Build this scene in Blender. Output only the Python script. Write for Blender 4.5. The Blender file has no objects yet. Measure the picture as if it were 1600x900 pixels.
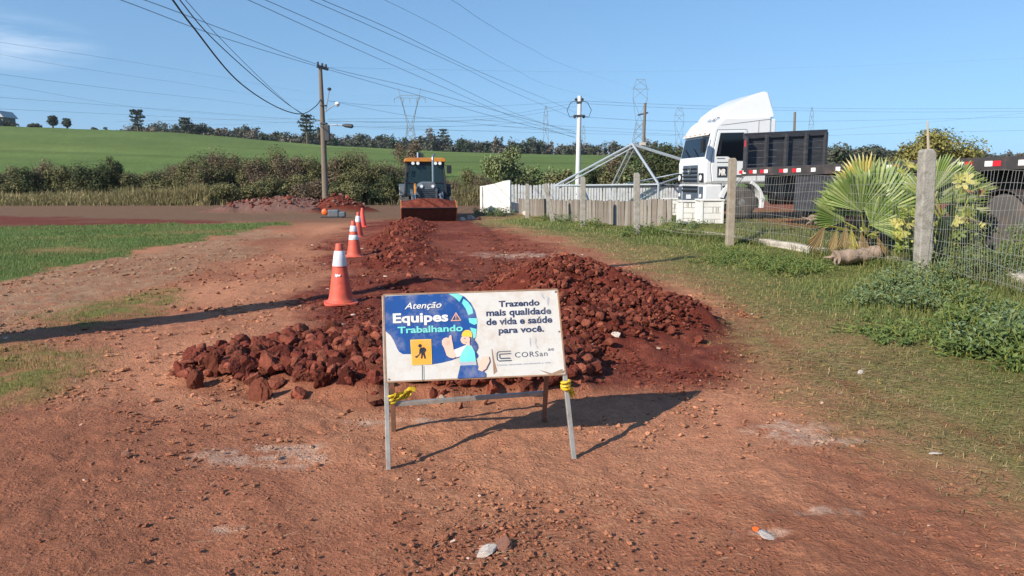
import bpy, bmesh, math, random
import numpy as np
from mathutils import Vector, Matrix, noise

R = math.radians
rng = np.random.default_rng(11)
random.seed(11)
scene = bpy.context.scene
COL = scene.collection

# ------------------------------------------------------------------ camera, world, sun, exposure
F = 1156.0                       # focal length in pixels of the 1600 px wide photograph
CAM_H = 1.5
PITCH = math.atan((450 - 283) / F)
cam_data = bpy.data.cameras.new("camera")
cam_data.sensor_width = 36.0
cam_data.lens = 36.0 * F / 1600.0
cam_data.clip_start = 0.05
cam_data.clip_end = 6000
cam = bpy.data.objects.new("camera", cam_data)
COL.objects.link(cam)
cam.location = (0, 0, CAM_H)
cam.rotation_euler = (math.pi / 2 - PITCH, 0, 0)
scene.camera = cam

SUN_EL = R(31)
SUN_TO = Vector((-0.75, -0.66, 0)).normalized()          # horizontal direction towards the sun
world = bpy.data.worlds.new("World")
scene.world = world
world.use_nodes = True
wn, wl = world.node_tree.nodes, world.node_tree.links
wn.clear()
w_out = wn.new("ShaderNodeOutputWorld")
w_bg = wn.new("ShaderNodeBackground")
w_sky = wn.new("ShaderNodeTexSky")
w_sky.sky_type = 'NISHITA'
w_sky.sun_disc = False
w_sky.sun_elevation = SUN_EL
w_sky.sun_rotation = math.atan2(SUN_TO.x, SUN_TO.y)
w_sky.altitude = 300
w_sky.air_density = 1.75
w_sky.dust_density = 0.0
w_sky.ozone_density = 8.0
w_bg.inputs[1].default_value = 0.118
# a faint wisp of cirrus low in one part of the sky
w_tc = wn.new("ShaderNodeTexCoord")
w_map = wn.new("ShaderNodeMapping")
w_map.inputs['Scale'].default_value = (2.2, 2.2, 16.0)
w_noi = wn.new("ShaderNodeTexNoise")
w_noi.inputs['Scale'].default_value = 2.2
w_noi.inputs['Detail'].default_value = 9
w_noi.inputs['Roughness'].default_value = 0.6
w_ramp = wn.new("ShaderNodeValToRGB")
w_ramp.color_ramp.elements[0].position = 0.40
w_ramp.color_ramp.elements[1].position = 0.66
w_dot = wn.new("ShaderNodeVectorMath"); w_dot.operation = 'DISTANCE'
_cd = Vector((-0.585, 0.80, 0.150)).normalized()
w_dot.inputs[1].default_value = _cd
w_sq = wn.new("ShaderNodeVectorMath"); w_sq.operation = 'MULTIPLY'
w_sq.inputs[1].default_value = (1, 1, 1)
w_mr = wn.new("ShaderNodeMapRange")
w_mr.inputs['From Min'].default_value = 0.12
w_mr.inputs['From Max'].default_value = 0.0
w_mr.inputs['To Max'].default_value = 0.75
w_mul = wn.new("ShaderNodeMath"); w_mul.operation = 'MULTIPLY'
w_mix = wn.new("ShaderNodeMixRGB")
w_mix.inputs[2].default_value = (7.2, 7.6, 8.2, 1)
w_sub = wn.new("ShaderNodeVectorMath"); w_sub.operation = 'SUBTRACT'; w_sub.inputs[1].default_value = _cd
w_sc = wn.new("ShaderNodeVectorMath"); w_sc.operation = 'MULTIPLY'; w_sc.inputs[1].default_value = (0.8, 0.8, 3.2)
w_len = wn.new("ShaderNodeVectorMath"); w_len.operation = 'LENGTH'
wl.new(w_tc.outputs['Generated'], w_map.inputs[0]); wl.new(w_map.outputs[0], w_noi.inputs[0])
wl.new(w_noi.outputs[0], w_ramp.inputs[0])
wl.new(w_tc.outputs['Generated'], w_sub.inputs[0]); wl.new(w_sub.outputs[0], w_sc.inputs[0]); wl.new(w_sc.outputs[0], w_len.inputs[0])
wl.new(w_len.outputs['Value'], w_mr.inputs[0])
wl.new(w_ramp.outputs[0], w_mul.inputs[0]); wl.new(w_mr.outputs[0], w_mul.inputs[1])
# look a little higher into the sky than the sight line: the air at the horizon was clear that day
w_lift = wn.new("ShaderNodeVectorMath"); w_lift.operation = 'ADD'; w_lift.inputs[1].default_value = (0, 0, 0.165)
w_nrm = wn.new("ShaderNodeVectorMath"); w_nrm.operation = 'NORMALIZE'
wl.new(w_tc.outputs['Generated'], w_lift.inputs[0]); wl.new(w_lift.outputs[0], w_nrm.inputs[0]); wl.new(w_nrm.outputs[0], w_sky.inputs[0])
wl.new(w_mul.outputs[0], w_mix.inputs[0]); wl.new(w_sky.outputs[0], w_mix.inputs[1])
wl.new(w_mix.outputs[0], w_bg.inputs[0]); wl.new(w_bg.outputs[0], w_out.inputs[0])

sun_data = bpy.data.lights.new("sun", 'SUN')
sun_data.energy = 4.8
sun_data.angle = R(0.5)
sun_data.color = (1.0, 0.92, 0.80)
sun = bpy.data.objects.new("sun", sun_data)
COL.objects.link(sun)
_to = Vector((SUN_TO.x * math.cos(SUN_EL), SUN_TO.y * math.cos(SUN_EL), math.sin(SUN_EL)))
sun.rotation_euler = _to.to_track_quat('Z', 'Y').to_euler()
sun.location = (-20, -20, 30)

vs = scene.view_settings
vs.view_transform = 'Standard'
vs.look = 'None'
vs.exposure = 0.6
vs.gamma = 1.0
vs.use_curve_mapping = False

# ------------------------------------------------------------------ helpers
def ray(x, y):
    dx, dy = (x - 800) / F, (450 - y) / F
    return Vector((dx, math.cos(PITCH) + dy * math.sin(PITCH), -math.sin(PITCH) + dy * math.cos(PITCH)))

def at(x, y, Y):
    """the point at depth Y seen at photo pixel (x, y)"""
    d = ray(x, y)
    return Vector((0, 0, CAM_H)) + d * (Y / d.y)

def gnd(x, y, z=0.0):
    d = ray(x, y)
    return Vector((0, 0, CAM_H)) + d * ((z - CAM_H) / d.z)

def lin(r, g, b):
    f = lambda c: (c / 12.92 if c <= 0.04045 else ((c + 0.055) / 1.055) ** 2.4)
    return (f(r / 255), f(g / 255), f(b / 255))

def _hash(ix, iy, seed):
    h = (ix.astype(np.int64) * 374761393 + iy.astype(np.int64) * 668265263 + seed * 1442695041) & 0xFFFFFFFF
    h = ((h ^ (h >> 13)) * 1274126177) & 0xFFFFFFFF
    h = h ^ (h >> 16)
    return (h & 0xFFFF) / 65535.0

def vnoise(x, y, seed=0):
    ix, iy = np.floor(x), np.floor(y)
    fx, fy = x - ix, y - iy
    fx = fx * fx * fx * (fx * (fx * 6 - 15) + 10); fy = fy * fy * fy * (fy * (fy * 6 - 15) + 10)
    a, b = _hash(ix, iy, seed), _hash(ix + 1, iy, seed)
    c, d = _hash(ix, iy + 1, seed), _hash(ix + 1, iy + 1, seed)
    return (a * (1 - fx) + b * fx) * (1 - fy) + (c * (1 - fx) + d * fx) * fy

def fbm(x, y, scale, octaves=4, seed=0, gain=0.5):
    """fractal noise about zero, roughly -1..1; scale in features per metre"""
    x = np.asarray(x, float); y = np.asarray(y, float)
    out = np.zeros(np.broadcast(x, y).shape); amp, tot = 1.0, 0.0
    ca, sa = math.cos(0.6), math.sin(0.6)
    X, Y = x * scale, y * scale
    for o in range(octaves):
        out += amp * (vnoise(X + 17.3 * o, Y - 9.1 * o, seed + o) * 2 - 1)
        tot += amp; amp *= gain
        X, Y = (X * ca - Y * sa) * 2.03, (X * sa + Y * ca) * 2.03
    return out / tot

def sstep(a, b, x):
    t = np.clip((np.asarray(x, float) - a) / (b - a), 0, 1)
    return t * t * (3 - 2 * t)

def sd_poly(x, y, poly):
    """signed distance to a polygon, positive inside"""
    x = np.asarray(x, float); y = np.asarray(y, float)
    d = np.full(x.shape, 1e18); inside = np.zeros(x.shape, bool)
    n = len(poly)
    for i in range(n):
        ax, ay = poly[i]; bx, by = poly[(i + 1) % n]
        ex, ey = bx - ax, by - ay
        t = np.clip(((x - ax) * ex + (y - ay) * ey) / (ex * ex + ey * ey + 1e-12), 0, 1)
        d = np.minimum(d, (x - ax - t * ex) ** 2 + (y - ay - t * ey) ** 2)
        c = ((ay > y) != (by > y)) & (x < (bx - ax) * (y - ay) / (by - ay + 1e-12) + ax)
        inside ^= c
    d = np.sqrt(d)
    return np.where(inside, d, -d)

def sd_line(x, y, pts):
    d = np.full(np.asarray(x, float).shape, 1e18)
    for (ax, ay), (bx, by) in zip(pts[:-1], pts[1:]):
        ex, ey = bx - ax, by - ay
        t = np.clip(((x - ax) * ex + (y - ay) * ey) / (ex * ex + ey * ey), 0, 1)
        d = np.minimum(d, (x - ax - t * ex) ** 2 + (y - ay - t * ey) ** 2)
    return np.sqrt(d)

# ---- materials
def new_mat(name):
    m = bpy.data.materials.new(name); m.use_nodes = True
    nt = m.node_tree
    return m, nt.nodes, nt.links, nt.nodes["Principled BSDF"]

def mat(name, color, rough=0.6, metal=0.0, var=0.18, scale=6.0, bump=0.0, bump_scale=40.0, spec=0.4, dirt=None, dirt_amt=0.0, dirt_scale=3.0, stretch=(1, 1, 1), coat=0.0):
    m, n, l, p = new_mat(name)
    tc = n.new("ShaderNodeTexCoord"); mp = n.new("ShaderNodeMapping"); mp.inputs['Scale'].default_value = stretch
    l.new(tc.outputs['Object'], mp.inputs[0])
    nz = n.new("ShaderNodeTexNoise"); nz.inputs['Scale'].default_value = scale; nz.inputs['Detail'].default_value = 6
    nz.inputs['Roughness'].default_value = 0.65
    l.new(mp.outputs[0], nz.inputs[0])
    mr = n.new("ShaderNodeMapRange"); mr.inputs['From Min'].default_value = 0.25; mr.inputs['From Max'].default_value = 0.75
    mr.inputs['To Min'].default_value = 1 - var; mr.inputs['To Max'].default_value = 1 + var
    l.new(nz.outputs[0], mr.inputs[0])
    mu = n.new("ShaderNodeVectorMath"); mu.operation = 'SCALE'
    mu.inputs[0].default_value = color[:3]
    l.new(mr.outputs[0], mu.inputs['Scale'])
    last = mu.outputs[0]
    if dirt:
        nd = n.new("ShaderNodeTexNoise"); nd.inputs['Scale'].default_value = dirt_scale; nd.inputs['Detail'].default_value = 8
        nd.inputs['Roughness'].default_value = 0.7
        l.new(mp.outputs[0], nd.inputs[0])
        r2 = n.new("ShaderNodeMapRange"); r2.inputs['From Min'].default_value = 0.48; r2.inputs['From Max'].default_value = 0.7
        r2.inputs['To Max'].default_value = dirt_amt
        l.new(nd.outputs[0], r2.inputs[0])
        mx = n.new("ShaderNodeMixRGB"); mx.inputs[2].default_value = (*dirt[:3], 1)
        l.new(r2.outputs[0], mx.inputs[0]); l.new(last, mx.inputs[1]); last = mx.outputs[0]
    l.new(last, p.inputs['Base Color'])
    p.inputs['Roughness'].default_value = rough
    p.inputs['Metallic'].default_value = metal
    p.inputs['Specular IOR Level'].default_value = spec
    p.inputs['Coat Weight'].default_value = coat
    if bump:
        nb = n.new("ShaderNodeTexNoise"); nb.inputs['Scale'].default_value = bump_scale; nb.inputs['Detail'].default_value = 6
        l.new(mp.outputs[0], nb.inputs[0])
        b = n.new("ShaderNodeBump"); b.inputs['Strength'].default_value = bump; b.inputs['Distance'].default_value = 0.02
        l.new(nb.outputs[0], b.inputs['Height']); l.new(b.outputs[0], p.inputs['Normal'])
    return m

def attr_mat(name, rough=0.7, translucent=0.0, spec=0.25, bump=0.0, bump_scale=30.0, var=0.0):
    m, n, l, p = new_mat(name)
    a = n.new("ShaderNodeAttribute"); a.attribute_name = "Col"
    src = a.outputs['Color']
    if var:
        tc = n.new("ShaderNodeTexCoord")
        nz = n.new("ShaderNodeTexNoise"); nz.inputs['Scale'].default_value = bump_scale * 0.4; nz.inputs['Detail'].default_value = 5
        l.new(tc.outputs['Object'], nz.inputs[0])
        mr = n.new("ShaderNodeMapRange"); mr.inputs['From Min'].default_value = 0.25; mr.inputs['From Max'].default_value = 0.75
        mr.inputs['To Min'].default_value = 1 - var; mr.inputs['To Max'].default_value = 1 + var
        l.new(nz.outputs[0], mr.inputs[0])
        mu = n.new("ShaderNodeVectorMath"); mu.operation = 'SCALE'
        l.new(src, mu.inputs[0]); l.new(mr.outputs[0], mu.inputs['Scale']); src = mu.outputs[0]
    l.new(src, p.inputs['Base Color'])
    p.inputs['Roughness'].default_value = rough
    p.inputs['Specular IOR Level'].default_value = spec
    if bump:
        tc = n.new("ShaderNodeTexCoord")
        nb = n.new("ShaderNodeTexNoise"); nb.inputs['Scale'].default_value = bump_scale; nb.inputs['Detail'].default_value = 6
        l.new(tc.outputs['Object'], nb.inputs[0])
        b = n.new("ShaderNodeBump"); b.inputs['Strength'].default_value = bump; b.inputs['Distance'].default_value = 0.02
        l.new(nb.outputs[0], b.inputs['Height']); l.new(b.outputs[0], p.inputs['Normal'])
    if translucent:
        t = n.new("ShaderNodeBsdfTranslucent"); l.new(src, t.inputs[0])
        mx = n.new("ShaderNodeMixShader"); mx.inputs[0].default_value = translucent
        o = n["Material Output"]
        l.new(p.outputs[0], mx.inputs[1]); l.new(t.outputs[0], mx.inputs[2]); l.new(mx.outputs[0], o.inputs[0])
    return m

# ---- objects
def tag(o, label=None, cat=None, group=None, kind=None):
    if label: o['label'] = label
    if cat: o['category'] = cat
    if group: o['group'] = group
    if kind: o['kind'] = kind
    return o

def thing(name, label, cat, loc=(0, 0, 0), rz=0.0, group=None):
    o = bpy.data.objects.new(name, None)
    o.empty_display_size = 0.2
    COL.objects.link(o)
    o.location = loc; o.rotation_euler = (0, 0, rz)
    return tag(o, label, cat, group)

def link_mesh(name, me, parent=None):
    o = bpy.data.objects.new(name, me)
    COL.objects.link(o)
    if parent is not None: o.parent = parent
    return o

def copy_tree(o, parent=None):
    c = o.copy(); COL.objects.link(c); c.parent = parent
    for ch in list(o.children): copy_tree(ch, c)
    return c

class MB:
    """collects shapes and links them as one mesh"""
    def __init__(self): self.v, self.f, self.m = [], [], []
    def add(self, vs_, fs, mi=0):
        b = len(self.v); self.v += [tuple(p) for p in vs_]
        for f in fs: self.f.append([b + i for i in f]); self.m.append(mi)
        return self
    def box(self, c, s, mi=0, M=None):
        x, y, z = (k / 2 for k in s)
        P = [Vector((sx * x, sy * y, sz * z)) for sz in (-1, 1) for sx, sy in ((-1, -1), (1, -1), (1, 1), (-1, 1))]
        if M is not None: P = [M @ p for p in P]
        P = [p + Vector(c) for p in P]
        return self.add(P, [(3, 2, 1, 0), (4, 5, 6, 7), (0, 1, 5, 4), (1, 2, 6, 5), (2, 3, 7, 6), (3, 0, 4, 7)], mi)
    def bar(self, a, b, w, h=None, mi=0, up=(0, 0, 1), w2=None):
        """rectangular bar from a to b"""
        a, b = Vector(a), Vector(b); h = h or w; w2 = w2 or w
        d = (b - a).normalized(); u = Vector(up)
        if abs(d.dot(u)) > 0.98: u = Vector((0, 1, 0))
        s = d.cross(u).normalized(); t = s.cross(d)
        P = [p + s * (sx * ww / 2) + t * (sy * h / 2 * (ww / w)) for p, ww in ((a, w), (b, w2)) for sx, sy in ((-1, -1), (1, -1), (1, 1), (-1, 1))]
        return self.add(P, [(3, 2, 1, 0), (4, 5, 6, 7), (0, 1, 5, 4), (1, 2, 6, 5), (2, 3, 7, 6), (3, 0, 4, 7)], mi)
    def tube(self, pts, r, n=8, mi=0, cap=True):
        pts = [Vector(p) for p in pts]
        rs = r if isinstance(r, (list, tuple)) else [r] * len(pts)
        vs_, fs = [], []
        prev = None
        for i, p in enumerate(pts):
            d = (pts[min(i + 1, len(pts) - 1)] - pts[max(i - 1, 0)]).normalized()
            if prev is None:
                u = Vector((0, 0, 1)) if abs(d.z) < 0.9 else Vector((1, 0, 0))
                s = d.cross(u).normalized()
            else:
                s = (prev - d * prev.dot(d)).normalized()
            prev = s; t = d.cross(s)
            for k in range(n):
                a = 2 * math.pi * (k + 0.5) / n
                vs_.append(p + (s * math.cos(a) + t * math.sin(a)) * rs[i])
        for i in range(len(pts) - 1):
            for k in range(n):
                k2 = (k + 1) % n
                fs.append((i * n + k, i * n + k2, (i + 1) * n + k2, (i + 1) * n + k))
        if cap:
            fs.append(tuple(reversed(range(n)))); fs.append(tuple(range((len(pts) - 1) * n, len(pts) * n)))
        return self.add(vs_, fs, mi)
    def prism(self, poly, a, b, axis='y', mi=0):
        """polygon given in the other two axes, extruded from a to b"""
        def P(p, h):
            return {'y': (p[0], h, p[1]), 'x': (h, p[0], p[1]), 'z': (p[0], p[1], h)}[axis]
        n = len(poly)
        vs_ = [P(p, a) for p in poly] + [P(p, b) for p in poly]
        fs = [tuple(range(n)), tuple(reversed(range(n, 2 * n)))] + [(i + n, (i + 1) % n + n, (i + 1) % n, i) for i in range(n)]
        return self.add(vs_, fs, mi)
    def lathe(self, prof, n=24, mi=0, c=(0, 0, 0), axis='z', M=None):
        vs_, fs = [], []
        for r, h in prof:
            for k in range(n):
                a = 2 * math.pi * k / n
                p = Vector((r * math.cos(a), r * math.sin(a), h))
                if axis == 'x': p = Vector((p.z, p.x, p.y))
                if axis == 'y': p = Vector((p.x, p.z, p.y))
                if M is not None: p = M @ p
                vs_.append(p + Vector(c))
        for i in range(len(prof) - 1):
            for k in range(n):
                k2 = (k + 1) % n
                fs.append((i * n + k, i * n + k2, (i + 1) * n + k2, (i + 1) * n + k))
        fs.append(tuple(reversed(range(n)))); fs.append(tuple(range((len(prof) - 1) * n, len(prof) * n)))
        return self.add(vs_, fs, mi)
    def mesh(self, name, mats, smooth=None):
        me = bpy.data.meshes.new(name)
        me.from_pydata(self.v, [], self.f)
        for m in (mats if isinstance(mats, (list, tuple)) else [mats]): me.materials.append(m)
        me.polygons.foreach_set('material_index', self.m)
        me.validate()
        bm = bmesh.new(); bm.from_mesh(me); bmesh.ops.recalc_face_normals(bm, faces=bm.faces); bm.to_mesh(me); bm.free()
        if smooth is not None:
            me.polygons.foreach_set('use_smooth', [True] * len(me.polygons))
            me.set_sharp_from_angle(angle=R(smooth))
        me.update()
        return me
    def build(self, name, mats, parent=None, smooth=None, bevel=0.0, seg=2):
        o = link_mesh(name, self.mesh(name, mats, smooth), parent)
        if bevel:
            b = o.modifiers.new("bevel", 'BEVEL'); b.width = bevel; b.segments = seg; b.limit_method = 'ANGLE'; b.angle_limit = R(35)
            b.harden_normals = False
        return o

def np_mesh(name, V, Fq, material, cols=None, smooth=False):
    """mesh from numpy arrays: V (n,3), Fq (m,k) all faces with k corners"""
    me = bpy.data.meshes.new(name)
    k = Fq.shape[1]
    me.vertices.add(len(V)); me.vertices.foreach_set('co', np.ascontiguousarray(V, np.float32).ravel())
    me.loops.add(Fq.size); me.loops.foreach_set('vertex_index', np.ascontiguousarray(Fq, np.int32).ravel())
    me.polygons.add(len(Fq)); me.polygons.foreach_set('loop_start', np.arange(0, Fq.size, k, dtype=np.int32))
    me.polygons.foreach_set('use_smooth', np.full(len(Fq), smooth, bool))
    me.update(calc_edges=True)
    if cols is not None:
        a = me.color_attributes.new("Col", 'FLOAT_COLOR', 'POINT')
        c = np.ones((len(V), 4), np.float32); c[:, :3] = cols
        a.data.foreach_set('color', c.ravel())
    me.materials.append(material)
    return me

def unit(v): return v / (np.linalg.norm(v, axis=1, keepdims=True) + 1e-9)

def leaf_quads(P, N, size, aspect=0.5, r=rng):
    """rhombic leaves at points P with rough normals N"""
    n = len(P)
    N = unit(N); t = unit(np.cross(N, unit(r.normal(size=(n, 3))))); b = np.cross(N, t)
    L = (size * r.uniform(0.6, 1.35, n))[:, None]
    V = np.empty((n, 4, 3))
    V[:, 0] = P - t * L * 0.5; V[:, 2] = P + t * L * 0.5
    V[:, 1] = P + b * L * aspect * 0.5 + N * L * 0.08; V[:, 3] = P - b * L * aspect * 0.5 + N * L * 0.08
    return V.reshape(-1, 3), np.arange(n * 4).reshape(n, 4)

def palette(cols, n, jitter=0.2, r=rng):
    c = np.array(cols, float)
    i = r.integers(0, len(c), n); j = r.integers(0, len(c), n); t = r.random(n)[:, None]
    return (c[i] * t + c[j] * (1 - t)) * r.uniform(1 - jitter, 1 + jitter, n)[:, None]

# ------------------------------------------------------------------ terrain
FENCE = [(7.75, 3.0), (7.3, 8.0), (7.0, 12.3), (5.6, 18.8), (3.9, 23.1), (2.2, 28.0), (0.35, 33.0)]
YARD = FENCE[:4] + [(4.9, 23.1), (3.5, 28.0), (1.7, 33.0)] + [(0.9, 47.0), (80.0, 47.0), (80.0, 3.0)]
CREST_X = np.array([-700, -400, -166, -104, -62, -21, 15, 60, 150, 400])
CREST_Z = np.array([24, 22, 19.1, 16.7, 13.0, 10.8, 9.9, 9.4, 9.0, 9.0])
def P2(*pts): return [tuple(gnd(x, y).xy) for x, y in pts]
WINDROW = P2((655, 344), (636, 360), (622, 385), (632, 415), (645, 450))
TRACK = P2((770, 352), (790, 380), (800, 420), (780, 470))
def ell(x, y, cx, cy, rx, ry, rot=0.0):
    c, s = math.cos(rot), math.sin(rot)
    u = (x - cx) * c + (y - cy) * s; v = -(x - cx) * s + (y - cy) * c
    return np.sqrt((u / rx) ** 2 + (v / ry) ** 2)

def mound(e, h, sharp=1.3):
    return h * np.clip(1 - e ** sharp, 0, 1)

def heap_a(x, y):
    n = 0.24 * fbm(x, y, 1.6, 4, 71)
    return np.maximum(mound(ell(x, y, -0.95, 5.9, 1.6, 0.95, 0.12) + 1.4 * n, 0.25), np.maximum(mound(ell(x, y, -0.15, 5.75, 0.95, 0.85) + n, 0.30), mound(ell(x, y, -1.1, 6.35, 1.1, 0.85) + n, 0.13)))
def heap_b(x, y):
    n = 0.17 * fbm(x, y, 1.5, 4, 77)
    return np.maximum(np.maximum(mound(ell(x, y, 0.62, 8.5, 1.35, 1.5, 0.2) + n, 0.60, 1.15), mound(ell(x, y, 1.32, 7.7, 0.98, 0.95) + n, 0.34)),
                      mound(ell(x, y, 0.55, 7.0, 1.25, 0.85) + n, 0.24))
def heap_c(x, y):
    n = 0.2 * fbm(x, y, 0.8, 3, 79)
    return np.maximum(mound(ell(x, y, -11.2, 37.0, 4.4, 2.6) + n, 0.72), mound(ell(x, y, -8.5, 36.4, 1.9, 1.4) + n, 0.85))
def windrow(x, y):
    d = sd_line(x, y, WINDROW) + 0.16 * fbm(x, y, 1.3, 3, 83)
    h = 0.19 * np.exp(-(d / 0.72) ** 2) * (0.75 + 0.9 * fbm(x, y, 0.7, 2, 84))
    return h * sstep(9.2, 10.5, y) * (1 - sstep(25, 27, y))

def hill(x, y):
    t = np.clip((y - 58) / (240 - 58), 0, 1)
    s = 0.75 * t + 0.25 * t * t * (3 - 2 * t)
    s = s * sstep(0.0, 0.08, t)
    far = np.clip((y - 240) / 400, 0, 1)
    return np.interp(x, CREST_X, CREST_Z) * s - far * 10

def yard_h(x, y):
    return 0.28 * sstep(-0.15, 0.5, sd_poly(x, y, YARD)) * (1 - sstep(43, 47, y))

def zg_base(x, y):
    x = np.asarray(x, float); y = np.asarray(y, float)
    near = 1 - sstep(20, 60, np.hypot(x, y))
    return yard_h(x, y) + hill(x, y) + 0.035 * fbm(x, y, 0.45, 3, 3) * near

def zg(x, y):
    x = np.asarray(x, float); y = np.asarray(y, float)
    return zg_base(x, y) + np.maximum.reduce([heap_a(x, y), heap_b(x, y), heap_c(x, y), windrow(x, y)])

def zg1(x, y): return float(zg(np.array([x]), np.array([y]))[0])

# zones, drawn on the ground
Z_RED = P2((560, 352), (600, 344), (745, 344), (800, 362), (880, 390), (1010, 430), (1120, 486), (1190, 540), (1150, 596), (1060, 612), (930, 612), (780, 600), (640, 560), (500, 520), (450, 470), (520, 430), (490, 400))
Z_CROP = P2((-900, 350), (0, 354), (300, 349), (452, 347), (400, 358), (300, 378), (200, 400), (120, 414), (0, 437), (-500, 560))
Z_SOILSTRIP = P2((-700, 336), (0, 337), (160, 340), (330, 345), (380, 349), (0, 356), (-800, 356))
Z_STRAW = P2((-600, 560), (0, 436), (120, 412), (300, 377), (420, 356), (440, 366), (400, 392), (300, 430), (180, 470), (60, 520), (-300, 660))
Z_OLIVE1 = P2((70, 500), (150, 470), (270, 446), (300, 450), (280, 470), (220, 490), (150, 512), (90, 522))
Z_OLIVE2 = P2((-500, 560), (0, 532), (70, 536), (130, 560), (110, 590), (0, 640), (-400, 760))
VERGE_EDGE = [(735, 347), (800, 357), (870, 372), (930, 388), (1010, 424), (1130, 484), (1200, 545), (1230, 610), (1330, 668), (1460, 740), (1600, 800), (1900, 960)]
Z_VERGE = [tuple(gnd(x, y).xy) for x, y in VERGE_EDGE] + [(9, 1.2), (60, 1.2), (60, 46), (0.8, 46), (0.2, 34.5)]
Z_LUSH = P2((1240, 455), (1330, 430), (1480, 440), (1640, 470), (2000, 560), (2000, 760), (1640, 610), (1560, 560), (1420, 510), (1290, 480))
Z_LUSH2 = P2((800, 342), (900, 348), (1000, 366), (1160, 385), (1270, 405), (1290, 430), (1180, 420), (1060, 385), (930, 362), (830, 356))
PATHS = [P2((300, 960), (320, 760), (235, 620), (300, 490), (430, 390), (520, 352)), P2((1010, 960), (1060, 740), (1150, 620), (1200, 560)), P2((560, 960), (520, 760), (350, 690), (190, 560), (330, 440))]
def worn(x, y):
    """smooth compacted wheel paths across the road"""
    w = np.zeros(np.asarray(x, float).shape)
    for pl in PATHS: w = np.maximum(w, np.exp(-((sd_line(x, y, pl) + 0.10 * fbm(x, y, 1.5, 3, 111)) / 0.24) ** 2))
    return w
CHALK = [(gnd(410, 712).xy, 0.42, 0.20), (gnd(445, 698).xy, 0.3, 0.10), (gnd(1240, 668).xy, 0.42, 0.22), (gnd(1300, 690).xy, 0.5, 0.1), (gnd(1185, 832).xy, 0.17, 0.05), (gnd(1300, 800).xy, 0.3, 0.06), (gnd(760, 862).xy, 0.09, 0.04),
         (gnd(820, 398).xy, 1.2, 0.7), (gnd(775, 395).xy, 0.8, 0.5), (gnd(640, 655).xy, 0.5, 0.08), (gnd(350, 825).xy, 0.12, 0.04)]

def zone_masks(x, y):
    n1 = fbm(x, y, 0.9, 4, 21); n2 = fbm(x, y, 3.5, 4, 25); n3 = fbm(x, y, 14.0, 3, 29)
    r = np.hypot(x, y)
    wob = (0.30 * n1 + 0.16 * n2 + 0.06 * n3) * np.clip(r / 7, 0.5, 3)
    M = {}
    M['red'] = sstep(-0.25, 0.35, sd_poly(x, y, Z_RED) + wob * 0.9)
    M['crop'] = sstep(-0.1, 0.25, sd_poly(x, y, Z_CROP) + wob * 0.8)
    M['soil'] = sstep(-0.3, 0.5, sd_poly(x, y, Z_SOILSTRIP) + wob)
    M['straw'] = sstep(-0.4, 0.5, sd_poly(x, y, Z_STRAW) + wob * 1.3)
    M['olive'] = np.maximum(sstep(-0.3, 0.4, sd_poly(x, y, Z_OLIVE1) + wob), sstep(-0.3, 0.4, sd_poly(x, y, Z_OLIVE2) + wob))
    dv = sd_poly(x, y, Z_VERGE)
    M['verge'] = sstep(-0.45, 0.5, dv + wob * 1.2)
    M['vdist'] = dv + wob
    M['lush'] = np.maximum(sstep(-0.4, 0.5, sd_poly(x, y, Z_LUSH) + wob), sstep(-0.4, 0.5, sd_poly(x, y, Z_LUSH2) + wob))
    M['yard'] = sstep(0.0, 0.4, sd_poly(x, y, YARD))
    ch = np.zeros_like(x)
    for c, rx, ry in CHALK:
        e = ell(x, y, c[0], c[1], rx, ry) + 0.5 * n2 + 0.3 * n3
        ch = np.maximum(ch, sstep(1.0, 0.5, e) * sstep(-0.25, 0.35, n3 + 0.15))
    M['chalk'] = ch
    M['field'] = sstep(57, 60, y + 1.5 * n1)
    return M

C_DIRT = np.array(lin(176, 121, 91)); C_DIRT2 = np.array(lin(147, 95, 71)); C_RED = np.array(lin(108, 54, 42)); C_RED2 = np.array(lin(136, 78, 60))
C_CROP = np.array(lin(84, 104, 50)); C_STRAW = np.array(lin(152, 119, 92)); C_OLIVE = np.array(lin(112, 108, 58)); C_VERGE = np.array(lin(128, 116, 74))
C_LUSH = np.array(lin(88, 104, 54)); C_YARD = np.array(lin(92, 94, 54)); C_CHALK = np.array(lin(205, 185, 165)); C_ROAD = np.array(lin(116, 90, 70))
C_FIELD = np.array(lin(86, 106, 52)); C_FIELD2 = np.array(lin(102, 116, 60))

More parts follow.
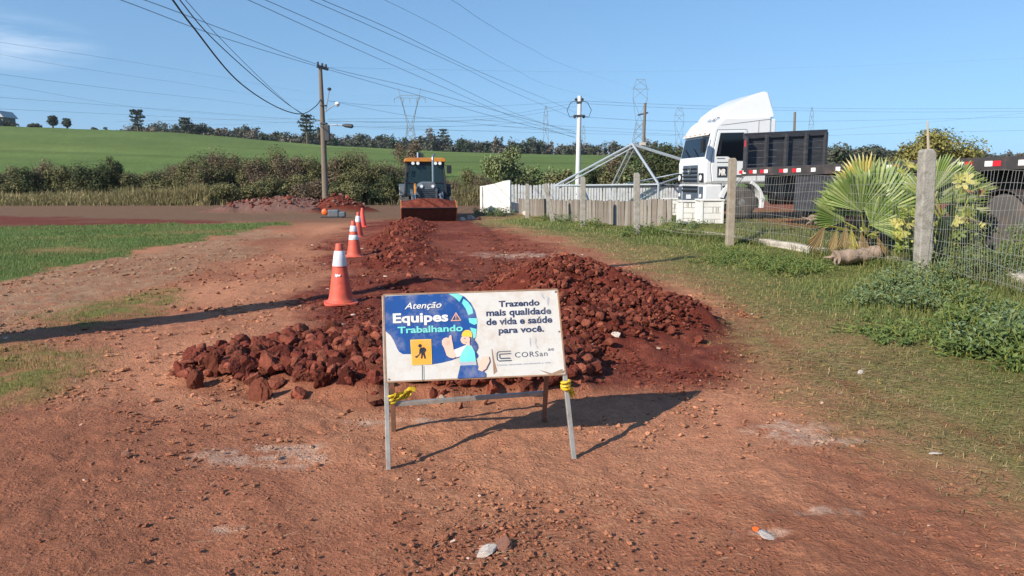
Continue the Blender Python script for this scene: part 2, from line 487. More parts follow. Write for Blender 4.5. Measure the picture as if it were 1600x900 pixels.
def ground_colour(x, y, M=None):
    M = M or zone_masks(x, y)
    a = fbm(x, y, 0.5, 4, 41)[:, None]; b = fbm(x, y, 6.0, 4, 45)[:, None]; c3 = fbm(x, y, 25.0, 3, 47)[:, None]
    mix = lambda p, q, t: p * (1 - t) + q * t
    col = mix(C_DIRT, C_DIRT2, np.clip(0.5 + 1.3 * a + 0.7 * b, 0, 1))
    rr = np.hypot(x, y)[:, None]
    col = mix(col, C_ROAD, sstep(24, 32, rr))
    col = mix(col, mix(C_RED, C_RED2, np.clip(0.4 + 0.8 * a + 0.7 * b, 0, 1)), M['red'][:, None])
    col = mix(col, C_STRAW * (1 + 0.3 * b), M['straw'][:, None] * np.clip(0.65 + 0.9 * b, 0, 1))
    col = mix(col, C_OLIVE, M['olive'][:, None] * np.clip(0.7 + b, 0, 1))
    col = mix(col, mix(C_RED, C_ROAD, 0.12), M['soil'][:, None] * np.clip(1.0 + a, 0, 1))
    col = mix(col, C_CROP, M['crop'][:, None] * np.clip(1.0 + 0.8 * a + 0.4 * b, 0.5, 1))
    dry = np.clip(M['vdist'] / 2.0, 0, 1)[:, None]
    vg = mix(np.array(lin(146, 122, 82)), C_VERGE * np.array([0.72, 0.93, 0.66]), np.clip(dry + 0.4 * b, 0, 1))
    col = mix(col, vg, M['verge'][:, None] * np.clip(0.75 + 0.6 * dry + 0.6 * b, 0, 1))
    col = mix(col, C_LUSH, (M['lush'] * M['verge'])[:, None] * 0.9)
    col = col * (1 + 0.13 * worn(x, y) * (1 - M['red']) * (1 - M['verge']))[:, None]
    # worn reddish wheel line through the verge
    wl_ = sd_line(x, y, P2((1060, 420), (1180, 505), (1290, 590), (1420, 640), (1640, 720)))
    col = mix(col, C_RED2, (sstep(0.22, 0.05, wl_ + 0.12 * b[:, 0]) * sstep(-0.2, 0.3, b[:, 0]) * 0.65)[:, None])
    col = mix(col, C_YARD * (1 + 0.25 * b), M['yard'][:, None])
    # bare red yard where the lorry stands
    col = mix(col, C_RED2, (M['yard'] * sstep(19.5, 21.5, y + 1.2 * a[:, 0]) * sstep(26.0, 24.0, x) * sstep(7.0, 8.5, x))[:, None] * 0.9)
    col = mix(col, C_CHALK, M['chalk'][:, None] * 0.38)
    band = 0.5 + 0.5 * np.sin((y - 0.1 * x) * 0.5)
    fld = mix(C_FIELD, C_FIELD2, np.clip(0.5 + 0.6 * fbm(x, y, 0.02, 3, 51) + 0.15 * (band - 0.5), 0, 1)[:, None])
    for ty_, tw_ in ((96, 1.6), (122, 2.2), (186, 3.0), (214, 2.5)):
        fld = fld * (1 - 0.20 * sstep(tw_, tw_ * 0.3, np.abs(y - ty_ - 0.06 * x + 9 * fbm(x, y, 0.012, 2, 57 + ty_))) * sstep(-0.3, 0.3, fbm(x, y, 0.015, 2, 58)))[:, None]
    fld = fld * (1 + 0.22 * fbm(x, y, 0.035, 4, 54))[:, None]
    fld = fld * (1 - 0.28 * sstep(5, 1, np.abs(y - 150 - 0.08 * x + 6 * fbm(x, y, 0.01, 2, 53))))[:, None]
    fld = fld * (1 + 0.10 * fbm(x, y, 0.25, 4, 55))[:, None]
    col = mix(col, fld, M['field'][:, None])
    col = col * (1 + 0.12 * b + 0.10 * c3 * (rr < 14))
    return np.clip(col, 0.004, 0.9)

ang = np.concatenate([np.arange(-40.5, 40.5, 0.17), np.arange(40.5, 319.5, 4.5)])
rad = [0.35]
while rad[-1] < 3500:
    r_ = rad[-1]
    rad.append(r_ * (1.012 if r_ < 2.2 else 1.0055 if r_ < 11 else 1.011 if r_ < 60 else 1.03))
rad = np.array(rad); na, nr = len(ang), len(rad)
A, RR = np.meshgrid(np.radians(ang), rad)
GX, GY = (RR * np.sin(A)).ravel(), (RR * np.cos(A)).ravel()
GM = zone_masks(GX, GY)
rr_ = np.hypot(GX, GY)
heapm = np.maximum.reduce([heap_a(GX, GY), heap_b(GX, GY), windrow(GX, GY), heap_c(GX, GY)])
hm = np.maximum(sstep(0.01, 0.1, heapm), 0.40 * sstep(1.18, 0.95, ell(GX, GY, -0.95, 5.9, 1.6, 0.95, 0.12) + 0.3 * fbm(GX, GY, 2.5, 4, 113)))
hz_m_ = sstep(0.01, 0.1, heapm)
GZ = zg(GX, GY)
soft = np.clip(1 - rr_ / 45, 0, 1)
bare = 1 - np.clip(GM['verge'] + GM['yard'] + GM['crop'], 0, 1) * 0.6
lump = fbm(GX, GY, 2.2, 4, 61); fine = fbm(GX, GY, 9.0, 4, 65); ridg = 1 - np.abs(fbm(GX, GY, 5.0, 3, 67)) * 2
wp_ = worn(GX, GY)
GZ -= 0.018 * wp_ * soft
GZ += soft * bare * (1 - 0.75 * wp_) * (0.026 * lump + 0.014 * fine + 0.020 * np.clip(ridg - 0.62, 0, 1) * sstep(-0.05, 0.3, lump))
GZ += soft * GM['red'] * (0.030 * fbm(GX, GY, 3.0, 4, 69) + 0.028 * np.clip(fbm(GX, GY, 7.5, 3, 73), 0, 1))
GZ += hz_m_ * (0.10 * fbm(GX, GY, 2.6, 4, 75) + 0.045 * ridg * sstep(0, 0.2, heapm)) * np.clip(1 - rr_ / 80, 0, 1)
# wheel ruts pressed into the fresh soil
rut = sd_line(GX, GY, TRACK)
GZ -= 0.05 * np.exp(-(rut / 0.3) ** 2) * GM['red']
for off in (-0.35, 0.55):
    d_ = np.abs(GX - (1.15 + off) - 0.10 * (GY - 5)); 
V = np.stack([GX, GY, GZ], 1)
i, j = np.meshgrid(np.arange(nr - 1), np.arange(na), indexing='ij')
j2 = (j + 1) % na
Fq = np.stack([(i * na + j), (i + 1) * na + j, (i + 1) * na + j2, i * na + j2], -1).reshape(-1, 4)
gcol = ground_colour(GX, GY, GM)
gcol = gcol * (1 - hm[:, None]) + (C_RED * np.array([0.98, 0.86, 0.82])) * (1 + 0.3 * fine[:, None]) * hm[:, None]
# the far grey-brown heap is drier than the red one beside it
dry_ = hm * sstep(1.2, 0.8, ell(GX, GY, -11.2, 37.0, 4.4, 2.6)) * (GX < -9.4)
gcol = gcol * (1 - dry_[:, None]) + np.array(lin(118, 88, 78)) * (1 + 0.3 * fine[:, None]) * dry_[:, None]
# close the hole round the photographer's feet
V = np.vstack([V, [[0, 0, zg1(0, 0)]]]); gcol = np.vstack([gcol, gcol[:1]])
m_ground, gn, gl, gp = new_mat("ground_soil")
gp.inputs['Roughness'].default_value = 0.95; gp.inputs['Specular IOR Level'].default_value = 0.1
g_at = gn.new("ShaderNodeAttribute"); g_at.attribute_name = "Col"
g_tc = gn.new("ShaderNodeTexCoord")
def g_noise(scale, detail, rough=0.6):
    z = gn.new("ShaderNodeTexNoise"); z.inputs['Scale'].default_value = scale; z.inputs['Detail'].default_value = detail; z.inputs['Roughness'].default_value = rough
    gl.new(g_tc.outputs['Object'], z.inputs[0]); return z.outputs[0]
def g_range(src, lo, hi, a=0.25, b=0.75):
    q = gn.new("ShaderNodeMapRange"); q.inputs['From Min'].default_value = a; q.inputs['From Max'].default_value = b; q.inputs['To Min'].default_value = lo; q.inputs['To Max'].default_value = hi
    gl.new(src, q.inputs[0]); return q.outputs[0]
def g_math(op, a, b):
    q = gn.new("ShaderNodeMath"); q.operation = op
    for k, v in enumerate((a, b)):
        if isinstance(v, float): q.inputs[k].default_value = v
        else: gl.new(v, q.inputs[k])
    return q.outputs[0]
n_big, n_mid, n_fin = g_noise(11, 5), g_noise(46, 6, 0.7), g_noise(150, 3)
g_vor = gn.new("ShaderNodeTexVoronoi"); g_vor.inputs['Scale'].default_value = 42; g_vor.inputs['Randomness'].default_value = 1
gl.new(g_tc.outputs['Object'], g_vor.inputs[0])
peb = g_range(g_vor.outputs['Distance'], 1.0, 0.0, 0.05, 0.42)
gate = g_range(g_noise(7, 4), 0.0, 1.0, 0.44, 0.62)
peb = g_math('MULTIPLY', peb, gate)
tone = g_math('MULTIPLY', g_math('MULTIPLY', g_range(n_big, 0.86, 1.14), g_range(n_mid, 0.66, 1.34)), g_range(n_fin, 0.80, 1.20))
g_mu = gn.new("ShaderNodeVectorMath"); g_mu.operation = 'SCALE'; gl.new(g_at.outputs['Color'], g_mu.inputs[0]); gl.new(tone, g_mu.inputs['Scale']); gl.new(g_mu.outputs[0], gp.inputs['Base Color'])
hgt_ = g_math('ADD', g_math('ADD', g_math('MULTIPLY', n_big, 0.8), g_math('MULTIPLY', n_mid, 0.7)), g_math('ADD', g_math('MULTIPLY', peb, 0.45), g_math('MULTIPLY', n_fin, 0.18)))
g_b = gn.new("ShaderNodeBump"); g_b.inputs['Strength'].default_value = 0.95; g_b.inputs['Distance'].default_value = 0.03
gl.new(hgt_, g_b.inputs['Height']); gl.new(g_b.outputs[0], gp.inputs['Normal'])
me = np_mesh("ground", V, Fq, m_ground, gcol, smooth=True)
ground = link_mesh("ground", me)
tag(ground, kind='structure')
bm = bmesh.new(); bm.from_mesh(me); bm.verts.ensure_lookup_table()
cidx = len(V) - 1
for k in range(na):
    f = bm.faces.new((bm.verts[cidx], bm.verts[k], bm.verts[(k + 1) % na])); f.smooth = True
bmesh.ops.recalc_face_normals(bm, faces=bm.faces)
bm.to_mesh(me); bm.free()
if me.polygons[100].normal.z < 0: me.flip_normals()

# far blue hills on the horizon
hx = np.linspace(-3000, 3500, 260); hy = np.linspace(0, 1, 12)
HX, HT = np.meshgrid(hx, hy)
prof = 62 + 16 * fbm(hx, hx * 0, 0.0016, 4, 91) + 10 * fbm(hx, hx * 0, 0.006, 3, 93) + 26 * np.exp(-((hx - 1350) / 260) ** 2)
HZ = prof[None, :] * np.sin(np.clip(HT, 0, 1) * math.pi) ** 1.3 - 12
HYY = 1700 + HT * 900
iv, jv = np.meshgrid(np.arange(11), np.arange(259), indexing='ij')
Fh = np.stack([iv * 260 + jv, iv * 260 + jv + 1, (iv + 1) * 260 + jv + 1, (iv + 1) * 260 + jv], -1).reshape(-1, 4)
ch = np.tile(np.array(lin(84, 100, 82)), (HX.size, 1)) * (1 + 0.25 * fbm(HX.ravel(), HYY.ravel(), 0.012, 4, 95))[:, None]
hills = link_mesh("hills", np_mesh("hills", np.stack([HX.ravel(), HYY.ravel(), HZ.ravel()], 1), Fh, attr_mat("far_woodland", 0.95), ch, True))
tag(hills, kind='structure')

# ------------------------------------------------------------------ road sign on its folding frame
m_gal = mat("worn_steel", lin(150, 146, 138), rough=0.5, metal=0.35, var=0.2, scale=14, dirt=lin(120, 84, 62), dirt_amt=0.7, dirt_scale=9)
m_rust = mat("rusty_steel", lin(122, 88, 68), rough=0.8, var=0.3, scale=18)
m_board = mat("sign_board_white", lin(203, 199, 190), rough=0.42, var=0.05, scale=5, dirt=lin(176, 150, 122), dirt_amt=0.55, dirt_scale=7, spec=0.5)
m_edge = mat("sign_edge", lin(150, 118, 92), rough=0.8, var=0.3, scale=20)
def ink(n, c): return mat("print_" + n, lin(*c), rough=0.45, var=0.10, scale=9, dirt=lin(196, 186, 170), dirt_amt=0.28, dirt_scale=11)
I_BLUE = ink("blue", (26, 72, 136)); I_TEAL = ink("teal", (110, 206, 196)); I_WHITE = ink("white", (214, 212, 206)); I_NAVY = ink("navy", (40, 52, 84))
I_ORANGE = ink("orange", (232, 160, 58)); I_BLACK = ink("black", (40, 42, 52)); I_SKIN = ink("skin", (222, 184, 162)); I_YEL = ink("yellow", (244, 190, 60)); I_GREY = ink("grey", (74, 80, 94))
I_HAIR = ink("hair_blue", (24, 60, 124)); I_STAIN = ink("rust_stain", (142, 112, 86)); I_LIGHT = ink("pale_grey", (168, 170, 176)); I_PEACH = ink("peach", (240, 176, 150))

fl, fr = gnd(607, 729), gnd(897, 713)
bdir = (fr - fl).normalized()
bback = Vector((0, 0, 1)).cross(bdir).normalized()
LEAN = R(20)
bup = Vector((0, 0, 1)) * math.cos(LEAN) + bback * math.sin(LEAN)
bnor = bdir.cross(bup).normalized()                 # points to the viewer
def on_plane(x, y, p0=fl, n=bnor):
    d = ray(x, y); o = Vector((0, 0, CAM_H))
    return o + d * ((p0 - o).dot(n) / d.dot(n))
c_tl, c_tr, c_br, c_bl = on_plane(599, 460.5), on_plane(871, 452), on_plane(883.5, 585), on_plane(603, 597)
SQ = [(0, 0), (1, 0), (1, 1), (0, 1)]
PXQ = [(603, 597), (883.5, 585), (871, 452), (599, 460.5)]
Aeq, beq = [], []
for (X_, Y_), (u_, v_) in zip(PXQ, SQ):
    Aeq.append([X_, Y_, 1, 0, 0, 0, -u_ * X_, -u_ * Y_]); beq.append(u_)
    Aeq.append([0, 0, 0, X_, Y_, 1, -v_ * X_, -v_ * Y_]); beq.append(v_)
Hm = np.append(np.linalg.solve(np.array(Aeq), np.array(beq)), 1).reshape(3, 3)
def uv(x, y):
    q = Hm @ np.array([x, y, 1.0]); return q[0] / q[2], q[1] / q[2]
def cA(x, y): return uv(595 + x / 5.92, 448 + y / 5.92)
def cB(x, y): return uv(740 + x / 5.92, 448 + y / 5.92)
sign_loc = (fl + fr) / 2
sign = thing("road_sign", "white and blue roadworks notice board standing on a thin steel frame", "sign", sign_loc)
def bd(u, v, w=0.0):
    p = (c_bl * (1 - u) + c_br * u) * (1 - v) + (c_tl * (1 - u) + c_tr * u) * v
    return p + bnor * w - sign_loc
b = MB()
b.add([bd(u, v, w) for w in (-0.010, 0.0) for u, v in SQ], [(3, 2, 1, 0), (4, 5, 6, 7), (0, 1, 5, 4), (1, 2, 6, 5), (2, 3, 7, 6), (3, 0, 4, 7)])
panel = b.build("panel", m_board, sign)
b = MB()                                            # thin metal rim
for (u0, v0), (u1, v1) in (((0, 0), (1, 0)), ((1, 0), (1, 1)), ((1, 1), (0, 1)), ((0, 1), (0, 0))):
    b.bar(bd(u0, v0, -0.006), bd(u1, v1, -0.006), 0.008, 0.017, up=bnor)
b.build("rim", m_edge, panel)
def flat(polys, mats, name, w, parent=panel, frm=cA):
    mb = MB()
    for k, (poly, mi) in enumerate(polys):
        n = len(poly); pts = [bd(*frm(x, y), w + 0.0004 * k) for x, y in poly]
        mb.add(pts, [tuple(range(n))], mi)
    me = bpy.data.meshes.new(name); me.from_pydata(mb.v, [], mb.f)
    for m in mats: me.materials.append(m)
    me.polygons.foreach_set('material_index', mb.m)
    bm = bmesh.new(); bm.from_mesh(me); bmesh.ops.triangulate(bm, faces=bm.faces, ngon_method='EAR_CLIP'); bm.to_mesh(me); bm.free()
    return link_mesh(name, me, parent)
def circ(cx, cy, rx, ry=None, n=18, a0=0, a1=360):
    ry = ry or rx
    return [(cx + rx * math.cos(R(a0 + (a1 - a0) * k / n)), cy + ry * math.sin(R(a0 + (a1 - a0) * k / n))) for k in range(n + (1 if a1 - a0 < 360 else 0))]
blob = [(34, 88), (200, 80), (400, 72), (600, 64), (700, 62), (770, 92), (830, 152), (868, 222), (886, 300), (884, 400), (865, 490), (840, 560), (800, 640), (740, 645), (650, 680), (560, 703), (470, 718), (440, 660), (420, 622), (200, 622), (168, 600), (150, 570), (120, 500), (90, 450), (38, 405)]
teal = [[(622, 66), (700, 63), (752, 88), (722, 140), (680, 100)], [(760, 112), (802, 140), (840, 196), (850, 244), (805, 262), (782, 205), (745, 152)],
        [(806, 290), (884, 290), (886, 340), (860, 352), (815, 332)], [(820, 376), (882, 390), (872, 468), (850, 478), (835, 424)]]
flat([(blob, 0)] + [(t, 1) for t in teal], [I_BLUE, I_TEAL], "blue_print", 0.0008)
worker = [(circ(360, 546, 17), 2), ([(360, 566), (396, 558), (405, 590), (404, 626), (372, 630), (366, 600)], 2), ([(372, 622), (388, 622), (380, 664), (366, 664)], 2),
          ([(388, 622), (404, 620), (413, 662), (400, 666)], 2), ([(355, 572), (368, 570), (362, 624), (351, 622)], 2), ([(394, 558), (413, 574), (412, 596), (402, 602), (404, 580)], 2),
          ([(352, 622), (356, 628), (332, 648), (328, 642)], 2), ([(312, 646), (328, 637), (336, 650), (320, 658)], 2)]
flat([([(270, 490), (462, 484), (470, 716), (284, 724)], 0), ([(278, 497), (456, 491), (463, 710), (290, 717)], 1)] + worker + [([(376, 724), (384, 724), (386, 868), (379, 868)], 2)],
     [I_YEL, I_ORANGE, I_BLACK], "worker_pictogram", 0.0040)
flat([([(690, 236), (738, 312), (642, 318)], 0), ([(689, 250), (727, 306), (653, 311)], 1), ([(686, 262), (693, 262), (692, 290), (687, 290)], 0), (circ(689, 299, 4, n=8), 0)], [I_PEACH, I_NAVY], "warning_symbol", 0.0040)
lady = [([(672, 582), (730, 560), (790, 536), (815, 560), (770, 610), (738, 640), (690, 655)], 0),                                      # sleeve
        ([(560, 500), (575, 478), (600, 468), (622, 474), (632, 448), (642, 446), (650, 456), (652, 490), (662, 530), (668, 580), (680, 610), (700, 640), (668, 662), (630, 655), (604, 636), (592, 600), (580, 565), (562, 535)], 1),
        ([(838, 468), (866, 500), (886, 530), (892, 562), (872, 600), (892, 630), (884, 656), (850, 660), (832, 630), (818, 560)], 2),     # hair
        (circ(776, 490, 44, 42), 1), ([(775, 520), (815, 512), (820, 548), (790, 556)], 1),
        ([(740, 452), (752, 420), (776, 402), (806, 400), (830, 414), (840, 448), (838, 470), (800, 458), (764, 462)], 3),
        ([(790, 540), (834, 546), (862, 600), (874, 690), (728, 696), (724, 650), (750, 596)], 4), ([(728, 696), (876, 690), (880, 724), (732, 730)], 5),
        ([(730, 730), (886, 724), (960, 800), (960, 838), (702, 850)], 6),
        ([(905, 700), (940, 650), (990, 640), (1000, 690), (965, 760), (930, 785), (895, 770)], 1), ([(592, 508), (622, 500), (624, 503), (594, 512)], 7), ([(594, 528), (626, 520), (628, 523), (596, 532)], 7),
        (circ(768, 478, 4, n=8), 8), ([(760, 506), (784, 508), (780, 515), (764, 512)], 7)]
flat(lady, [I_WHITE, I_SKIN, I_HAIR, I_YEL, I_TEAL, I_LIGHT, I_BLUE, I_PEACH, I_BLACK], "worker_picture", 0.0046)
for p in ([(160, 575), (168, 578), (188, 690), (215, 782), (180, 812), (176, 720)], circ(836, 778, 8, n=8), circ(760, 45, 9, n=8), [(600, 768), (720, 800), (820, 760), (826, 800), (700, 812)]):
    flat([(p, 0)], [I_STAIN], "rust_stain", 0.0010, frm=cB)
_k1 = [[(v + 5 * math.sin(i * 3.1), w) for i, (v, w) in enumerate(pl)] for pl in ([(515, 470), (522, 470), (530, 530), (524, 560), (516, 520)], [(565, 470), (580, 480), (574, 530), (596, 566), (586, 570), (566, 520)], [(620, 60), (640, 70), (660, 120), (640, 110)], [(680, 95), (700, 100), (690, 180), (676, 150)])]
for p in _k1: flat([(p, 0)], [I_LIGHT], "scratch", 0.0010, frm=cB)

FONT_CACHE = {}
def glyphs(text, bold=0.0, shear=0.0, spacing=1.0):
    cu = bpy.data.curves.new("text_tmp", 'FONT'); cu.body = text; cu.offset = bold; cu.shear = shear; cu.resolution_u = 3; cu.space_character = spacing
    o = bpy.data.objects.new("text_tmp", cu); COL.objects.link(o)
    bpy.context.view_layer.update()
    me = o.evaluated_get(bpy.context.evaluated_depsgraph_get()).to_mesh()
    V_ = np.array([v.co[:2] for v in me.vertices]); F_ = [list(p.vertices) for p in me.polygons]
    o.evaluated_get(bpy.context.evaluated_depsgraph_get()).to_mesh_clear()
    bpy.data.objects.remove(o); bpy.data.curves.remove(cu)
    return V_, F_
CAP = 0.73
def lettering(text, x0, x1, yb0, yb1, cap, m, w, frm, bold=0.0, shear=0.0, spacing=1.0, fn=None, parent=None, name="lettering"):
    """text fitted between two photo points of its baseline, cap letter height in the same pixels"""
    V_, F_ = glyphs(text, bold, shear, spacing)
    lo, hi = V_[:, 0].min(), V_[:, 0].max()
    pts = []
    for X_, Y_ in V_:
        t = (X_ - lo) / (hi - lo)
        xx = x0 + (x1 - x0) * t; yy = yb0 + (yb1 - yb0) * t - Y_ / CAP * cap
        xx += (Y_ / CAP * cap) * -0.035
        pts.append(fn(xx, yy, w) if fn else bd(*frm(xx, yy), w))
    me = bpy.data.meshes.new(name); me.from_pydata([tuple(p) for p in pts], [], F_); me.materials.append(m)
    return link_mesh(name, me, parent or panel)
lettering("Atenção", 218, 558, 207, 193, 60, I_WHITE, 0.0040, cA, bold=0.012, shear=0.3)
lettering("Equipes", 112, 620, 334, 316, 88, I_WHITE, 0.0040, cA, bold=0.034)
lettering("Trabalhando", 155, 754, 430, 408, 60, I_TEAL, 0.0040, cA, bold=0.028)
lettering("Trazendo", 228, 608, 186, 170, 56, I_NAVY, 0.0014, cB, bold=0.03)
lettering("mais qualidade", 113, 717, 270, 248, 62, I_NAVY, 0.0014, cB, bold=0.03)
lettering("de vida e saúde", 113, 727, 354, 328, 62, I_NAVY, 0.0014, cB, bold=0.03)
lettering("para você.", 227, 650, 430, 412, 58, I_NAVY, 0.0014, cB, bold=0.03)
lettering("CORSan", 378, 682, 654, 638, 50, I_GREY, 0.0014, cB, bold=0.004, spacing=1.12)
lettering("ae", 686, 742, 592, 588, 34, I_GREY, 0.0014, cB)
lettering("Nossa natureza movimenta a vida", 215, 712, 732, 706, 17, I_LIGHT, 0.0014, cB, bold=0.02)
def stroke(pts, w):                                  # an outline of even width as a chain of quads
    out = []
    for (ax, ay), (bx, by) in zip(pts[:-1], pts[1:]):
        d = math.hypot(bx - ax, by - ay); nx, ny = -(by - ay) / d * w / 2, (bx - ax) / d * w / 2
        ex, ey = (bx - ax) / d * w / 2, (by - ay) / d * w / 2
        out.append([(ax + nx - ex, ay + ny - ey), (bx + nx + ex, by + ny + ey), (bx - nx + ex, by - ny + ey), (ax - nx - ex, ay - ny - ey)])
    return out
logo = stroke([(336, 594), (228, 600), (213, 612), (210, 640), (214, 676), (230, 686), (342, 680)], 8) + stroke([(336, 616), (238, 622), (232, 630), (236, 658), (242, 662), (330, 658)], 7)
flat([(p, 0) for p in logo], [I_GREY], "logo", 0.0014, frm=cB)

def fp(p): return Vector(p) - sign_loc
b = MB(); b.bar(fp(fl) + Vector((0, 0, -0.02)), fp(on_plane(600, 461)) - bnor * 0.022, 0.025, 0.025, up=bnor); b.build("leg", m_gal, sign, bevel=0.002)
b = MB(); b.bar(fp(fr) + Vector((0, 0, -0.02)), fp(on_plane(869, 453)) - bnor * 0.022, 0.025, 0.025, up=bnor); b.build("leg", m_gal, sign, bevel=0.002)
rl, rr2 = gnd(615, 668), gnd(850, 652)
t_l, t_r = bd(0.03, 0.93, -0.05), bd(0.97, 0.93, -0.05)
for foot, top in ((rl, t_l), (rr2, t_r)):
    b = MB(); b.bar(fp(foot) + Vector((0, 0, -0.03)), top, 0.028, 0.028); b.build("leg", m_rust, sign, bevel=0.002)
b = MB()
qa = fp(rl).lerp(t_l, 0.20); qb = fp(rr2).lerp(t_r, 0.22)
b.bar(qa, qb, 0.026, 0.026); b.build("crossbar", m_gal, sign, bevel=0.002)
for (u, v) in ((0.015, 0.97), (0.985, 0.97), (0.985, 0.03), (0.015, 0.03), (0.985, 0.5)):
    b = MB(); b.box(bd(u, v, 0.002), (0.008, 0.006, 0.008)); b.build("rivet", m_gal, panel, bevel=0.001)
m_tape = mat("yellow_tape", lin(214, 178, 40), rough=0.5, var=0.25, scale=30, dirt=lin(30, 28, 24), dirt_amt=0.9, dirt_scale=26)
def tape(name_c, label, centre, axis_end, n, spread, seed):
    rs = random.Random(seed)
    o = thing("barrier_tape", label, "tape", centre)
    mb = MB()
    for k in range(3):                               # wound turns round the leg
        pts = [Vector((0.024 * math.cos(a), 0.024 * math.sin(a), -0.016 + 0.016 * k + 0.006 * math.sin(a + k))) for a in np.linspace(0, 2 * math.pi, 12)]
        mb.tube(pts, 0.008, 5)
    mb.build("knot", m_tape, o, smooth=50)
    mb = MB()
    for k in range(n):                               # loose ribbon ends and loops
        a = Vector((0, -0.02, rs.uniform(-0.01, 0.01))); e = Vector(axis_end) * rs.uniform(0.6, 1.1) + Vector((0, rs.uniform(-.02, .02), rs.uniform(-spread, spread)))
        mids = [a, a.lerp(e, 0.35) + Vector((0, -0.015, rs.uniform(-spread, spread) * 1.2)), a.lerp(e, 0.75) + Vector((0, 0.01, rs.uniform(-spread, spread))), e]
        w = Vector((0, 0.004, 0.012)); vs_, fs = [], []
        for q, p in enumerate(mids):
            ww = Matrix.Rotation(rs.uniform(-0.8, 0.8), 3, 'X') @ w
            vs_ += [p - ww, p + ww]
        mb.add(vs_, [(2 * q, 2 * q + 2, 2 * q + 3, 2 * q + 1) for q in range(len(mids) - 1)])
    mb.build("ribbon", m_tape, o)
    return o
tape("l", "yellow and black tape tied in a loopy knot to sign leg beside the blue half", on_plane(611, 625) + bback * 0.03, (0.12, 0.05, 0.02), 8, 0.022, 3)
tape("r", "yellow and black tape hanging from the sign leg under the white half", on_plane(884, 601), (0.055, 0.03, -0.085), 6, 0.016, 5)

# ------------------------------------------------------------------ traffic cones
m_cone = mat("cone_orange", lin(204, 86, 66), rough=0.6, var=0.16, scale=9, dirt=lin(146, 84, 62), dirt_amt=1.0, dirt_scale=8, bump=0.1, bump_scale=30)
m_cone2 = mat("cone_pink_orange", lin(226, 84, 72), rough=0.55, var=0.12, scale=9, dirt=lin(150, 74, 52), dirt_amt=0.4, dirt_scale=7)
m_sleeve = mat("reflective_sleeve", lin(214, 218, 222), rough=0.35, var=0.06, scale=12, dirt=lin(160, 140, 128), dirt_amt=0.5, dirt_scale=9)
def make_cone(px_, py_, h, bands, label, m, rz=0.0, lean=0.0):
    p = gnd(px_, py_); z = zg1(p.x, p.y + 0.1)
    t = thing("traffic_cone", label, "traffic cone", (p.x, p.y + 0.1, z - 0.004), rz, "traffic cones along the trench")
    t.rotation_euler = (lean, lean * 0.6, rz)
    k = h / 0.75
    rad_ = lambda zz: (0.150 - (zz - 0.05) / 0.70 * 0.107)          # cone radius for a 0.75 m cone
    b = MB()                                          # round-cornered square foot with feet pads
    foot = []
    for a in range(32):
        th = 2 * math.pi * a / 32; c_, s_ = math.cos(th), math.sin(th)
        e = (abs(c_) ** 5 + abs(s_) ** 5) ** (-1 / 5)
        foot.append((c_ * e * 0.205 * k, s_ * e * 0.205 * k))
    b.prism(foot, 0.0, 0.028 * k, axis='z')
    b.build("base", m, t, smooth=40, bevel=0.006 * k)
    b = MB()
    prof = [(0.182, 0.028), (0.175, 0.042), (0.155, 0.055), (0.1485, 0.075)]
    zz = 0.075
    for q in range(12):
        zz = 0.075 + (0.66 - 0.075) * (q + 1) / 12; prof.append((rad_(zz) + 0.0015 * math.sin(q * 2.1), zz))
    prof += [(0.052, 0.675), (0.052, 0.69), (0.047, 0.70), (0.045, 0.738), (0.038, 0.75), (0.024, 0.748), (0.022, 0.70)]
    b.lathe([(r_ * k, h_ * k) for r_, h_ in prof], 28); b.build("body", m, t, smooth=40)
    for z0, z1 in bands:
        b = MB(); b.lathe([(rad_(z0) * k + .004, z0 * k), (rad_(z0) * k + .006, z0 * k + .004), (rad_(z1) * k + .006, z1 * k - .004), (rad_(z1) * k + .003, z1 * k)], 28)
        b.build("reflective_band", m_sleeve, t, smooth=40)
    return t
k1 = make_cone(530, 478, 0.74, [(0.47, 0.66)], "largest orange cone with one broad white band, nearest the notice board", m_cone, 0.3)
b = MB()                                              # ridge ring and a torn sticker on the nearest cone
b.lathe([(0.082, 0.455), (0.092, 0.458), (0.092, 0.468), (0.080, 0.472)], 28); b.build("ridge", m_cone, k1, smooth=40)
b = MB()
for a0, a1, z0, z1 in ((250, 268, .345, .375), (262, 285, .35, .372)):
    vs_ = []
    for q in range(5):
        a = R(a0 + (a1 - a0) * q / 4 - 17); 
        for z_ in (z0, z1): vs_.append(((0.1555 - (z_ - .05) / .7 * .107) * math.cos(a), (0.1555 - (z_ - .05) / .7 * .107) * math.sin(a), z_ + 0.006 * math.sin(q * 2)))
    b.add(vs_, [(2 * q, 2 * q + 2, 2 * q + 3, 2 * q + 1) for q in range(4)])
b.build("sticker", m_sleeve, k1)
make_cone(552, 402, 0.72, [(0.36, 0.46), (0.53, 0.65)], "orange cone with two white bands standing just behind the largest cone", m_cone, 0.1)
make_cone(558.5, 371, 0.68, [(0.46, 0.64)], "orange cone almost hidden behind the two-banded cone", m_cone, 0.5, 0.03)
make_cone(566, 356, 0.62, [], "small plain reddish orange cone without bands, farthest of the row", m_cone2, 0.2, -0.02)

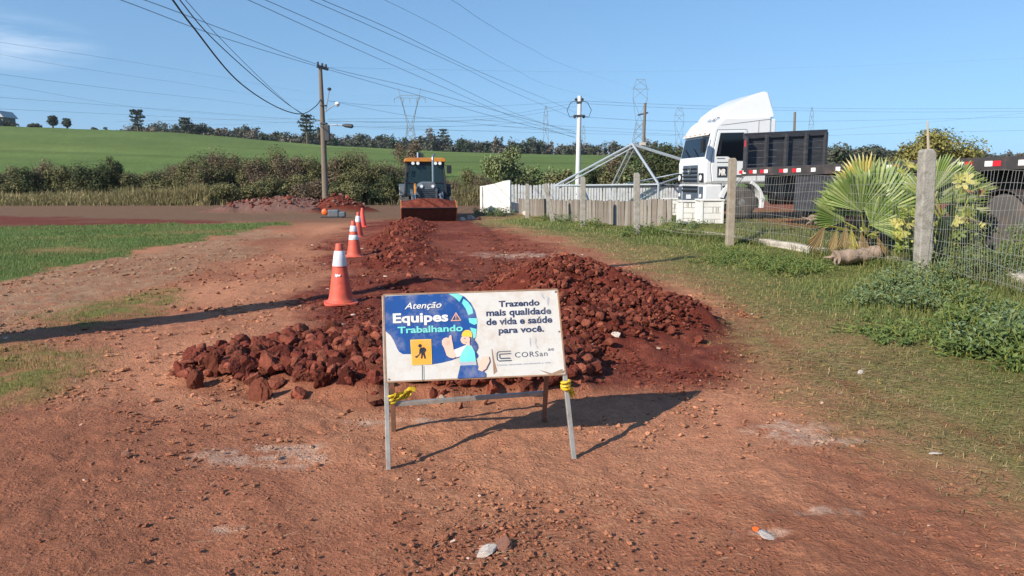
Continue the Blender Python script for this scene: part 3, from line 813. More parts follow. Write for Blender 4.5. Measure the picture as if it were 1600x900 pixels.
# ------------------------------------------------------------------ loose earth, stones, straw, grass
def ico(sub):
    bm = bmesh.new(); bmesh.ops.create_icosphere(bm, subdivisions=sub, radius=1.0)
    V_ = np.array([v.co[:] for v in bm.verts]); F_ = np.array([[v.index for v in f.verts] for f in bm.faces]); bm.free()
    return V_, F_
ICO1, ICO2, ICO3, ICO4 = ico(1), ico(2), ico(3), ico(4)
def rough_stone(base, seed, amp=0.35):
    """angular lump: a sphere cut by random planes and roughened"""
    V_, F_ = base; rs = np.random.default_rng(seed)
    V_ = V_.copy()
    for k in range(9):
        n_ = unit(rs.normal(size=(1, 3)))[0]; d_ = rs.uniform(0.42, 0.8)
        over = V_ @ n_ - d_; V_ = V_ - np.where(over > 0, over, 0)[:, None] * n_ * 0.97
    if len(V_) > 12:
        off = rs.uniform(0, 50, 3)
        ns = np.array([noise.fractal(Vector(v * 2.2 + off), 0.8, 2.1, 4) for v in V_]); V_ = V_ * (1 + 0.10 * amp / 0.35 * ns)[:, None]
    else:
        V_ = V_ * rs.uniform(0.8, 1.15, (len(V_), 1))
    return V_, F_
def scatter_stones(name, P, S, cols, material, templates, flat_=0.75, sink=0.3):
    """many stones as one mesh: positions P (n,3), sizes S (radius)"""
    n = len(P); out_v, out_f, out_c = [], [], []; base = 0
    which = rng.integers(0, len(templates), n)
    for t, (TV, TF) in enumerate(templates):
        ids = np.nonzero(which == t)[0]
        if not len(ids): continue
        m_ = len(ids)
        q = unit(rng.normal(size=(m_, 4)))
        w, x, y, z = q.T
        Rm = np.stack([np.stack([1 - 2 * (y * y + z * z), 2 * (x * y - z * w), 2 * (x * z + y * w)], -1), np.stack([2 * (x * y + z * w), 1 - 2 * (x * x + z * z), 2 * (y * z - x * w)], -1),
                       np.stack([2 * (x * z - y * w), 2 * (y * z + x * w), 1 - 2 * (x * x + y * y)], -1)], 1)
        sc = rng.uniform(0.55, 1.45, (m_, 1, 3))
        VV = np.einsum('nij,nkj->nki', Rm, TV[None] * sc) * S[ids][:, None, None]
        VV[:, :, 2] *= flat_
        VV += P[ids][:, None, :]; VV[:, :, 2] += (S[ids] * flat_ * (1 - sink) - S[ids] * 0.2)[:, None]
        k = TV.shape[0]
        out_v.append(VV.reshape(-1, 3)); out_c.append(np.repeat(cols[ids], k, 0))
        out_f.append((TF[None] + (np.arange(m_) * k)[:, None, None]).reshape(-1, 3) + base); base += m_ * k
    return np_mesh(name, np.vstack(out_v), np.vstack(out_f), material, np.vstack(out_c))
m_clod = attr_mat("clod_soil", rough=0.95, spec=0.1, bump=0.8, bump_scale=45, var=0.3)
T_small = [rough_stone(ICO1, s) for s in range(10)]
T_mid = [rough_stone(ICO2, 40 + s) for s in range(8)]
def place(n, sampler, dens):
    """n points, kept where dens(x, y) beats a random number"""
    X_, Y_ = sampler(n * 3); k = rng.random(len(X_)) < dens(X_, Y_)
    return X_[k][:n], Y_[k][:n]
def box_sampler(x0, x1, y0, y1): return lambda n: (rng.uniform(x0, x1, n), rng.uniform(y0, y1, n))
def fan_sampler(a0, a1, r0, r1, p=1.0):
    def f(n):
        a = np.radians(rng.uniform(a0, a1, n)); r = r0 * (r1 / r0) ** (rng.random(n) ** p); return r * np.sin(a), r * np.cos(a)
    return f
RC = [C_RED * 0.85, C_RED, C_RED2, np.array(lin(92, 46, 38)), np.array(lin(124, 70, 54))]
# crumbs covering the heaps
hx_, hy_ = place(12000, box_sampler(-2.9, 1.2, 4.6, 8.0), lambda x, y: sstep(0.0, 0.10, heap_a(x, y) + 0.03 * fbm(x, y, 4, 3, 8) * (heap_a(x, y) > 0.002)) * np.clip(0.6 + 1.3 * fbm(x, y, 2.2, 3, 115), 0.12, 1))
hs = 0.007 + 0.066 * rng.random(len(hx_)) ** 4.0
hx2, hy2 = place(22000, box_sampler(-1.6, 2.9, 5.6, 10.8), lambda x, y: sstep(0.0, 0.2, heap_b(x, y) + 0.06 * fbm(x, y, 2.5, 3, 9) * (heap_b(x, y) > 0.002)) * np.clip(0.55 + 1.3 * fbm(x, y, 1.8, 3, 117), 0.10, 1))
hs2 = 0.006 + 0.042 * rng.random(len(hx2)) ** 4.5
hx3, hy3 = place(4500, box_sampler(-5.2, -0.2, 9.4, 27.0), lambda x, y: sstep(0.02, 0.2, windrow(x, y)))
hs3 = 0.015 + 0.06 * rng.random(len(hx3)) ** 2.4
hx4, hy4 = place(1500, box_sampler(-17, -5.5, 33, 41), lambda x, y: sstep(0.1, 0.5, heap_c(x, y)))
hs4 = 0.03 + 0.10 * rng.random(len(hx4)) ** 3
for nm, X_, Y_, S_, tm, pal in (("earth_crumbs", hx_, hy_, hs, T_mid, RC), ("loose_rubble", hx2, hy2, hs2, T_mid, RC), ("loose_dirt", hx3, hy3, hs3, T_small, RC), ("dry_rubble", hx4, hy4, hs4, T_small, RC + [np.array(lin(120, 92, 82))] * 4)):
    P_ = np.stack([X_, Y_, zg(X_, Y_) + 0.05 * (heap_a(X_, Y_) + heap_b(X_, Y_) > 0.05)], 1)
    o = link_mesh(nm, scatter_stones(nm, P_, S_, palette(pal, len(X_), 0.25) * (0.88 if nm == 'loose_rubble' else 0.98), m_clod, tm, 0.85)); tag(o, kind='stuff')
o_names = {"earth_crumbs": "crumbled red earth covering the heap behind the notice board", "loose_rubble": "crumbled red earth covering the tall heap",
           "loose_dirt": "crumbled red earth along the trench ridge", "dry_rubble": "stony crumbs on the low heaps by the wooden pole"}
for k_, v_ in o_names.items(): tag(bpy.data.objects[k_], v_, "earth")
# pebbles and crumbs over the road
gx, gy = place(36000, fan_sampler(-40, 38, 2.1, 22, 0.8), lambda x, y: np.clip(1 - 0.85 * zone_masks(x, y)['verge'] - zone_masks(x, y)['crop'], 0.02, 1) * np.clip(0.35 + 0.9 * fbm(x, y, 0.7, 3, 31) + 0.5 * fbm(x, y, 3, 2, 33) + 0.5 * zone_masks(x, y)['red'], 0.03, 1) * (1 - 0.8 * worn(x, y)))
gs = (0.0035 + 0.021 * rng.random(len(gx)) ** 3.4) * np.clip(np.hypot(gx, gy) / 4.5, 0.75, 2.2)
gM = zone_masks(gx, gy)
gc = ground_colour(gx, gy, gM) * rng.uniform(0.72, 1.02, len(gx))[:, None]
pale = rng.random(len(gx)) < 0.012
gc[pale] = palette([lin(196, 170, 150), lin(180, 150, 130)], pale.sum())
o = link_mesh("gravel", scatter_stones("gravel", np.stack([gx, gy, zg(gx, gy)], 1), gs, gc, m_clod, T_small, 0.52, 0.55)); tag(o, "small stones and crumbs of earth strewn over the dirt road", "gravel", kind='stuff')
# big clods: each one a thing
CL = []
for s in range(9):
    TV, TF = rough_stone(ICO4, 100 + s, 0.75)
    c_ = palette(RC, 1)[0][None] * (1 + 0.25 * np.array([noise.fractal(Vector(v * 3.0 + Vector((s, 0, 0))), 1, 2, 3) for v in TV]))[:, None]
    CL.append(np_mesh("earth_clod", TV, TF, m_clod, np.clip(c_ * 0.94, 0.003, 1)))
def clod(x, y, r, label, group, dz=0.0, name="earth_clod", me_=None):
    o = link_mesh(name, me_ or random.choice(CL))
    o.location = (x, y, zg1(x, y) + r * 0.28 + dz)
    o.rotation_euler = (random.uniform(0, 6.3), random.uniform(0, 6.3), random.uniform(0, 6.3))
    s = r; o.scale = (s * random.uniform(.8, 1.5), s * random.uniform(.65, 1.1), s * random.uniform(.5, .95))
    return tag(o, label, "clod", group)
GA, GB, GW = "clods in the coarse heap behind the sign", "clods on the tall red heap", "clods on the ridge beside the cones"
LA = "red brown clod of dug earth in the coarse heap partly hidden by the sign"
LB = "dark red clod lying on the tall heap of finer soil"
LW = "dark red clod on the low soil ridge beside the cones"
cx_, cy_ = place(210, box_sampler(-2.5, 0.9, 4.85, 7.0), lambda x, y: sstep(0.0, 0.16, heap_a(x, y)) * sstep(7.8, 5.0, y + 0.3 * x))
fx_, fy_ = place(46, box_sampler(-2.7, 0.4, 4.7, 7.4), lambda x, y: (heap_a(x, y) < 0.02) * sstep(1.35, 1.0, ell(x, y, -0.95, 5.9, 1.6, 0.95, 0.12)) * 0.8)
for x, y in zip(fx_, fy_): clod(x, y, 0.018 + 0.05 * random.random() ** 2.0, LA, GA)
for x, y in zip(cx_, cy_): clod(x, y, 0.035 + 0.09 * random.random() ** 2.4, LA, GA)
for x_, y_, r_ in ((300, 610, .085), (345, 600, .12), (375, 606, .10), (420, 600, .11), (400, 628, .085), (460, 612, .10), (500, 618, .09), (540, 620, .10), (470, 585, .10), (520, 590, .09), (440, 560, .09), (575, 610, .09)):
    p = gnd(x_, y_); clod(p.x, p.y + r_, r_, LA, GA)
cx_, cy_ = place(60, box_sampler(-0.3, 2.6, 6.2, 9.6), lambda x, y: sstep(0.05, 0.25, heap_b(x, y)) * sstep(9.4, 7.2, y))
for x, y in zip(cx_, cy_): clod(x, y, 0.03 + 0.07 * random.random() ** 2.6, LB, GB)
cx_, cy_ = place(45, box_sampler(-3.8, -0.8, 9.6, 20), lambda x, y: sstep(0.06, 0.2, windrow(x, y)))
for x, y in zip(cx_, cy_): clod(x, y, 0.05 + 0.09 * random.random() ** 2, LW, GW)
# single stones lying on the road that one can point at
m_stone_pale = mat("pale_stone", lin(176, 150, 130), rough=0.9, var=0.3, scale=8, bump=0.6, bump_scale=25, dirt=lin(150, 92, 68), dirt_amt=0.9, dirt_scale=6)
m_stone_white = mat("chalky_stone", lin(206, 196, 184), rough=0.9, var=0.2, scale=8, bump=0.6, bump_scale=25, dirt=lin(160, 104, 80), dirt_amt=0.9, dirt_scale=9)
m_stone_red = mat("buried_stone", lin(158, 108, 86), rough=0.95, var=0.2, scale=9, bump=0.7, bump_scale=30)
def stone(px_, py_, r, m, label, flat_=0.7, seed=1, cat="stone", dz=0.0):
    p = gnd(px_, py_, dz); TV, TF = rough_stone(ICO3, seed, 0.4)
    me_ = np_mesh("stone", TV, TF, m, None, False); o = link_mesh("stone", me_)
    o.location = (p.x, p.y, zg1(p.x, p.y) + r * flat_ * 0.35); o.scale = (r, r * 0.85, r * flat_); o.rotation_euler = (0.2, 0.1, seed * 1.3)
    return tag(o, label, cat)
stone(760, 866, 0.055, m_stone_white, "chalk white stone half buried at the bottom edge of the road", 0.35, 3)
stone(782, 856, 0.055, m_stone_red, "rounded brown stone touching the chalk white half buried stone", 0.45, 4)
stone(197, 716, 0.032, m_stone_red, "fist sized brown lump alone on the bare road", 0.8, 5)
stone(1195, 836, 0.05, m_stone_white, "flat white stone beside the tiny orange scrap", 0.3, 6)
stone(1462, 711, 0.035, m_stone_white, "small pale slab lying in the dry verge", 0.3, 7)
stone(1345, 585, 0.03, m_stone_white, "small whitish stone in the short dry grass", 0.8, 8)
stone(805, 520, 0.12, m_stone_pale, "pale brown boulder half hidden by the notice board", 0.8, 9)
stone(573, 562, 0.11, m_stone_pale, "largest tan boulder on top of the coarse heap", 0.75, 10)
stone(963, 490, 0.05, m_stone_white, "white chip stuck in the side of the tall red heap", 0.9, 12, dz=0.33)
stone(690, 594, 0.045, m_stone_pale, "pale pebble lying in the heap below the notice board", 0.9, 13, dz=0.15)
_sc = stone(1181, 833, 0.016, mat("orange_scrap", lin(240, 96, 30), rough=0.5), "tiny bright orange plastic scrap on the chalky patch", 0.6, 14, "scrap"); _sc.name = "plastic_scrap"; _sc.location.z += 0.015

# ---- blades, straw
def blades(name, X_, Y_, H, W, cols, material, lean=0.5, lying=False, r=rng):
    n = len(X_); a = r.uniform(0, 2 * math.pi, n); d = np.stack([np.cos(a), np.sin(a), np.zeros(n)], 1)
    s = np.stack([-d[:, 1], d[:, 0], np.zeros(n)], 1)
    P_ = np.stack([X_, Y_, zg(X_, Y_) + (0.008 if lying else -0.005)], 1)
    ln = (r.random(n) * lean)[:, None]
    H = np.asarray(H)[:, None]; W = np.asarray(W)[:, None]
    if lying:
        up = np.stack([np.zeros(n), np.zeros(n), r.uniform(0.0, 0.12, n)], 1)
        tip = P_ + d * H + up * H
        tw = np.stack([np.zeros(n), np.zeros(n), np.full(n, 0.35)], 1)
        V_ = np.stack([P_ - s * W / 2, P_ + s * W / 2 + tw * W * .5, tip], 1)
        return np_mesh(name, V_.reshape(-1, 3), np.arange(n * 3).reshape(n, 3), material, np.repeat(cols, 3, 0))
    mid = P_ + d * (H * ln * 0.4) + np.array([0, 0, 1]) * H * 0.6
    tip = P_ + d * (H * ln) + np.array([0, 0, 1]) * H * (1 - 0.35 * ln)
    V_ = np.stack([P_ - s * W / 2, P_ + s * W / 2, mid + s * W * 0.36, mid - s * W * 0.36, tip], 1)
    T_ = np.array([[0, 1, 2], [0, 2, 3], [3, 2, 4]])
    Fb = (T_[None] + (np.arange(n) * 5)[:, None, None]).reshape(-1, 3)
    return np_mesh(name, V_.reshape(-1, 3), Fb, material, np.repeat(cols, 5, 0))
m_grass = attr_mat("grass_blades", rough=0.6, translucent=0.3)
m_straw = attr_mat("straw", rough=0.8)
def keep(X_, Y_, prob): k = rng.random(len(X_)) < prob; return X_[k], Y_[k]
# verge grass
X_, Y_ = fan_sampler(-3, 44, 3.0, 34, 0.75)(380000)
M_ = zone_masks(X_, Y_)
pv = np.clip(M_['verge'] * (0.10 + 0.35 * np.clip(M_['vdist'] / 3.2, 0, 1) + 0.4 * M_['lush']) * np.clip(0.7 + 0.9 * fbm(X_, Y_, 2.2, 3, 35), 0.1, 1), 0, 1) * (1 - 0.4 * M_['yard'])
X_, Y_ = keep(X_, Y_, pv); M_ = zone_masks(X_, Y_); n = len(X_)
far_ = np.clip(np.hypot(X_, Y_) / 7, 0.7, 3.2)
H = (0.016 + 0.035 * rng.random(n) + 0.07 * M_['lush'] * rng.random(n)) * np.clip(far_, .9, 1.4)
W = 0.0045 * far_
gr = np.clip(M_['vdist'] / 2.6 + 0.45 * fbm(X_, Y_, 0.6, 3, 36) + 0.6 * M_['lush'] - 0.15, 0, 1)
isg = rng.random(n) < (0.22 + 0.75 * gr)
cols = np.where(isg[:, None], palette([lin(122, 130, 74), lin(104, 118, 62), lin(140, 138, 84)], n), palette([lin(170, 148, 98), lin(146, 124, 78), lin(124, 112, 64), lin(186, 164, 118)], n))
o = link_mesh("grass", blades("grass", X_, Y_, H, W, cols, m_grass, 0.9)); tag(o, "short patchy grass of the verge and yard", "grass", kind='stuff')
# straw and clippings lying on verge and track edges
X_, Y_ = fan_sampler(-42, 42, 2.4, 24, 0.8)(120000); M_ = zone_masks(X_, Y_)
ve = M_['verge'] * np.clip(1.15 - M_['vdist'] / 4.5, 0.15, 1)
pv = np.clip(0.9 * ve + 0.95 * M_['straw'] + 0.8 * M_['olive'] + 0.05 + 0.12 * sstep(0.1, 0.4, fbm(X_, Y_, 0.8, 3, 37)), 0, 1) * np.clip(0.55 + fbm(X_, Y_, 2.5, 3, 38), 0.05, 1) * (1 - M_['crop'])
X_, Y_ = keep(X_, Y_, pv); M_ = zone_masks(X_, Y_); n = len(X_); far_ = np.clip(np.hypot(X_, Y_) / 7, 0.6, 2.6)
cols = palette([lin(182, 156, 118), lin(160, 132, 98), lin(140, 118, 92), lin(200, 178, 144)], n)
st = M_['straw'][:, None]; cols = cols * (1 - st) + cols * np.array([0.92, 0.92, 1.05]) * st
o = link_mesh("straw", blades("straw", X_, Y_, 0.02 + 0.09 * rng.random(n) ** 1.7, 0.003 * far_, cols, m_straw, lying=True)); tag(o, "dry straw and clippings strewn along the edges of the track", "straw", kind='stuff')
# matted grass leaves lying through the verge
X_, Y_ = fan_sampler(-3, 44, 3.0, 26, 0.75)(170000); M_ = zone_masks(X_, Y_)
X_, Y_ = keep(X_, Y_, M_['verge'] * (1 - M_['yard']) * np.clip(0.35 + 0.25 * M_['vdist'] + 0.5 * fbm(X_, Y_, 1.8, 3, 44), 0.05, 1)); M_ = zone_masks(X_, Y_); n = len(X_); far_ = np.clip(np.hypot(X_, Y_) / 7, 0.7, 2.8)
gr = np.clip(M_['vdist'] / 2.4 + 0.5 * fbm(X_, Y_, 0.6, 3, 36) + 0.5 * M_['lush'] - 0.1, 0, 1)
cols = np.where((rng.random(n) < 0.28 + 0.7 * gr)[:, None], palette([lin(118, 122, 68), lin(100, 110, 58), lin(140, 136, 82), lin(86, 96, 50)], n), palette([lin(160, 138, 92), lin(136, 116, 74), lin(112, 96, 62)], n))
o = link_mesh("matted_grass", blades("matted_grass", X_, Y_, 0.035 + 0.08 * rng.random(n), 0.0075 * far_, cols * rng.uniform(0.7, 1.65, n)[:, None], m_grass, lying=True)); tag(o, "matted olive grass leaves lying through the verge", "grass", kind='stuff')
# olive tufts on the near left
X_, Y_ = fan_sampler(-44, -18, 4.5, 11, 1)(60000); M_ = zone_masks(X_, Y_)
X_, Y_ = keep(X_, Y_, M_['olive'] * np.clip(0.4 + 0.9 * fbm(X_, Y_, 2, 3, 39), 0, 1) + 0.03 * M_['straw']); n = len(X_)
o = link_mesh("weeds", blades("weeds", X_, Y_, 0.02 + 0.04 * rng.random(n), np.full(n, 0.005), palette([lin(116, 116, 56), lin(96, 104, 48), lin(150, 138, 84)], n), m_grass, 1.0)); tag(o, "thin olive weeds on the edge of the dirt track", "weeds", kind='stuff')
# taller grass leaning over the kerb
s_ = rng.random(60000); FP = np.array(FENCE[:5]); cum = np.concatenate([[0], np.cumsum(np.linalg.norm(np.diff(FP, axis=0), axis=1))]); L_ = s_ * cum[-1]
bx_ = np.interp(L_, cum, FP[:, 0]); by_ = np.interp(L_, cum, FP[:, 1]); off_ = rng.normal(-0.22, 0.22, len(s_)); X_ = bx_ + off_; Y_ = by_ + off_ * 0.25
X_, Y_ = keep(X_, Y_, np.clip(0.55 + 1.5 * fbm(X_, Y_, 0.55, 3, 48), 0.0, 1) * (Y_ > 4)); n = len(X_); far_ = np.clip(np.hypot(X_, Y_) / 8, 0.8, 2.4)
o = link_mesh("kerb_grass", blades("kerb_grass", X_, Y_, 0.06 + 0.20 * rng.random(n) ** 1.4, 0.007 * far_, palette([lin(98, 116, 60), lin(84, 104, 52), lin(122, 126, 72), lin(146, 136, 88)], n), m_grass, 1.0)); tag(o, "longer green grass leaning over the kerb beams", "grass", kind='stuff')
# young crop
X_, Y_ = fan_sampler(-46, -14, 9, 31, 0.8)(150000); M_ = zone_masks(X_, Y_)
X_, Y_ = keep(X_, Y_, M_['crop'] * np.clip(0.7 + 1.1 * fbm(X_, Y_, 0.8, 3, 40), 0.10, 1)); n = len(X_); far_ = np.clip(np.hypot(X_, Y_) / 12, 0.8, 2.4)
o = link_mesh("young_crop_grass", blades("young_crop_grass", X_, Y_, 0.025 + 0.06 * rng.random(n), 0.006 * far_, palette([lin(108, 124, 68), lin(96, 114, 60), lin(122, 134, 80)], n), m_grass, 0.7)); tag(o, "bright green young crop growing beside the dirt track", "crop", kind='stuff')

# ------------------------------------------------------------------ fences, walls and steel frame beside the road
m_conc = mat("weathered_concrete", lin(150, 144, 134), rough=0.9, var=0.25, scale=7, bump=0.5, bump_scale=30, dirt=lin(92, 88, 76), dirt_amt=0.7, dirt_scale=6)
m_conc_pale = mat("pale_concrete", lin(186, 176, 162), rough=0.9, var=0.2, scale=6, bump=0.5, bump_scale=24, dirt=lin(132, 112, 92), dirt_amt=0.8, dirt_scale=5)
m_white = mat("white_wash", lin(212, 210, 204), rough=0.8, var=0.06, scale=4, bump=0.15, bump_scale=14, dirt=lin(196, 184, 168), dirt_amt=0.5, dirt_scale=3)
m_slab = mat("grey_slab", lin(138, 130, 120), rough=0.9, var=0.28, scale=3, dirt=lin(104, 92, 80), dirt_amt=0.6, dirt_scale=2.5, stretch=(3, 3, 0.6))
m_slab2 = mat("brown_slab", lin(120, 110, 100), rough=0.9, var=0.28, scale=3, dirt=lin(96, 84, 74), dirt_amt=0.6, dirt_scale=2.5, stretch=(3, 3, 0.6))
m_picket = mat("picket_white", lin(198, 198, 198), rough=0.7, var=0.12, scale=5, dirt=lin(150, 144, 138), dirt_amt=0.6)
m_wire = mat("fence_wire", lin(176, 172, 164), rough=0.45, metal=0.5, var=0.1)
m_steel = mat("galvanised_tube", lin(178, 184, 186), rough=0.4, metal=0.35, var=0.12, scale=5)
m_dark = mat("dark_steel", lin(70, 72, 74), rough=0.6, var=0.2)

def yz(x, y): return zg1(x, y)
def fence_post(px_, base_py, top_py, w, label, lean_top=None, m=m_conc, Yd=None, group="square concrete fence posts"):
    """square post whose foot is at a photo point, its head sloped"""
    z0 = 0.12
    p = gnd(px_, base_py, z0) if Yd is None else at(px_, base_py, Yd)
    top = at(lean_top if lean_top else px_, top_py, p.y)
    g0 = yz(p.x, p.y)
    t = thing("fence_post", label, "fence post", (p.x, p.y, g0), 0, group)
    d = Vector((top.x - p.x, 0, top.z - g0)); h = d.length
    M_ = Vector((0, 0, 1)).rotation_difference(d.normalized()).to_matrix()
    b = MB(); prof = [(-w / 2, -0.15), (w / 2, -0.15), (w / 2 * 0.94, h - w * 0.35), (w * 0.25, h), (-w * 0.35, h), (-w / 2 * 0.94, h - w * 0.2)]
    b.prism(prof, -w / 2, w / 2, axis='y'); b.v = [tuple(M_ @ Vector(v)) for v in b.v]
    b.build("shaft", m, t, bevel=w * 0.09)
    return t, p, h, M_
fpA = fence_post(1441, 424, 233, 0.20, "thick weathered concrete fence post in front of the yellow leaved plant", lean_top=1449)
b = MB(); b.bar((0.03, 0.02, fpA[2] - 0.06), (0.0, 0.03, fpA[2] + 0.42), 0.035, 0.03, w2=0.02)
b.v = [tuple(fpA[3] @ Vector(v)) for v in b.v]
b.build("stake", mat("pale_timber", lin(176, 160, 138), 0.8), fpA[0], bevel=0.004)
fpB = fence_post(1140, 377, 247, 0.17, "tall concrete fence post in front of the lorry wheel", lean_top=1145, m=mat("brown_post", lin(150, 138, 122), rough=0.9, var=0.25, scale=6, bump=0.4, dirt=lin(110, 92, 78), dirt_amt=0.7, dirt_scale=4))
fpC = fence_post(995, 360, 270, 0.17, "tall concrete post at the near end of the board fence")
fpD = fence_post(911, 349, 276, 0.17, "upright concrete post halfway along the board fence")
fpE = fence_post(864, 341, 287, 0.17, "concrete post leaning sideways against the board fence", lean_top=852)
fpF = fence_post(824, 336, 287, 0.17, "short upright concrete post at the far end of the board fence")
fpG = fence_post(1760, 505, 200, 0.20, "concrete fence post nearest the photographer")
# concrete kerb beams below the wire fence
def kerb(a, b_, label, h=0.2, w=0.2):
    a, b_ = Vector((*a, 0)), Vector((*b_, 0)); n_ = 26
    d = (b_ - a).normalized(); s = Vector((d.y, -d.x, 0))
    t = thing("kerb_beam", label, "kerb", (a.x, a.y, yz(a.x - 0.4, a.y)))
    mb = MB(); o0 = Vector((a.x, a.y, yz(a.x - 0.4, a.y))); vs_ = []
    for k in range(n_ + 1):
        p = a.lerp(b_, k / n_); g = zg1(p.x - 0.35, p.y)
        hh = h * (1 + 0.22 * noise.noise(Vector((k * 0.9, a.y, 0)))); j = 0.03 * noise.noise(Vector((k * 1.3, a.y, 5)))
        for sx, zz in ((-w / 2, -0.15), (w / 2, -0.15), (w / 2, hh), (w / 2 - 0.03, hh + .02), (-w / 2 + 0.03, hh + .02), (-w / 2, hh)):
            vs_.append(p + s * (sx + j) + Vector((0, 0, g + zz)) - o0)
    fs = [tuple(range(6)), tuple(range(n_ * 6, n_ * 6 + 6))]
    for k in range(n_):
        for q in range(6): fs.append((k * 6 + q, k * 6 + (q + 1) % 6, (k + 1) * 6 + (q + 1) % 6, (k + 1) * 6 + q))
    mb.add(vs_, fs); mb.build("beam", m_conc_pale, t, bevel=0.008); return t
kerb((4.75, 21.0), (5.55, 18.95), "reddish concrete kerb beam running up to the tall post by the lorry", 0.13)
kerb((5.65, 18.6), (6.95, 12.5), "long whitish kerb beam between the two tall posts below the fan palm", 0.13)
kerb((7.03, 12.1), (7.45, 6.0), "rough white kerb beam past the thick post in tall weeds", 0.18)
# woven wire panels
def wire_panel(a, b_, label, h, step, rows, seed, r=0.0022):
    rs = random.Random(seed); a, b_ = Vector((*a, 0)), Vector((*b_, 0)); L = (b_ - a).length
    base = Vector((a.x, a.y, yz(a.x, a.y)))
    t = thing("wire_fence", label, "wire fence", base)
    def P(s, z):                                     # the net bulges a little between posts
        p = a.lerp(b_, s); g = zg1(p.x, p.y)
        d = (b_ - a).normalized(); nrm = Vector((d.y, -d.x, 0))
        return p + nrm * (0.05 * math.sin(s * 9 + z * 2 + seed)) + Vector((0, 0, g + z + 0.02 * math.sin(s * 14 + z * 5))) - base
    mb = MB()
    for k in range(rows):
        z = 0.22 + (h - 0.22) * (k / (rows - 1)) ** 0.9
        mb.tube([P(s, z) for s in np.linspace(0, 1, 22)], r * 1.25, 4)
    mb.build("line_wire", m_wire, t)
    n_ = int(L / step); mb = MB()
    for k in range(n_):
        s = (k + 0.5 + rs.uniform(-0.15, 0.15)) / n_
        zs = np.linspace(0.18, h, 7); mb.tube([P(s + 0.004 * math.sin(z * 4 + k), z) for z in zs], r, 4)
    mb.build("stay_wire", m_wire, t)
    return t
pA, pB, pC_, pG = fpA[1].xy, fpB[1].xy, fpC[1].xy, fpG[1].xy
wire_panel(pA, pG, "grey woven wire fence from the thick post to the edge of the picture", 1.62, 0.075, 9, 2)
wire_panel(pB, pA, "grey woven wire fence in front of the fan palm", 1.6, 0.085, 9, 3)
def strands(a, b_, zs, label, seed):
    base = Vector((a.x, a.y, yz(a.x, a.y))); t = thing("wire_strands", label, "fence wire", base)
    for k, (z0, z1) in enumerate(zs):
        mb = MB(); A_ = Vector((a.x, a.y, yz(a.x, a.y) + z0)); B_ = Vector((b_.x, b_.y, yz(b_.x, b_.y) + z1))
        mb.tube([A_.lerp(B_, s) + Vector((0, 0, -0.12 * math.sin(math.pi * s))) - base for s in np.linspace(0, 1, 12)], 0.004, 4)
        mb.build("wire", m_wire, t)
strands(pC_, pB, [(1.55, 1.5), (1.2, 1.05), (0.55, 0.6), (0.35, 0.3)], "few slack wires strung over the white blocks", 4)

# board fence: each upright slab stands by itself
SL = [Vector(P2((1052, 357))[0]), Vector(P2((985, 354))[0]), Vector(P2((905, 346))[0]), Vector(P2((812, 334))[0])]
tops = [310, 313, 312, 309.5]
seg = [(SL[k + 1] - SL[k]).length for k in range(3)]; tot = sum(seg); s_pos = 0.05; k_ = 0
rs = random.Random(5)
while s_pos < tot - 0.1:
    w = rs.uniform(0.13, 0.21); q = 0; rem = s_pos + w / 2
    while q < 2 and rem > seg[q]: rem -= seg[q]; q += 1
    d = (SL[q + 1] - SL[q]).normalized(); p = SL[q] + d * rem; f = rem / seg[q]
    ypx = tops[q] * (1 - f) + tops[q + 1] * f
    g = yz(p.x - 0.1, p.y); hz = 1.5 - (ypx - 283) / F * p.y - g + rs.uniform(-0.035, 0.03)
    b = MB(); b.prism([(-w / 2, -0.12), (w / 2, -0.12), (w / 2 - rs.uniform(0, .02), hz - rs.uniform(0, .03)), (-w / 2 + rs.uniform(0, .02), hz)], -0.03, 0.03, axis='y')
    o = b.build("fence_board", [m_slab, m_slab2][rs.random() < 0.4], bevel=0.008)
    o.location = (p.x, p.y, g); o.rotation_euler = (rs.uniform(-.04, .02), rs.uniform(-.025, .025), math.atan2(d.y, d.x) + rs.uniform(-.03, .03))
    tag(o, "upright grey brown board in the low fence along the verge", "fence board", "upright boards of the low fence")
    s_pos += w + rs.choice([0.003, 0.005, 0.012]); k_ += 1
# white wall panel at the far corner
wa, wb = at(750, 334, 36.0), at(797, 334, 35.4); wa.z = wb.z = 0
t = thing("white_wall", "bright white masonry wall panel at the far corner of the yard", "wall", (wa.x, wa.y, -0.12))
d = Vector((wb.x - wa.x, wb.y - wa.y, 0)); L = d.length
M_ = Matrix.Rotation(math.atan2(d.y, d.x), 3, 'Z')
zl, zr = at(750, 291, wa.y).z + 0.12, at(797, 281.5, wb.y).z + 0.12
b = MB(); b.prism([(0, 0), (L, 0), (L, zr), (L * 0.82, zr - 0.03), (L * 0.45, zl + 0.11), (L * 0.12, zl + 0.02), (0, zl)], 0, 0.16); b.v = [tuple(M_ @ Vector(v)) for v in b.v]
b.build("wall", m_white, t, bevel=0.012)
b = MB(); b.box((0.14, -0.012, zl * 0.55), (0.05, 0.024, zl * 0.86)); b.v = [tuple(M_ @ Vector(v)) for v in b.v]; b.build("pillar_joint", m_conc, t)
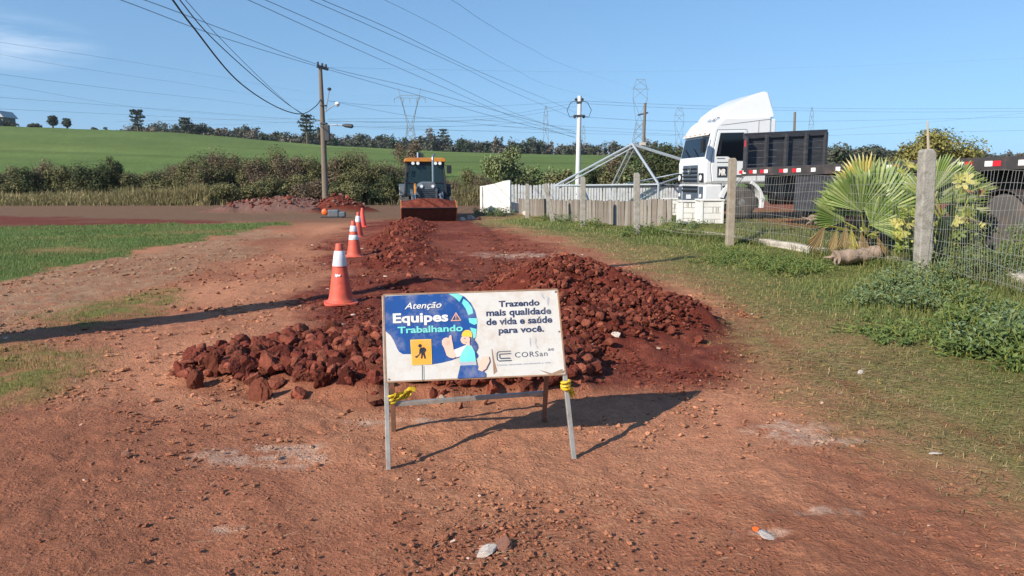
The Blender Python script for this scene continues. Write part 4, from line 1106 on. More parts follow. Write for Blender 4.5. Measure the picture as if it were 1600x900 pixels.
# side return of the same yard: paling fence of white pickets behind the slabs
pk_a, pk_b = at(799, 300, 36.9), at(1062, 300, 38.0)
base = Vector((pk_a.x, pk_a.y, 0.05)); t = thing("picket_fence", "white paling fence with a dark top rail behind the grey boards", "fence", base)
d = Vector((pk_b.x - pk_a.x, pk_b.y - pk_a.y, 0)); L = d.length; d.normalize()
rs = random.Random(8); n_ = 58
for k in range(n_):
    p = pk_a + d * (L * (k + 0.5) / n_); p.z = zg1(p.x, p.y)
    zt = at(0, 287.5 + 1.2 * math.sin(k * 0.3), p.y).z
    b = MB(); b.prism([(-0.055, -0.1), (0.055, -0.1), (0.055, zt - p.z - 0.05), (0, zt - p.z + rs.uniform(-.03, .03)), (-0.055, zt - p.z - 0.05)], -0.012, 0.012)
    M_ = Matrix.Rotation(math.atan2(d.y, d.x) + rs.uniform(-.05, .05), 3, 'Z') @ Matrix.Rotation(rs.uniform(-.02, .02), 3, 'Y'); b.v = [tuple(M_ @ Vector(v) + p - base) for v in b.v]
    b.build("picket", m_picket, t)
b = MB()
zr_ = at(0, 290, pk_b.y).z
b.bar(pk_a.lerp(pk_b, 0.42) + Vector((0, -0.06, zr_ - pk_a.lerp(pk_b, .42).z)) - base, Vector((pk_b.x, pk_b.y - 0.06, zr_)) - base, 0.05, 0.07); b.build("top_rail", m_dark, t)
for sgn in (0.4, 0.85):
    b = MB(); b.bar(Vector((pk_a.x, pk_a.y + 0.05, sgn)) - base, Vector((pk_b.x, pk_b.y + 0.05, sgn)) - base, 0.04, 0.06); b.build("rail", m_picket, t)
# white block pillars
def block_pillar(x0, x1, ytop, ybot, depth, label, Yd):
    a = at(x0, ybot, Yd); c = at(x1, ybot, Yd); w = c.x - a.x; zt = at(x0, ytop, Yd).z; g = yz(a.x + w / 2, a.y) - 0.05
    t = thing("white_block_pillar", label, "pillar", (a.x + w / 2, Yd + depth / 2, g)); h = zt - g
    b = MB(); b.box((0, 0, h / 2), (w * 0.94, depth * 0.94, h)); b.build("core", m_white, t, bevel=0.01)
    b = MB()
    for sx in (-1, 1):
        for sy in (-1, 1): b.box((sx * (w / 2 - 0.035), sy * (depth / 2 - 0.035), h / 2 + 0.012), (0.07, 0.07, h + 0.02))
    b.build("corner_post", m_white, t, bevel=0.008)
    b = MB(); b.box((0, 0, h + 0.025), (w * 1.05, depth * 1.05, 0.05)); b.build("cap", m_white, t, bevel=0.01)
    b = MB(); rs = random.Random(int(x0))
    for k in range(1, 4): b.box((0, -depth * 0.47 - 0.001, h * k / 4), (w * 0.86, 0.006, 0.012))
    for k in range(5): b.box((rs.uniform(-.3, .3) * w, -depth * 0.47 - 0.001, h * (rs.randrange(4) + 0.5) / 4), (0.02, 0.007, h / 4 - 0.02))
    b.build("joint", m_conc, t); return t
block_pillar(1094, 1130, 314, 360, 0.7, "square white block pillar in front of the lorry's bumper", 21.6)
block_pillar(1063, 1092, 316, 357, 0.6, "second white block pillar, joined to the board fence end", 22.6)
block_pillar(1040, 1064, 312, 330, 0.6, "low white masonry block behind the board fence", 26.5)
# bare steel roof frame of a small shelter
ap = at(988, 225, 36.0)
corners = [at(868, 290, 35.5), at(1029, 288, 32.6), at(1108, 262, 36.5), at(955, 292, 39.5)]
t = thing("shelter_frame", "bare galvanised steel pyramid roof frame without covering", "shelter frame", (ap.x, ap.y, 0.25)); base = Vector((ap.x, ap.y, 0.25))
zc_ = min(c.z for c in corners)
for k, c in enumerate(corners):
    b = MB(); off = Vector((0, 0, 0.16))
    b.tube([ap - base, c - base], 0.055, 8); b.build("rafter", m_steel, t, smooth=40)
    b = MB(); s_ = Vector((0.16, 0.0, -0.10)) if k != 1 else Vector((0.1, 0.1, -0.05))
    b.tube([ap + s_ - base, c + s_ - Vector((0, 0, .02)) - base], 0.035, 8); b.build("lower_chord", m_steel, t, smooth=40)
    b = MB(); c2 = corners[(k + 1) % 4]; b.tube([c - base, c2 - base], 0.04, 8); b.build("eaves_beam", m_steel, t, smooth=40)
    b = MB(); b.tube([Vector((c.x, c.y, 0.1)) - base, c - base], 0.05, 8); b.build("post", m_steel, t, smooth=40)
    b = MB()
    for f in (0.3, 0.55, 0.8):
        p0, p1 = ap.lerp(c, f), ap.lerp(c, f - 0.10) + s_; b.tube([p0 - base, p1 - base], 0.018, 6)
    b.build("lattice", m_steel, t)
b = MB(); b.lathe([(0.05, -0.12), (0.14, -0.1), (0.15, 0.03), (0.06, 0.06)], 12); b.build("apex_plate", m_steel, t, smooth=40)

# ------------------------------------------------------------------ backhoe loader
m_yel = mat("machine_yellow", lin(186, 122, 48), rough=0.5, var=0.12, scale=5, dirt=lin(150, 82, 54), dirt_amt=0.8, dirt_scale=3)
m_grey = mat("machine_grey", lin(86, 98, 106), rough=0.45, var=0.12, scale=5, dirt=lin(120, 88, 70), dirt_amt=0.6, dirt_scale=3)
m_char = mat("machine_black", lin(38, 40, 44), rough=0.5, var=0.2, scale=5)
m_glass = mat("cab_glass", lin(58, 84, 82), rough=0.08, var=0.05, spec=0.8)
m_tyre = mat("tyre_rubber", lin(78, 75, 72), rough=0.9, var=0.2, scale=6, bump=0.3, bump_scale=20, dirt=lin(104, 84, 72), dirt_amt=0.55, dirt_scale=4)
m_bucket = mat("rusty_bucket_shaded", lin(84, 50, 38), rough=0.85, var=0.25, scale=4, dirt=lin(66, 36, 30), dirt_amt=0.9, dirt_scale=3)  # caked brown taken darker, painting in the shade on the bucket's underside
m_bside = mat("worn_orange_bucket", lin(196, 116, 62), rough=0.7, var=0.2, scale=4, dirt=lin(110, 60, 44), dirt_amt=0.9, dirt_scale=3)
m_alu_t = mat("worn_tooth", lin(120, 108, 100), rough=0.5, metal=0.4)
m_lamp = mat("lamp_glass", lin(220, 222, 220), rough=0.15, var=0.05)
m_chrome = mat("bright_pipe", lin(150, 156, 160), rough=0.3, metal=0.7, var=0.1)
m_orange = mat("indicator_amber", lin(236, 140, 30), rough=0.3, var=0.05)
m_loadsoil = attr_mat("bucket_soil", rough=0.95, spec=0.1, bump=0.8, bump_scale=20, var=0.3)
def see_through(name, tint, opacity, rough=0.05):
    m, n, l, p = new_mat(name)
    p.inputs['Base Color'].default_value = (*tint, 1); p.inputs['Roughness'].default_value = rough; p.inputs['Specular IOR Level'].default_value = 0.6
    tr = n.new("ShaderNodeBsdfTransparent"); tr.inputs[0].default_value = (0.62, 0.74, 0.72, 1)
    mx = n.new("ShaderNodeMixShader"); mx.inputs[0].default_value = opacity
    l.new(tr.outputs[0], mx.inputs[1]); l.new(p.outputs[0], mx.inputs[2]); l.new(mx.outputs[0], n["Material Output"].inputs[0]); return m
m_pane = see_through("tinted_glass", lin(44, 60, 64), 0.5)
LX, LY = at(671, 347, 28.6).x, 28.4
lz = zg1(LX, LY + 2) - 0.02
loader = thing("backhoe_loader", "yellow and grey backhoe loader carrying a bucket of red earth", "backhoe loader", (LX, LY, lz), R(9))
def wheel(parent, c, r, w, name="wheel", lugs=22, rim_m=m_yel, axis='x', tread=0.03):
    k = 1
    b = MB(); prof = [(r * 0.58, -w / 2), (r * 0.9, -w / 2), (r * 0.98, -w * 0.38), (r, -w * 0.2), (r, w * 0.2), (r * 0.98, w * 0.38), (r * 0.9, w / 2), (r * 0.58, w / 2)]
    b.lathe(prof, 36, axis=axis, c=c)
    for q in range(lugs):
        a = 2 * math.pi * q / lugs
        for sd in (-1, 1):
            u = a + sd * 0.5 * math.pi / lugs
            p0 = Vector((0, math.cos(u) * r * 1.0, math.sin(u) * r * 1.0)); p1 = Vector((0, math.cos(u + .12) * r * .99, math.sin(u + .12) * r * .99))
            if axis == 'y': A_, B_ = Vector((p0.y, 0.02 * sd, p0.z)), Vector((p1.y, w * 0.46 * sd, p1.z))
            else: A_, B_ = Vector((0.02 * sd, p0.y, p0.z)), Vector((w * 0.46 * sd, p1.y, p1.z))
            b.bar(A_ + Vector(c), B_ + Vector(c), tread * 1.3, tread * 1.6, up=p0.normalized())
    o = b.build(name, m_tyre, parent, smooth=35)
    b = MB(); b.lathe([(0.02, -w * 0.18), (r * 0.2, -w * 0.2), (r * 0.22, -w * 0.12), (r * 0.5, -w * 0.1), (r * 0.56, -w * 0.40), (r * 0.60, -w * 0.42), (r * 0.60, w * 0.42), (r * 0.56, w * 0.40), (r * 0.5, w * 0.1), (r * 0.22, w * 0.12), (r * .2, w * .2), (0.02, w * 0.18)], 28, axis=axis, c=c)
    b.build("rim", rim_m, o, smooth=40); return o
# wheels (machine faces -y)
for sx in (-1, 1):
    wheel(loader, (sx * 0.83, 3.55, 0.66), 0.66, 0.44, lugs=20, tread=0.045)
    wheel(loader, (sx * 0.86, 1.35, 0.45), 0.45, 0.32, lugs=18)
b = MB(); b.box((0, 2.4, 0.62), (0.7, 3.2, 0.36)); b.box((0, 1.35, 0.45), (1.4, 0.2, 0.2)); b.box((0, 3.55, 0.64), (1.3, 0.3, 0.3)); b.build("chassis", m_char, loader, bevel=0.03)
b = MB(); b.prism([(-0.42, 0.75), (0.42, 0.75), (0.42, 1.22), (0.34, 1.42), (0.2, 1.52), (-0.2, 1.52), (-0.34, 1.42), (-0.42, 1.22)], 0.95, 2.6); b.build("hood", m_grey, loader, bevel=0.06)
b = MB()
for k in range(6): b.box((0, 0.94, 0.86 + 0.07 * k), (0.6, 0.03, 0.03))
b.build("grille", m_char, loader)
for sx in (-1, 1):
    b = MB(); b.lathe([(0.0, 0), (0.06, 0), (0.06, 0.03), (0.0, 0.035)], 12, axis='y', c=(sx * 0.22, 0.90, 1.34)); b.build("headlight", m_lamp, loader, smooth=40)
# cab
zt = 2.42; zb_ = 1.0; cw = 0.80; cwb = 0.86
for sx in (-1, 1):
    for (y0, y1) in ((2.45, 2.62), (3.9, 3.8), (3.15, 3.15)):
        b = MB(); b.bar((sx * cwb, y0, zb_ - .1), (sx * cw * 0.93, y1, zt - 0.14), 0.075, 0.09); b.build("cab_pillar", m_char, loader, bevel=0.01)
for A_, B_, w_ in (((-cw, 2.62, zt - 0.16), (cw, 2.62, zt - 0.16), 0.10), ((-cw, 3.8, zt - 0.16), (cw, 3.8, zt - 0.16), 0.10), ((-cwb, 2.5, 1.48), (-0.40, 2.5, 1.48), 0.045), ((0.40, 2.5, 1.48), (cwb, 2.5, 1.48), 0.045)):
    b = MB(); b.bar(A_, B_, w_); b.build("cab_rail", m_char, loader, bevel=0.01)
b = MB(); b.box((0, 3.2, 0.98), (1.66, 1.5, 0.1)); b.box((0, 3.86, 1.25), (1.6, 0.08, 0.5)); b.build("cab_floor", m_char, loader)
def pane(pts, name="window"):
    mb = MB(); n_ = (Vector(pts[1]) - Vector(pts[0])).cross(Vector(pts[2]) - Vector(pts[0])).normalized() * 0.006
    k = len(pts); mb.add([Vector(p) + n_ for p in pts] + [Vector(p) - n_ for p in pts], [tuple(range(k)), tuple(reversed(range(k, 2 * k)))] + [(q, q + k, (q + 1) % k + k, (q + 1) % k) for q in range(k)])
    return mb.build(name, m_pane, loader)
pane([(-cwb + .06, 2.47, zb_), (cwb - .06, 2.47, zb_), (cw - .1, 2.6, zt - 0.22), (-cw + .1, 2.6, zt - 0.22)], "windshield")
pane([(-cwb + .06, 3.88, 1.5), (cwb - .06, 3.88, 1.5), (cw - .1, 3.8, zt - 0.22), (-cw + .1, 3.8, zt - 0.22)], "rear_window")
for sx in (-1, 1): pane([(sx * (cwb - .0), 2.56, zb_), (sx * (cwb - .0), 3.86, zb_), (sx * (cw * .93), 3.76, zt - 0.22), (sx * (cw * .93), 2.68, zt - 0.22)], "side_window")
b = MB(); b.prism([(-0.86, zt - 0.10), (0.86, zt - 0.10), (0.84, zt + 0.02), (0.7, zt + 0.07), (-0.7, zt + 0.07), (-0.84, zt + 0.02)], 2.42, 4.05); b.build("roof", m_yel, loader, bevel=0.03)
for x_ in (-0.5, -0.3, 0.42, 0.6):
    b = MB(); b.lathe([(0.0, -0.05), (0.065, -0.05), (0.07, 0.03), (0.0, 0.035)], 12, axis='y', c=(x_, 2.44, zt - 0.16)); b.build("work_light", m_lamp, loader, smooth=40)
b = MB(); b.tube([(0.27, 1.7, 1.45), (0.27, 1.7, 2.35), (0.27, 1.72, 2.5), (0.30, 1.80, 2.57), (0.36, 1.86, 2.6)], 0.045, 10); b.build("exhaust", m_chrome, loader, smooth=40)
b = MB(); b.box((0.98, 2.5, 2.02), (0.2, 0.06, 0.34)); b.bar((0.8, 2.6, 2.2), (0.98, 2.5, 2.15), 0.03); b.build("mirror", m_char, loader, bevel=0.02)
b = MB(); b.box((-0.72, 2.4, 2.0), (0.13, 0.05, 0.26)); b.build("mirror", m_char, loader, bevel=0.02)
for sx in (-1, 1):                                   # rear mudguards and lift arms
    b = MB(); b.prism([(2.75, 0.95), (2.9, 1.30), (3.2, 1.42), (3.9, 1.42), (4.2, 1.25), (4.2, 1.17), (3.85, 1.33), (3.25, 1.33), (3.0, 1.2), (2.86, 0.92)], sx * 0.62 - 0.02, sx * 1.08, axis='x'); b.build("mudguard", m_grey if sx < 0 else m_char, loader, bevel=0.02)
    b = MB(); b.bar((sx * 0.58, 2.45, 1.12), (sx * 0.58, 1.15, 1.05), 0.10, 0.2); b.bar((sx * 0.58, 1.15, 1.05), (sx * 0.58, 0.25, 0.45), 0.10, 0.18); b.build("lift_arm", m_grey, loader, bevel=0.015)
    b = MB(); b.tube([(sx * 0.48, 1.9, 0.95), (sx * 0.48, 0.55, 1.02)], 0.05, 10); b.tube([(sx * 0.48, 0.55, 1.02), (sx * 0.48, 0.15, 0.75)], 0.03, 8); b.build("hydraulic_ram", m_chrome, loader, smooth=40)
b = MB(); b.prism([(0.7, 1.05), (1.0, 1.25), (0.95, 1.45), (0.75, 1.3)], -0.52, -0.44, axis='x'); b.build("arm_bracket", m_yel, loader, bevel=0.01)
# bucket, curled back so that its floor is seen
bw = 1.04
prof = [(-0.55, 0.52), (-0.12, 0.06), (0.02, 0.03), (0.22, 0.16), (0.30, 0.45), (0.26, 0.80), (0.22, 0.80), (0.25, 0.46), (0.18, 0.20), (0.02, 0.08), (-0.10, 0.11), (-0.53, 0.55)]
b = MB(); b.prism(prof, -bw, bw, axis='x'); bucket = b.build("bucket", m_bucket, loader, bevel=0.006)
for sx in (-1, 1):
    b = MB(); b.prism([(-0.57, 0.53), (-0.12, 0.05), (0.02, 0.02), (0.24, 0.15), (0.32, 0.45), (0.27, 0.82)], sx * bw - 0.015, sx * bw + 0.015, axis='x'); b.build("side_plate", m_bside, bucket, bevel=0.004)
b = MB(); b.box((0, -0.57, 0.53), (bw * 2, 0.05, 0.03), M=Matrix.Rotation(R(-47), 3, 'X')); b.build("cutting_edge", m_char, bucket)
for sx in (-1, 1):
    b = MB(); b.tube([(sx * 0.40, 2.0, 1.0), (sx * 0.44, 1.5, 1.25), (sx * 0.50, 1.0, 1.12), (sx * 0.46, 0.6, 0.95)], 0.016, 6); b.build("hydraulic_hose", m_char, loader, smooth=50)
# soil load
nx, ny = 60, 26; gx_ = np.linspace(-bw + 0.02, bw - 0.02, nx); gy_ = np.linspace(-0.52, 0.24, ny)
QX, QY = np.meshgrid(gx_, gy_); uu = (QY + 0.52) / 0.76
QZ = 0.53 + 0.30 * np.clip(uu * 1.25, 0, 1) ** 0.8 + 0.26 * (1 - np.abs(QX / bw) ** 2.0) * np.sin(np.clip(uu, 0, 1) * math.pi * 0.85) + 0.05 * fbm(QX + 5, QY, 5, 4, 12)
QZ = 0.52 + (QZ - 0.52) * 0.72; QZ = np.where(uu < 0.03, 0.52, QZ)
iv, jv = np.meshgrid(np.arange(ny - 1), np.arange(nx - 1), indexing='ij')
Fl = np.stack([iv * nx + jv, iv * nx + jv + 1, (iv + 1) * nx + jv + 1, (iv + 1) * nx + jv], -1).reshape(-1, 4)
Vl = np.stack([QX.ravel(), QY.ravel(), QZ.ravel()], 1); skirt = Vl.copy(); skirt[:, 2] = np.minimum(skirt[:, 2] - .05, 0.5)
so = link_mesh("earth_load", np_mesh("earth_load", Vl, Fl, m_loadsoil, np.tile(C_RED, (len(Vl), 1)) * (1 + 0.3 * fbm(QX.ravel(), QY.ravel(), 9, 3, 15))[:, None], True))
so.location = (LX, LY, lz); so.rotation_euler = (0, 0, R(9)); tag(so, "heap of dark red earth filling the loader's bucket", "earth")
# backhoe boom folded behind the cab
b = MB(); b.bar((-0.08, 4.3, 0.9), (-0.08, 4.75, 2.72), 0.2, 0.26); b.bar((-0.08, 4.75, 2.72), (-0.08, 5.2, 1.3), 0.16, 0.2); b.build("backhoe_boom", m_char, loader, bevel=0.02)
b = MB(); b.tube([(-0.22, 4.45, 1.6), (-0.22, 4.62, 2.78)], 0.05, 10); b.build("boom_ram", m_chrome, loader, smooth=40)
b = MB(); b.prism([(5.05, 1.3), (5.45, 1.25), (5.5, 0.8), (5.25, 0.62), (5.0, 0.9)], -0.35, 0.2, axis='x'); b.build("digging_bucket", m_char, loader, bevel=0.02)
b = MB(); b.box((0, 4.2, 0.75), (2.0, 0.2, 0.3)); b.build("rear_frame", m_char, loader, bevel=0.02)
b = MB(); b.box((-0.05, 3.5, 1.3), (0.5, 0.5, 0.12)); b.box((-0.05, 3.76, 1.6), (0.48, 0.1, 0.55)); b.build("seat", m_char, loader, bevel=0.04)
b = MB(); b.tube([(-0.05, 2.75, 1.05), (-0.05, 2.9, 1.5)], 0.04, 8); ring = [(-0.05 + 0.19 * math.cos(a), 2.9 + 0.05 * math.sin(a), 1.52 + 0.17 * math.sin(a)) for a in np.linspace(0, 2 * math.pi, 20)]; b.tube(ring, 0.015, 6); b.build("steering_wheel", m_char, loader, smooth=40)

# operator: one continuous skinned body
def skin_body(name, nodes, edges, radii, mats_rule, material):
    me_ = bpy.data.meshes.new(name); me_.from_pydata(nodes, edges, [])
    o = bpy.data.objects.new(name, me_); COL.objects.link(o); me_.materials.append(material)
    o.modifiers.new("skin", 'SKIN')
    for v, r_ in zip(me_.skin_vertices[0].data, radii): v.radius = (r_, r_) if not isinstance(r_, tuple) else r_
    me_.skin_vertices[0].data[0].use_root = True
    sb = o.modifiers.new("subdivision", 'SUBSURF'); sb.levels = 2; sb.render_levels = 2
    return o
m_shirt = mat("dark_work_shirt", lin(58, 48, 48), rough=0.9, var=0.15)
m_skin = mat("skin_tone", lin(150, 104, 82), rough=0.6, var=0.08)
nodes = [(0, 0, 0.0), (0, 0.02, 0.22), (0, 0.02, 0.42), (0, 0, 0.52), (0, -0.02, 0.60), (0, -0.035, 0.70), (0, -0.03, 0.78),
         (0.18, 0.01, 0.44), (0.24, -0.12, 0.24), (0.15, -0.36, 0.24), (0.12, -0.45, 0.26), (-0.18, 0.01, 0.44), (-0.24, -0.12, 0.24), (-0.15, -0.36, 0.24), (-0.12, -0.45, 0.26),
         (0.1, -0.05, -0.01), (0.13, -0.42, 0.02), (0.13, -0.48, -0.34), (0.13, -0.60, -0.38), (-0.1, -0.05, -0.01), (-0.13, -0.42, 0.02), (-0.13, -0.48, -0.34), (-0.13, -0.60, -0.38)]
edges = [(0, 1), (1, 2), (2, 3), (3, 4), (4, 5), (5, 6), (2, 7), (7, 8), (8, 9), (9, 10), (2, 11), (11, 12), (12, 13), (13, 14), (0, 15), (15, 16), (16, 17), (17, 18), (0, 19), (19, 20), (20, 21), (21, 22)]
radii = [(0.15, 0.11), (0.14, 0.10), (0.16, 0.10), 0.06, 0.06, (0.085, 0.10), (0.07, 0.08), 0.06, 0.048, 0.036, 0.035, 0.06, 0.048, 0.036, 0.035, 0.09, 0.07, 0.05, 0.04, 0.09, 0.07, 0.05, 0.04]
op = skin_body("person", nodes, edges, radii, None, m_shirt)
tag(op, "seated driver in dark clothes behind the loader's windshield", "person")
_wm = Matrix.Translation((LX, LY, lz)) @ Matrix.Rotation(R(9), 4, 'Z') @ Matrix.Translation((-0.05, 3.42, 1.44)); op.matrix_world = _wm
b = MB(); b.lathe([(0.02, 0.0), (0.115, 0.0), (0.12, 0.03), (0.10, 0.09), (0.05, 0.13), (0.01, 0.135)], 16, c=(0, -0.03, 0.73)); b.box((0, -0.15, 0.735), (0.15, 0.12, 0.015)); b.build("cap", m_char, op, smooth=50)

# ------------------------------------------------------------------ white lorry cab
m_cabw = mat("cab_white", lin(214, 215, 215), rough=0.32, var=0.03, scale=2, spec=0.5, coat=0.3, dirt=lin(196, 176, 158), dirt_amt=0.25, dirt_scale=2)
m_cabglass = mat("dark_cab_glass", lin(14, 18, 24), rough=0.12, var=0.05, spec=0.55)
m_plast = mat("grey_plastic", lin(74, 84, 96), rough=0.5, var=0.1, scale=6)
m_step = mat("step_grey", lin(150, 152, 152), rough=0.5, var=0.12)
m_black = mat("black_trim", lin(30, 31, 34), rough=0.5, var=0.15)
m_alu = mat("wheel_metal", lin(150, 148, 146), rough=0.45, metal=0.5, var=0.2, dirt=lin(70, 60, 54), dirt_amt=0.8, dirt_scale=5)
m_trail = mat("trailer_dark_grey", lin(52, 53, 58), rough=0.7, var=0.25, scale=3, dirt=lin(96, 92, 90), dirt_amt=0.4, dirt_scale=2.5, stretch=(1, 1, 5))
m_trail2 = mat("trailer_rail", lin(62, 58, 58), rough=0.6, var=0.2, scale=3, dirt=lin(112, 86, 74), dirt_amt=0.5)
m_red = mat("reflector_red", lin(206, 40, 52), rough=0.25, var=0.08)
m_refw = mat("reflector_white", lin(232, 228, 222), rough=0.25, var=0.05)
m_plate = mat("number_plate", lin(200, 202, 204), rough=0.4)
TH = R(180 + 6.5)                                     # heading: to the left of the picture, nose turned to the viewer
# local frame of the lorry: +x forward, +y its left (towards the viewer), origin under the front left corner of the cab
lp = at(1099, 300, 23.5)
gz_l = 0.33
lorry = thing("lorry_tractor", "white high roofed lorry tractor parked nose towards the board fence", "lorry", (lp.x, lp.y, gz_l), TH)
W2 = 2.45
def side_poly(poly, y0, y1, m, name, parent, bevel=0.0, taper=None, smooth=None):
    """side profile in (u back from the nose, z) extruded across the cab; y = 0 is the near side, -W2 the far one"""
    b = MB(); n = len(poly)
    vs_ = [(-u, y0, z) for u, z in poly] + [(-u, y1, z) for u, z in poly]
    b.add(vs_, [tuple(range(n)), tuple(reversed(range(n, 2 * n)))] + [(q + n, (q + 1) % n + n, (q + 1) % n, q) for q in range(n)])
    return b.build(name, m, parent, smooth=smooth, bevel=bevel, seg=3)
cab_prof = [(0.02, 1.08), (0.0, 1.75), (0.05, 1.92), (0.20, 2.58), (0.20, 2.74), (0.36, 2.98), (0.60, 3.18), (2.16, 3.2), (2.2, 1.10)]
body = side_poly(cab_prof, 0, -W2, m_cabw, "body", lorry, bevel=0.09, smooth=30)
side_poly([(0.08, 0.42), (0.02, 0.6), (0.03, 1.07), (0.62, 1.07), (0.62, 0.42)], -0.01, -W2 + 0.01, m_cabw, "bumper", lorry, bevel=0.06, smooth=30)
# roof deflector, narrower at the top
defl = MB(); sec = [(0.62, 3.19, 0.06), (0.70, 3.32, 0.10), (1.05, 3.60, 0.16), (1.55, 3.84, 0.22), (1.95, 3.97, 0.26), (2.10, 3.96, 0.28), (2.20, 3.6, 0.2), (2.25, 3.21, 0.12)]
vs_ = []; n_ = len(sec)
for u, z, ins in sec: vs_ += [(-u, -ins, z), (-u, -W2 + ins, z)]
base_n = [(-0.62, -0.06, 3.15), (-0.62, -W2 + .06, 3.15), (-2.25, -W2 + .08, 3.15), (-2.25, -0.08, 3.15)]
k0 = len(vs_); vs_ += base_n
fs = [(2 * q, 2 * q + 1, 2 * q + 3, 2 * q + 2) for q in range(n_ - 1)]
fs.append(tuple([2 * q for q in range(n_)] + [k0 + 3, k0])); fs.append(tuple([2 * q + 1 for q in range(n_)] + [k0 + 2, k0 + 1]))
fs += [(k0, k0 + 1, 1, 0), (k0 + 3, k0 + 2, 2 * n_ - 1, 2 * n_ - 2), (k0, k0 + 3, k0 + 2, k0 + 1)]
defl.add(vs_, fs); defl.build("roof_deflector", m_cabw, lorry, smooth=32, bevel=0.07, seg=3)
side_poly([(2.0, 2.66), (2.36, 2.60), (2.36, 1.3), (2.22, 1.12), (2.0, 1.12)], -0.02, -0.10, m_cabw, "side_fairing", lorry, bevel=0.03)
side_poly([(1.98, 3.1), (2.30, 3.1), (2.30, 2.6), (1.98, 2.66)], -0.03, -0.12, m_cabw, "upper_fairing", lorry, bevel=0.03)
def front_panel(y0, y1, z0, z1, u0, u1, m, name, t=0.03, parent=None, bevel=0.01):
    """panel on the nose; u0/u1 are how far back the lower and the upper edge lie"""
    b = MB(); P = [(-u0, y0, z0), (-u0, y1, z0), (-u1, y1, z1), (-u1, y0, z1)]
    b.add(P + [(x + t, y, z) for x, y, z in P], [(0, 1, 2, 3), (7, 6, 5, 4), (0, 4, 5, 1), (1, 5, 6, 2), (2, 6, 7, 3), (3, 7, 4, 0)])
    return b.build(name, m, parent or lorry, bevel=bevel)
front_panel(-0.13, -W2 + 0.13, 1.93, 2.54, 0.055, 0.19, m_cabglass, "windshield", 0.012)
side_poly([(0.12, 2.585), (0.10, 2.62), (0.17, 2.70), (0.24, 2.70)], -0.08, -W2 + 0.08, m_cabw, "sun_visor", lorry, bevel=0.02)
gr = front_panel(-0.55, -W2 + 0.55, 1.12, 1.68, 0.015, 0.0, m_plast, "grille", 0.02)
b = MB()
for k in range(4): b.box((0.03, -W2 / 2, 1.19 + 0.125 * k), (0.03, W2 - 1.14, 0.045))
b.build("slat", m_black, gr, bevel=0.008)
b = MB(); b.lathe([(0.0, 0.0), (0.13, 0.0), (0.13, 0.02), (0.105, 0.022), (0.10, 0.012), (0.0, 0.012)], 24, axis='x', c=(0.028, -W2 / 2, 1.52)); b.build("emblem", m_chrome, gr, smooth=40)
lg = front_panel(-0.5, -W2 + 0.5, 0.50, 1.02, 0.02, 0.02, m_plast, "lower_grille", 0.02)
b = MB(); b.box((0.03, -W2 / 2, 0.86), (0.03, W2 - 1.1, 0.07)); b.box((0.03, -W2 / 2, 0.98), (0.03, W2 - 1.1, 0.05)); b.build("slat", m_black, lg, bevel=0.008)
b = MB(); b.box((0.035, -W2 / 2, 0.66), (0.02, 0.42, 0.14)); b.build("number_plate", m_plate, lg)
for yy in (-0.24, -W2 + 0.24):
    hl = front_panel(yy + 0.19, yy - 0.19, 1.14, 1.42, 0.012, 0.006, m_black, "headlight", 0.03)
    b = MB(); b.lathe([(0.0, 0), (0.1, 0.0), (0.09, 0.02), (0.0, 0.03)], 16, axis='x', c=(0.022, yy, 1.27)); b.build("lens", m_lamp, hl, smooth=40)
    fl_ = front_panel(yy + 0.15, yy - 0.17, 0.56, 1.0, 0.02, 0.02, m_plast, "fog_light", 0.02)
    b = MB(); b.lathe([(0.0, 0), (0.07, 0.0), (0.06, 0.02), (0.0, 0.025)], 14, axis='x', c=(0.005, yy, 0.7)); b.build("lens", m_lamp, fl_, smooth=40)
# side: door with window, steps
door = side_poly([(0.28, 1.16), (0.22, 1.6), (0.26, 1.95), (0.40, 2.72), (1.30, 2.74), (1.36, 2.60), (1.36, 1.45), (1.1, 1.16)], 0.012, -0.05, m_cabw, "door", lorry, bevel=0.02)
side_poly([(0.36, 1.94), (0.48, 2.66), (1.24, 2.68), (1.28, 2.58), (1.28, 1.80), (0.98, 1.80), (0.74, 1.94)], 0.024, 0.0, m_cabglass, "window", door, bevel=0.008)
side_poly([(0.42, 2.0), (0.52, 2.62), (0.56, 2.62), (0.50, 2.0)], 0.034, 0.014, m_black, "window_frame", door)
side_poly([(1.02, 1.30), (1.24, 1.30), (1.24, 1.36), (1.02, 1.36)], 0.034, 0.0, m_black, "handle", door, bevel=0.01)
def on_door(x, y, w): return (-x, 0.0165 + w, y)
b = MB(); b.add([on_door(0.42, 1.28, 0), on_door(0.76, 1.28, 0), on_door(0.76, 1.63, 0), on_door(0.42, 1.63, 0)], [(0, 1, 2, 3)]); badge = b.build("badge", m_plast, door)
b = MB(); b.add([on_door(0.455, 1.315, .002), on_door(0.725, 1.315, .002), on_door(0.725, 1.595, .002), on_door(0.455, 1.595, .002)], [(0, 1, 2, 3)]); b.build("badge_field", m_black, badge)
lettering("MR", 0.475, 0.705, 1.36, 1.36, -0.19, m_refw, 0.0045, None, bold=0.05, fn=on_door, parent=badge)
b = MB()
for z_, u0, u1 in ((1.86, 0.40, 0.66), (1.74, 0.40, 0.78)): b.add([on_door(u0, z_, .001), on_door(u1, z_, .001), on_door(u1, z_ + .025, .001), on_door(u0, z_ + .025, .001)], [(0, 1, 2, 3)])
b.build("small_print", m_plast, door)
m_gap = mat("panel_gap_grey", lin(128, 130, 132), rough=0.7)
def seam(pts, name="panel_gap", parent=lorry):
    b = MB()
    for (u0, z0), (u1, z1) in zip(pts[:-1], pts[1:]): b.bar((-u0, 0.004, z0), (-u1, 0.004, z1), 0.011, 0.011, up=(0, 1, 0))
    b.build(name, m_gap, parent)
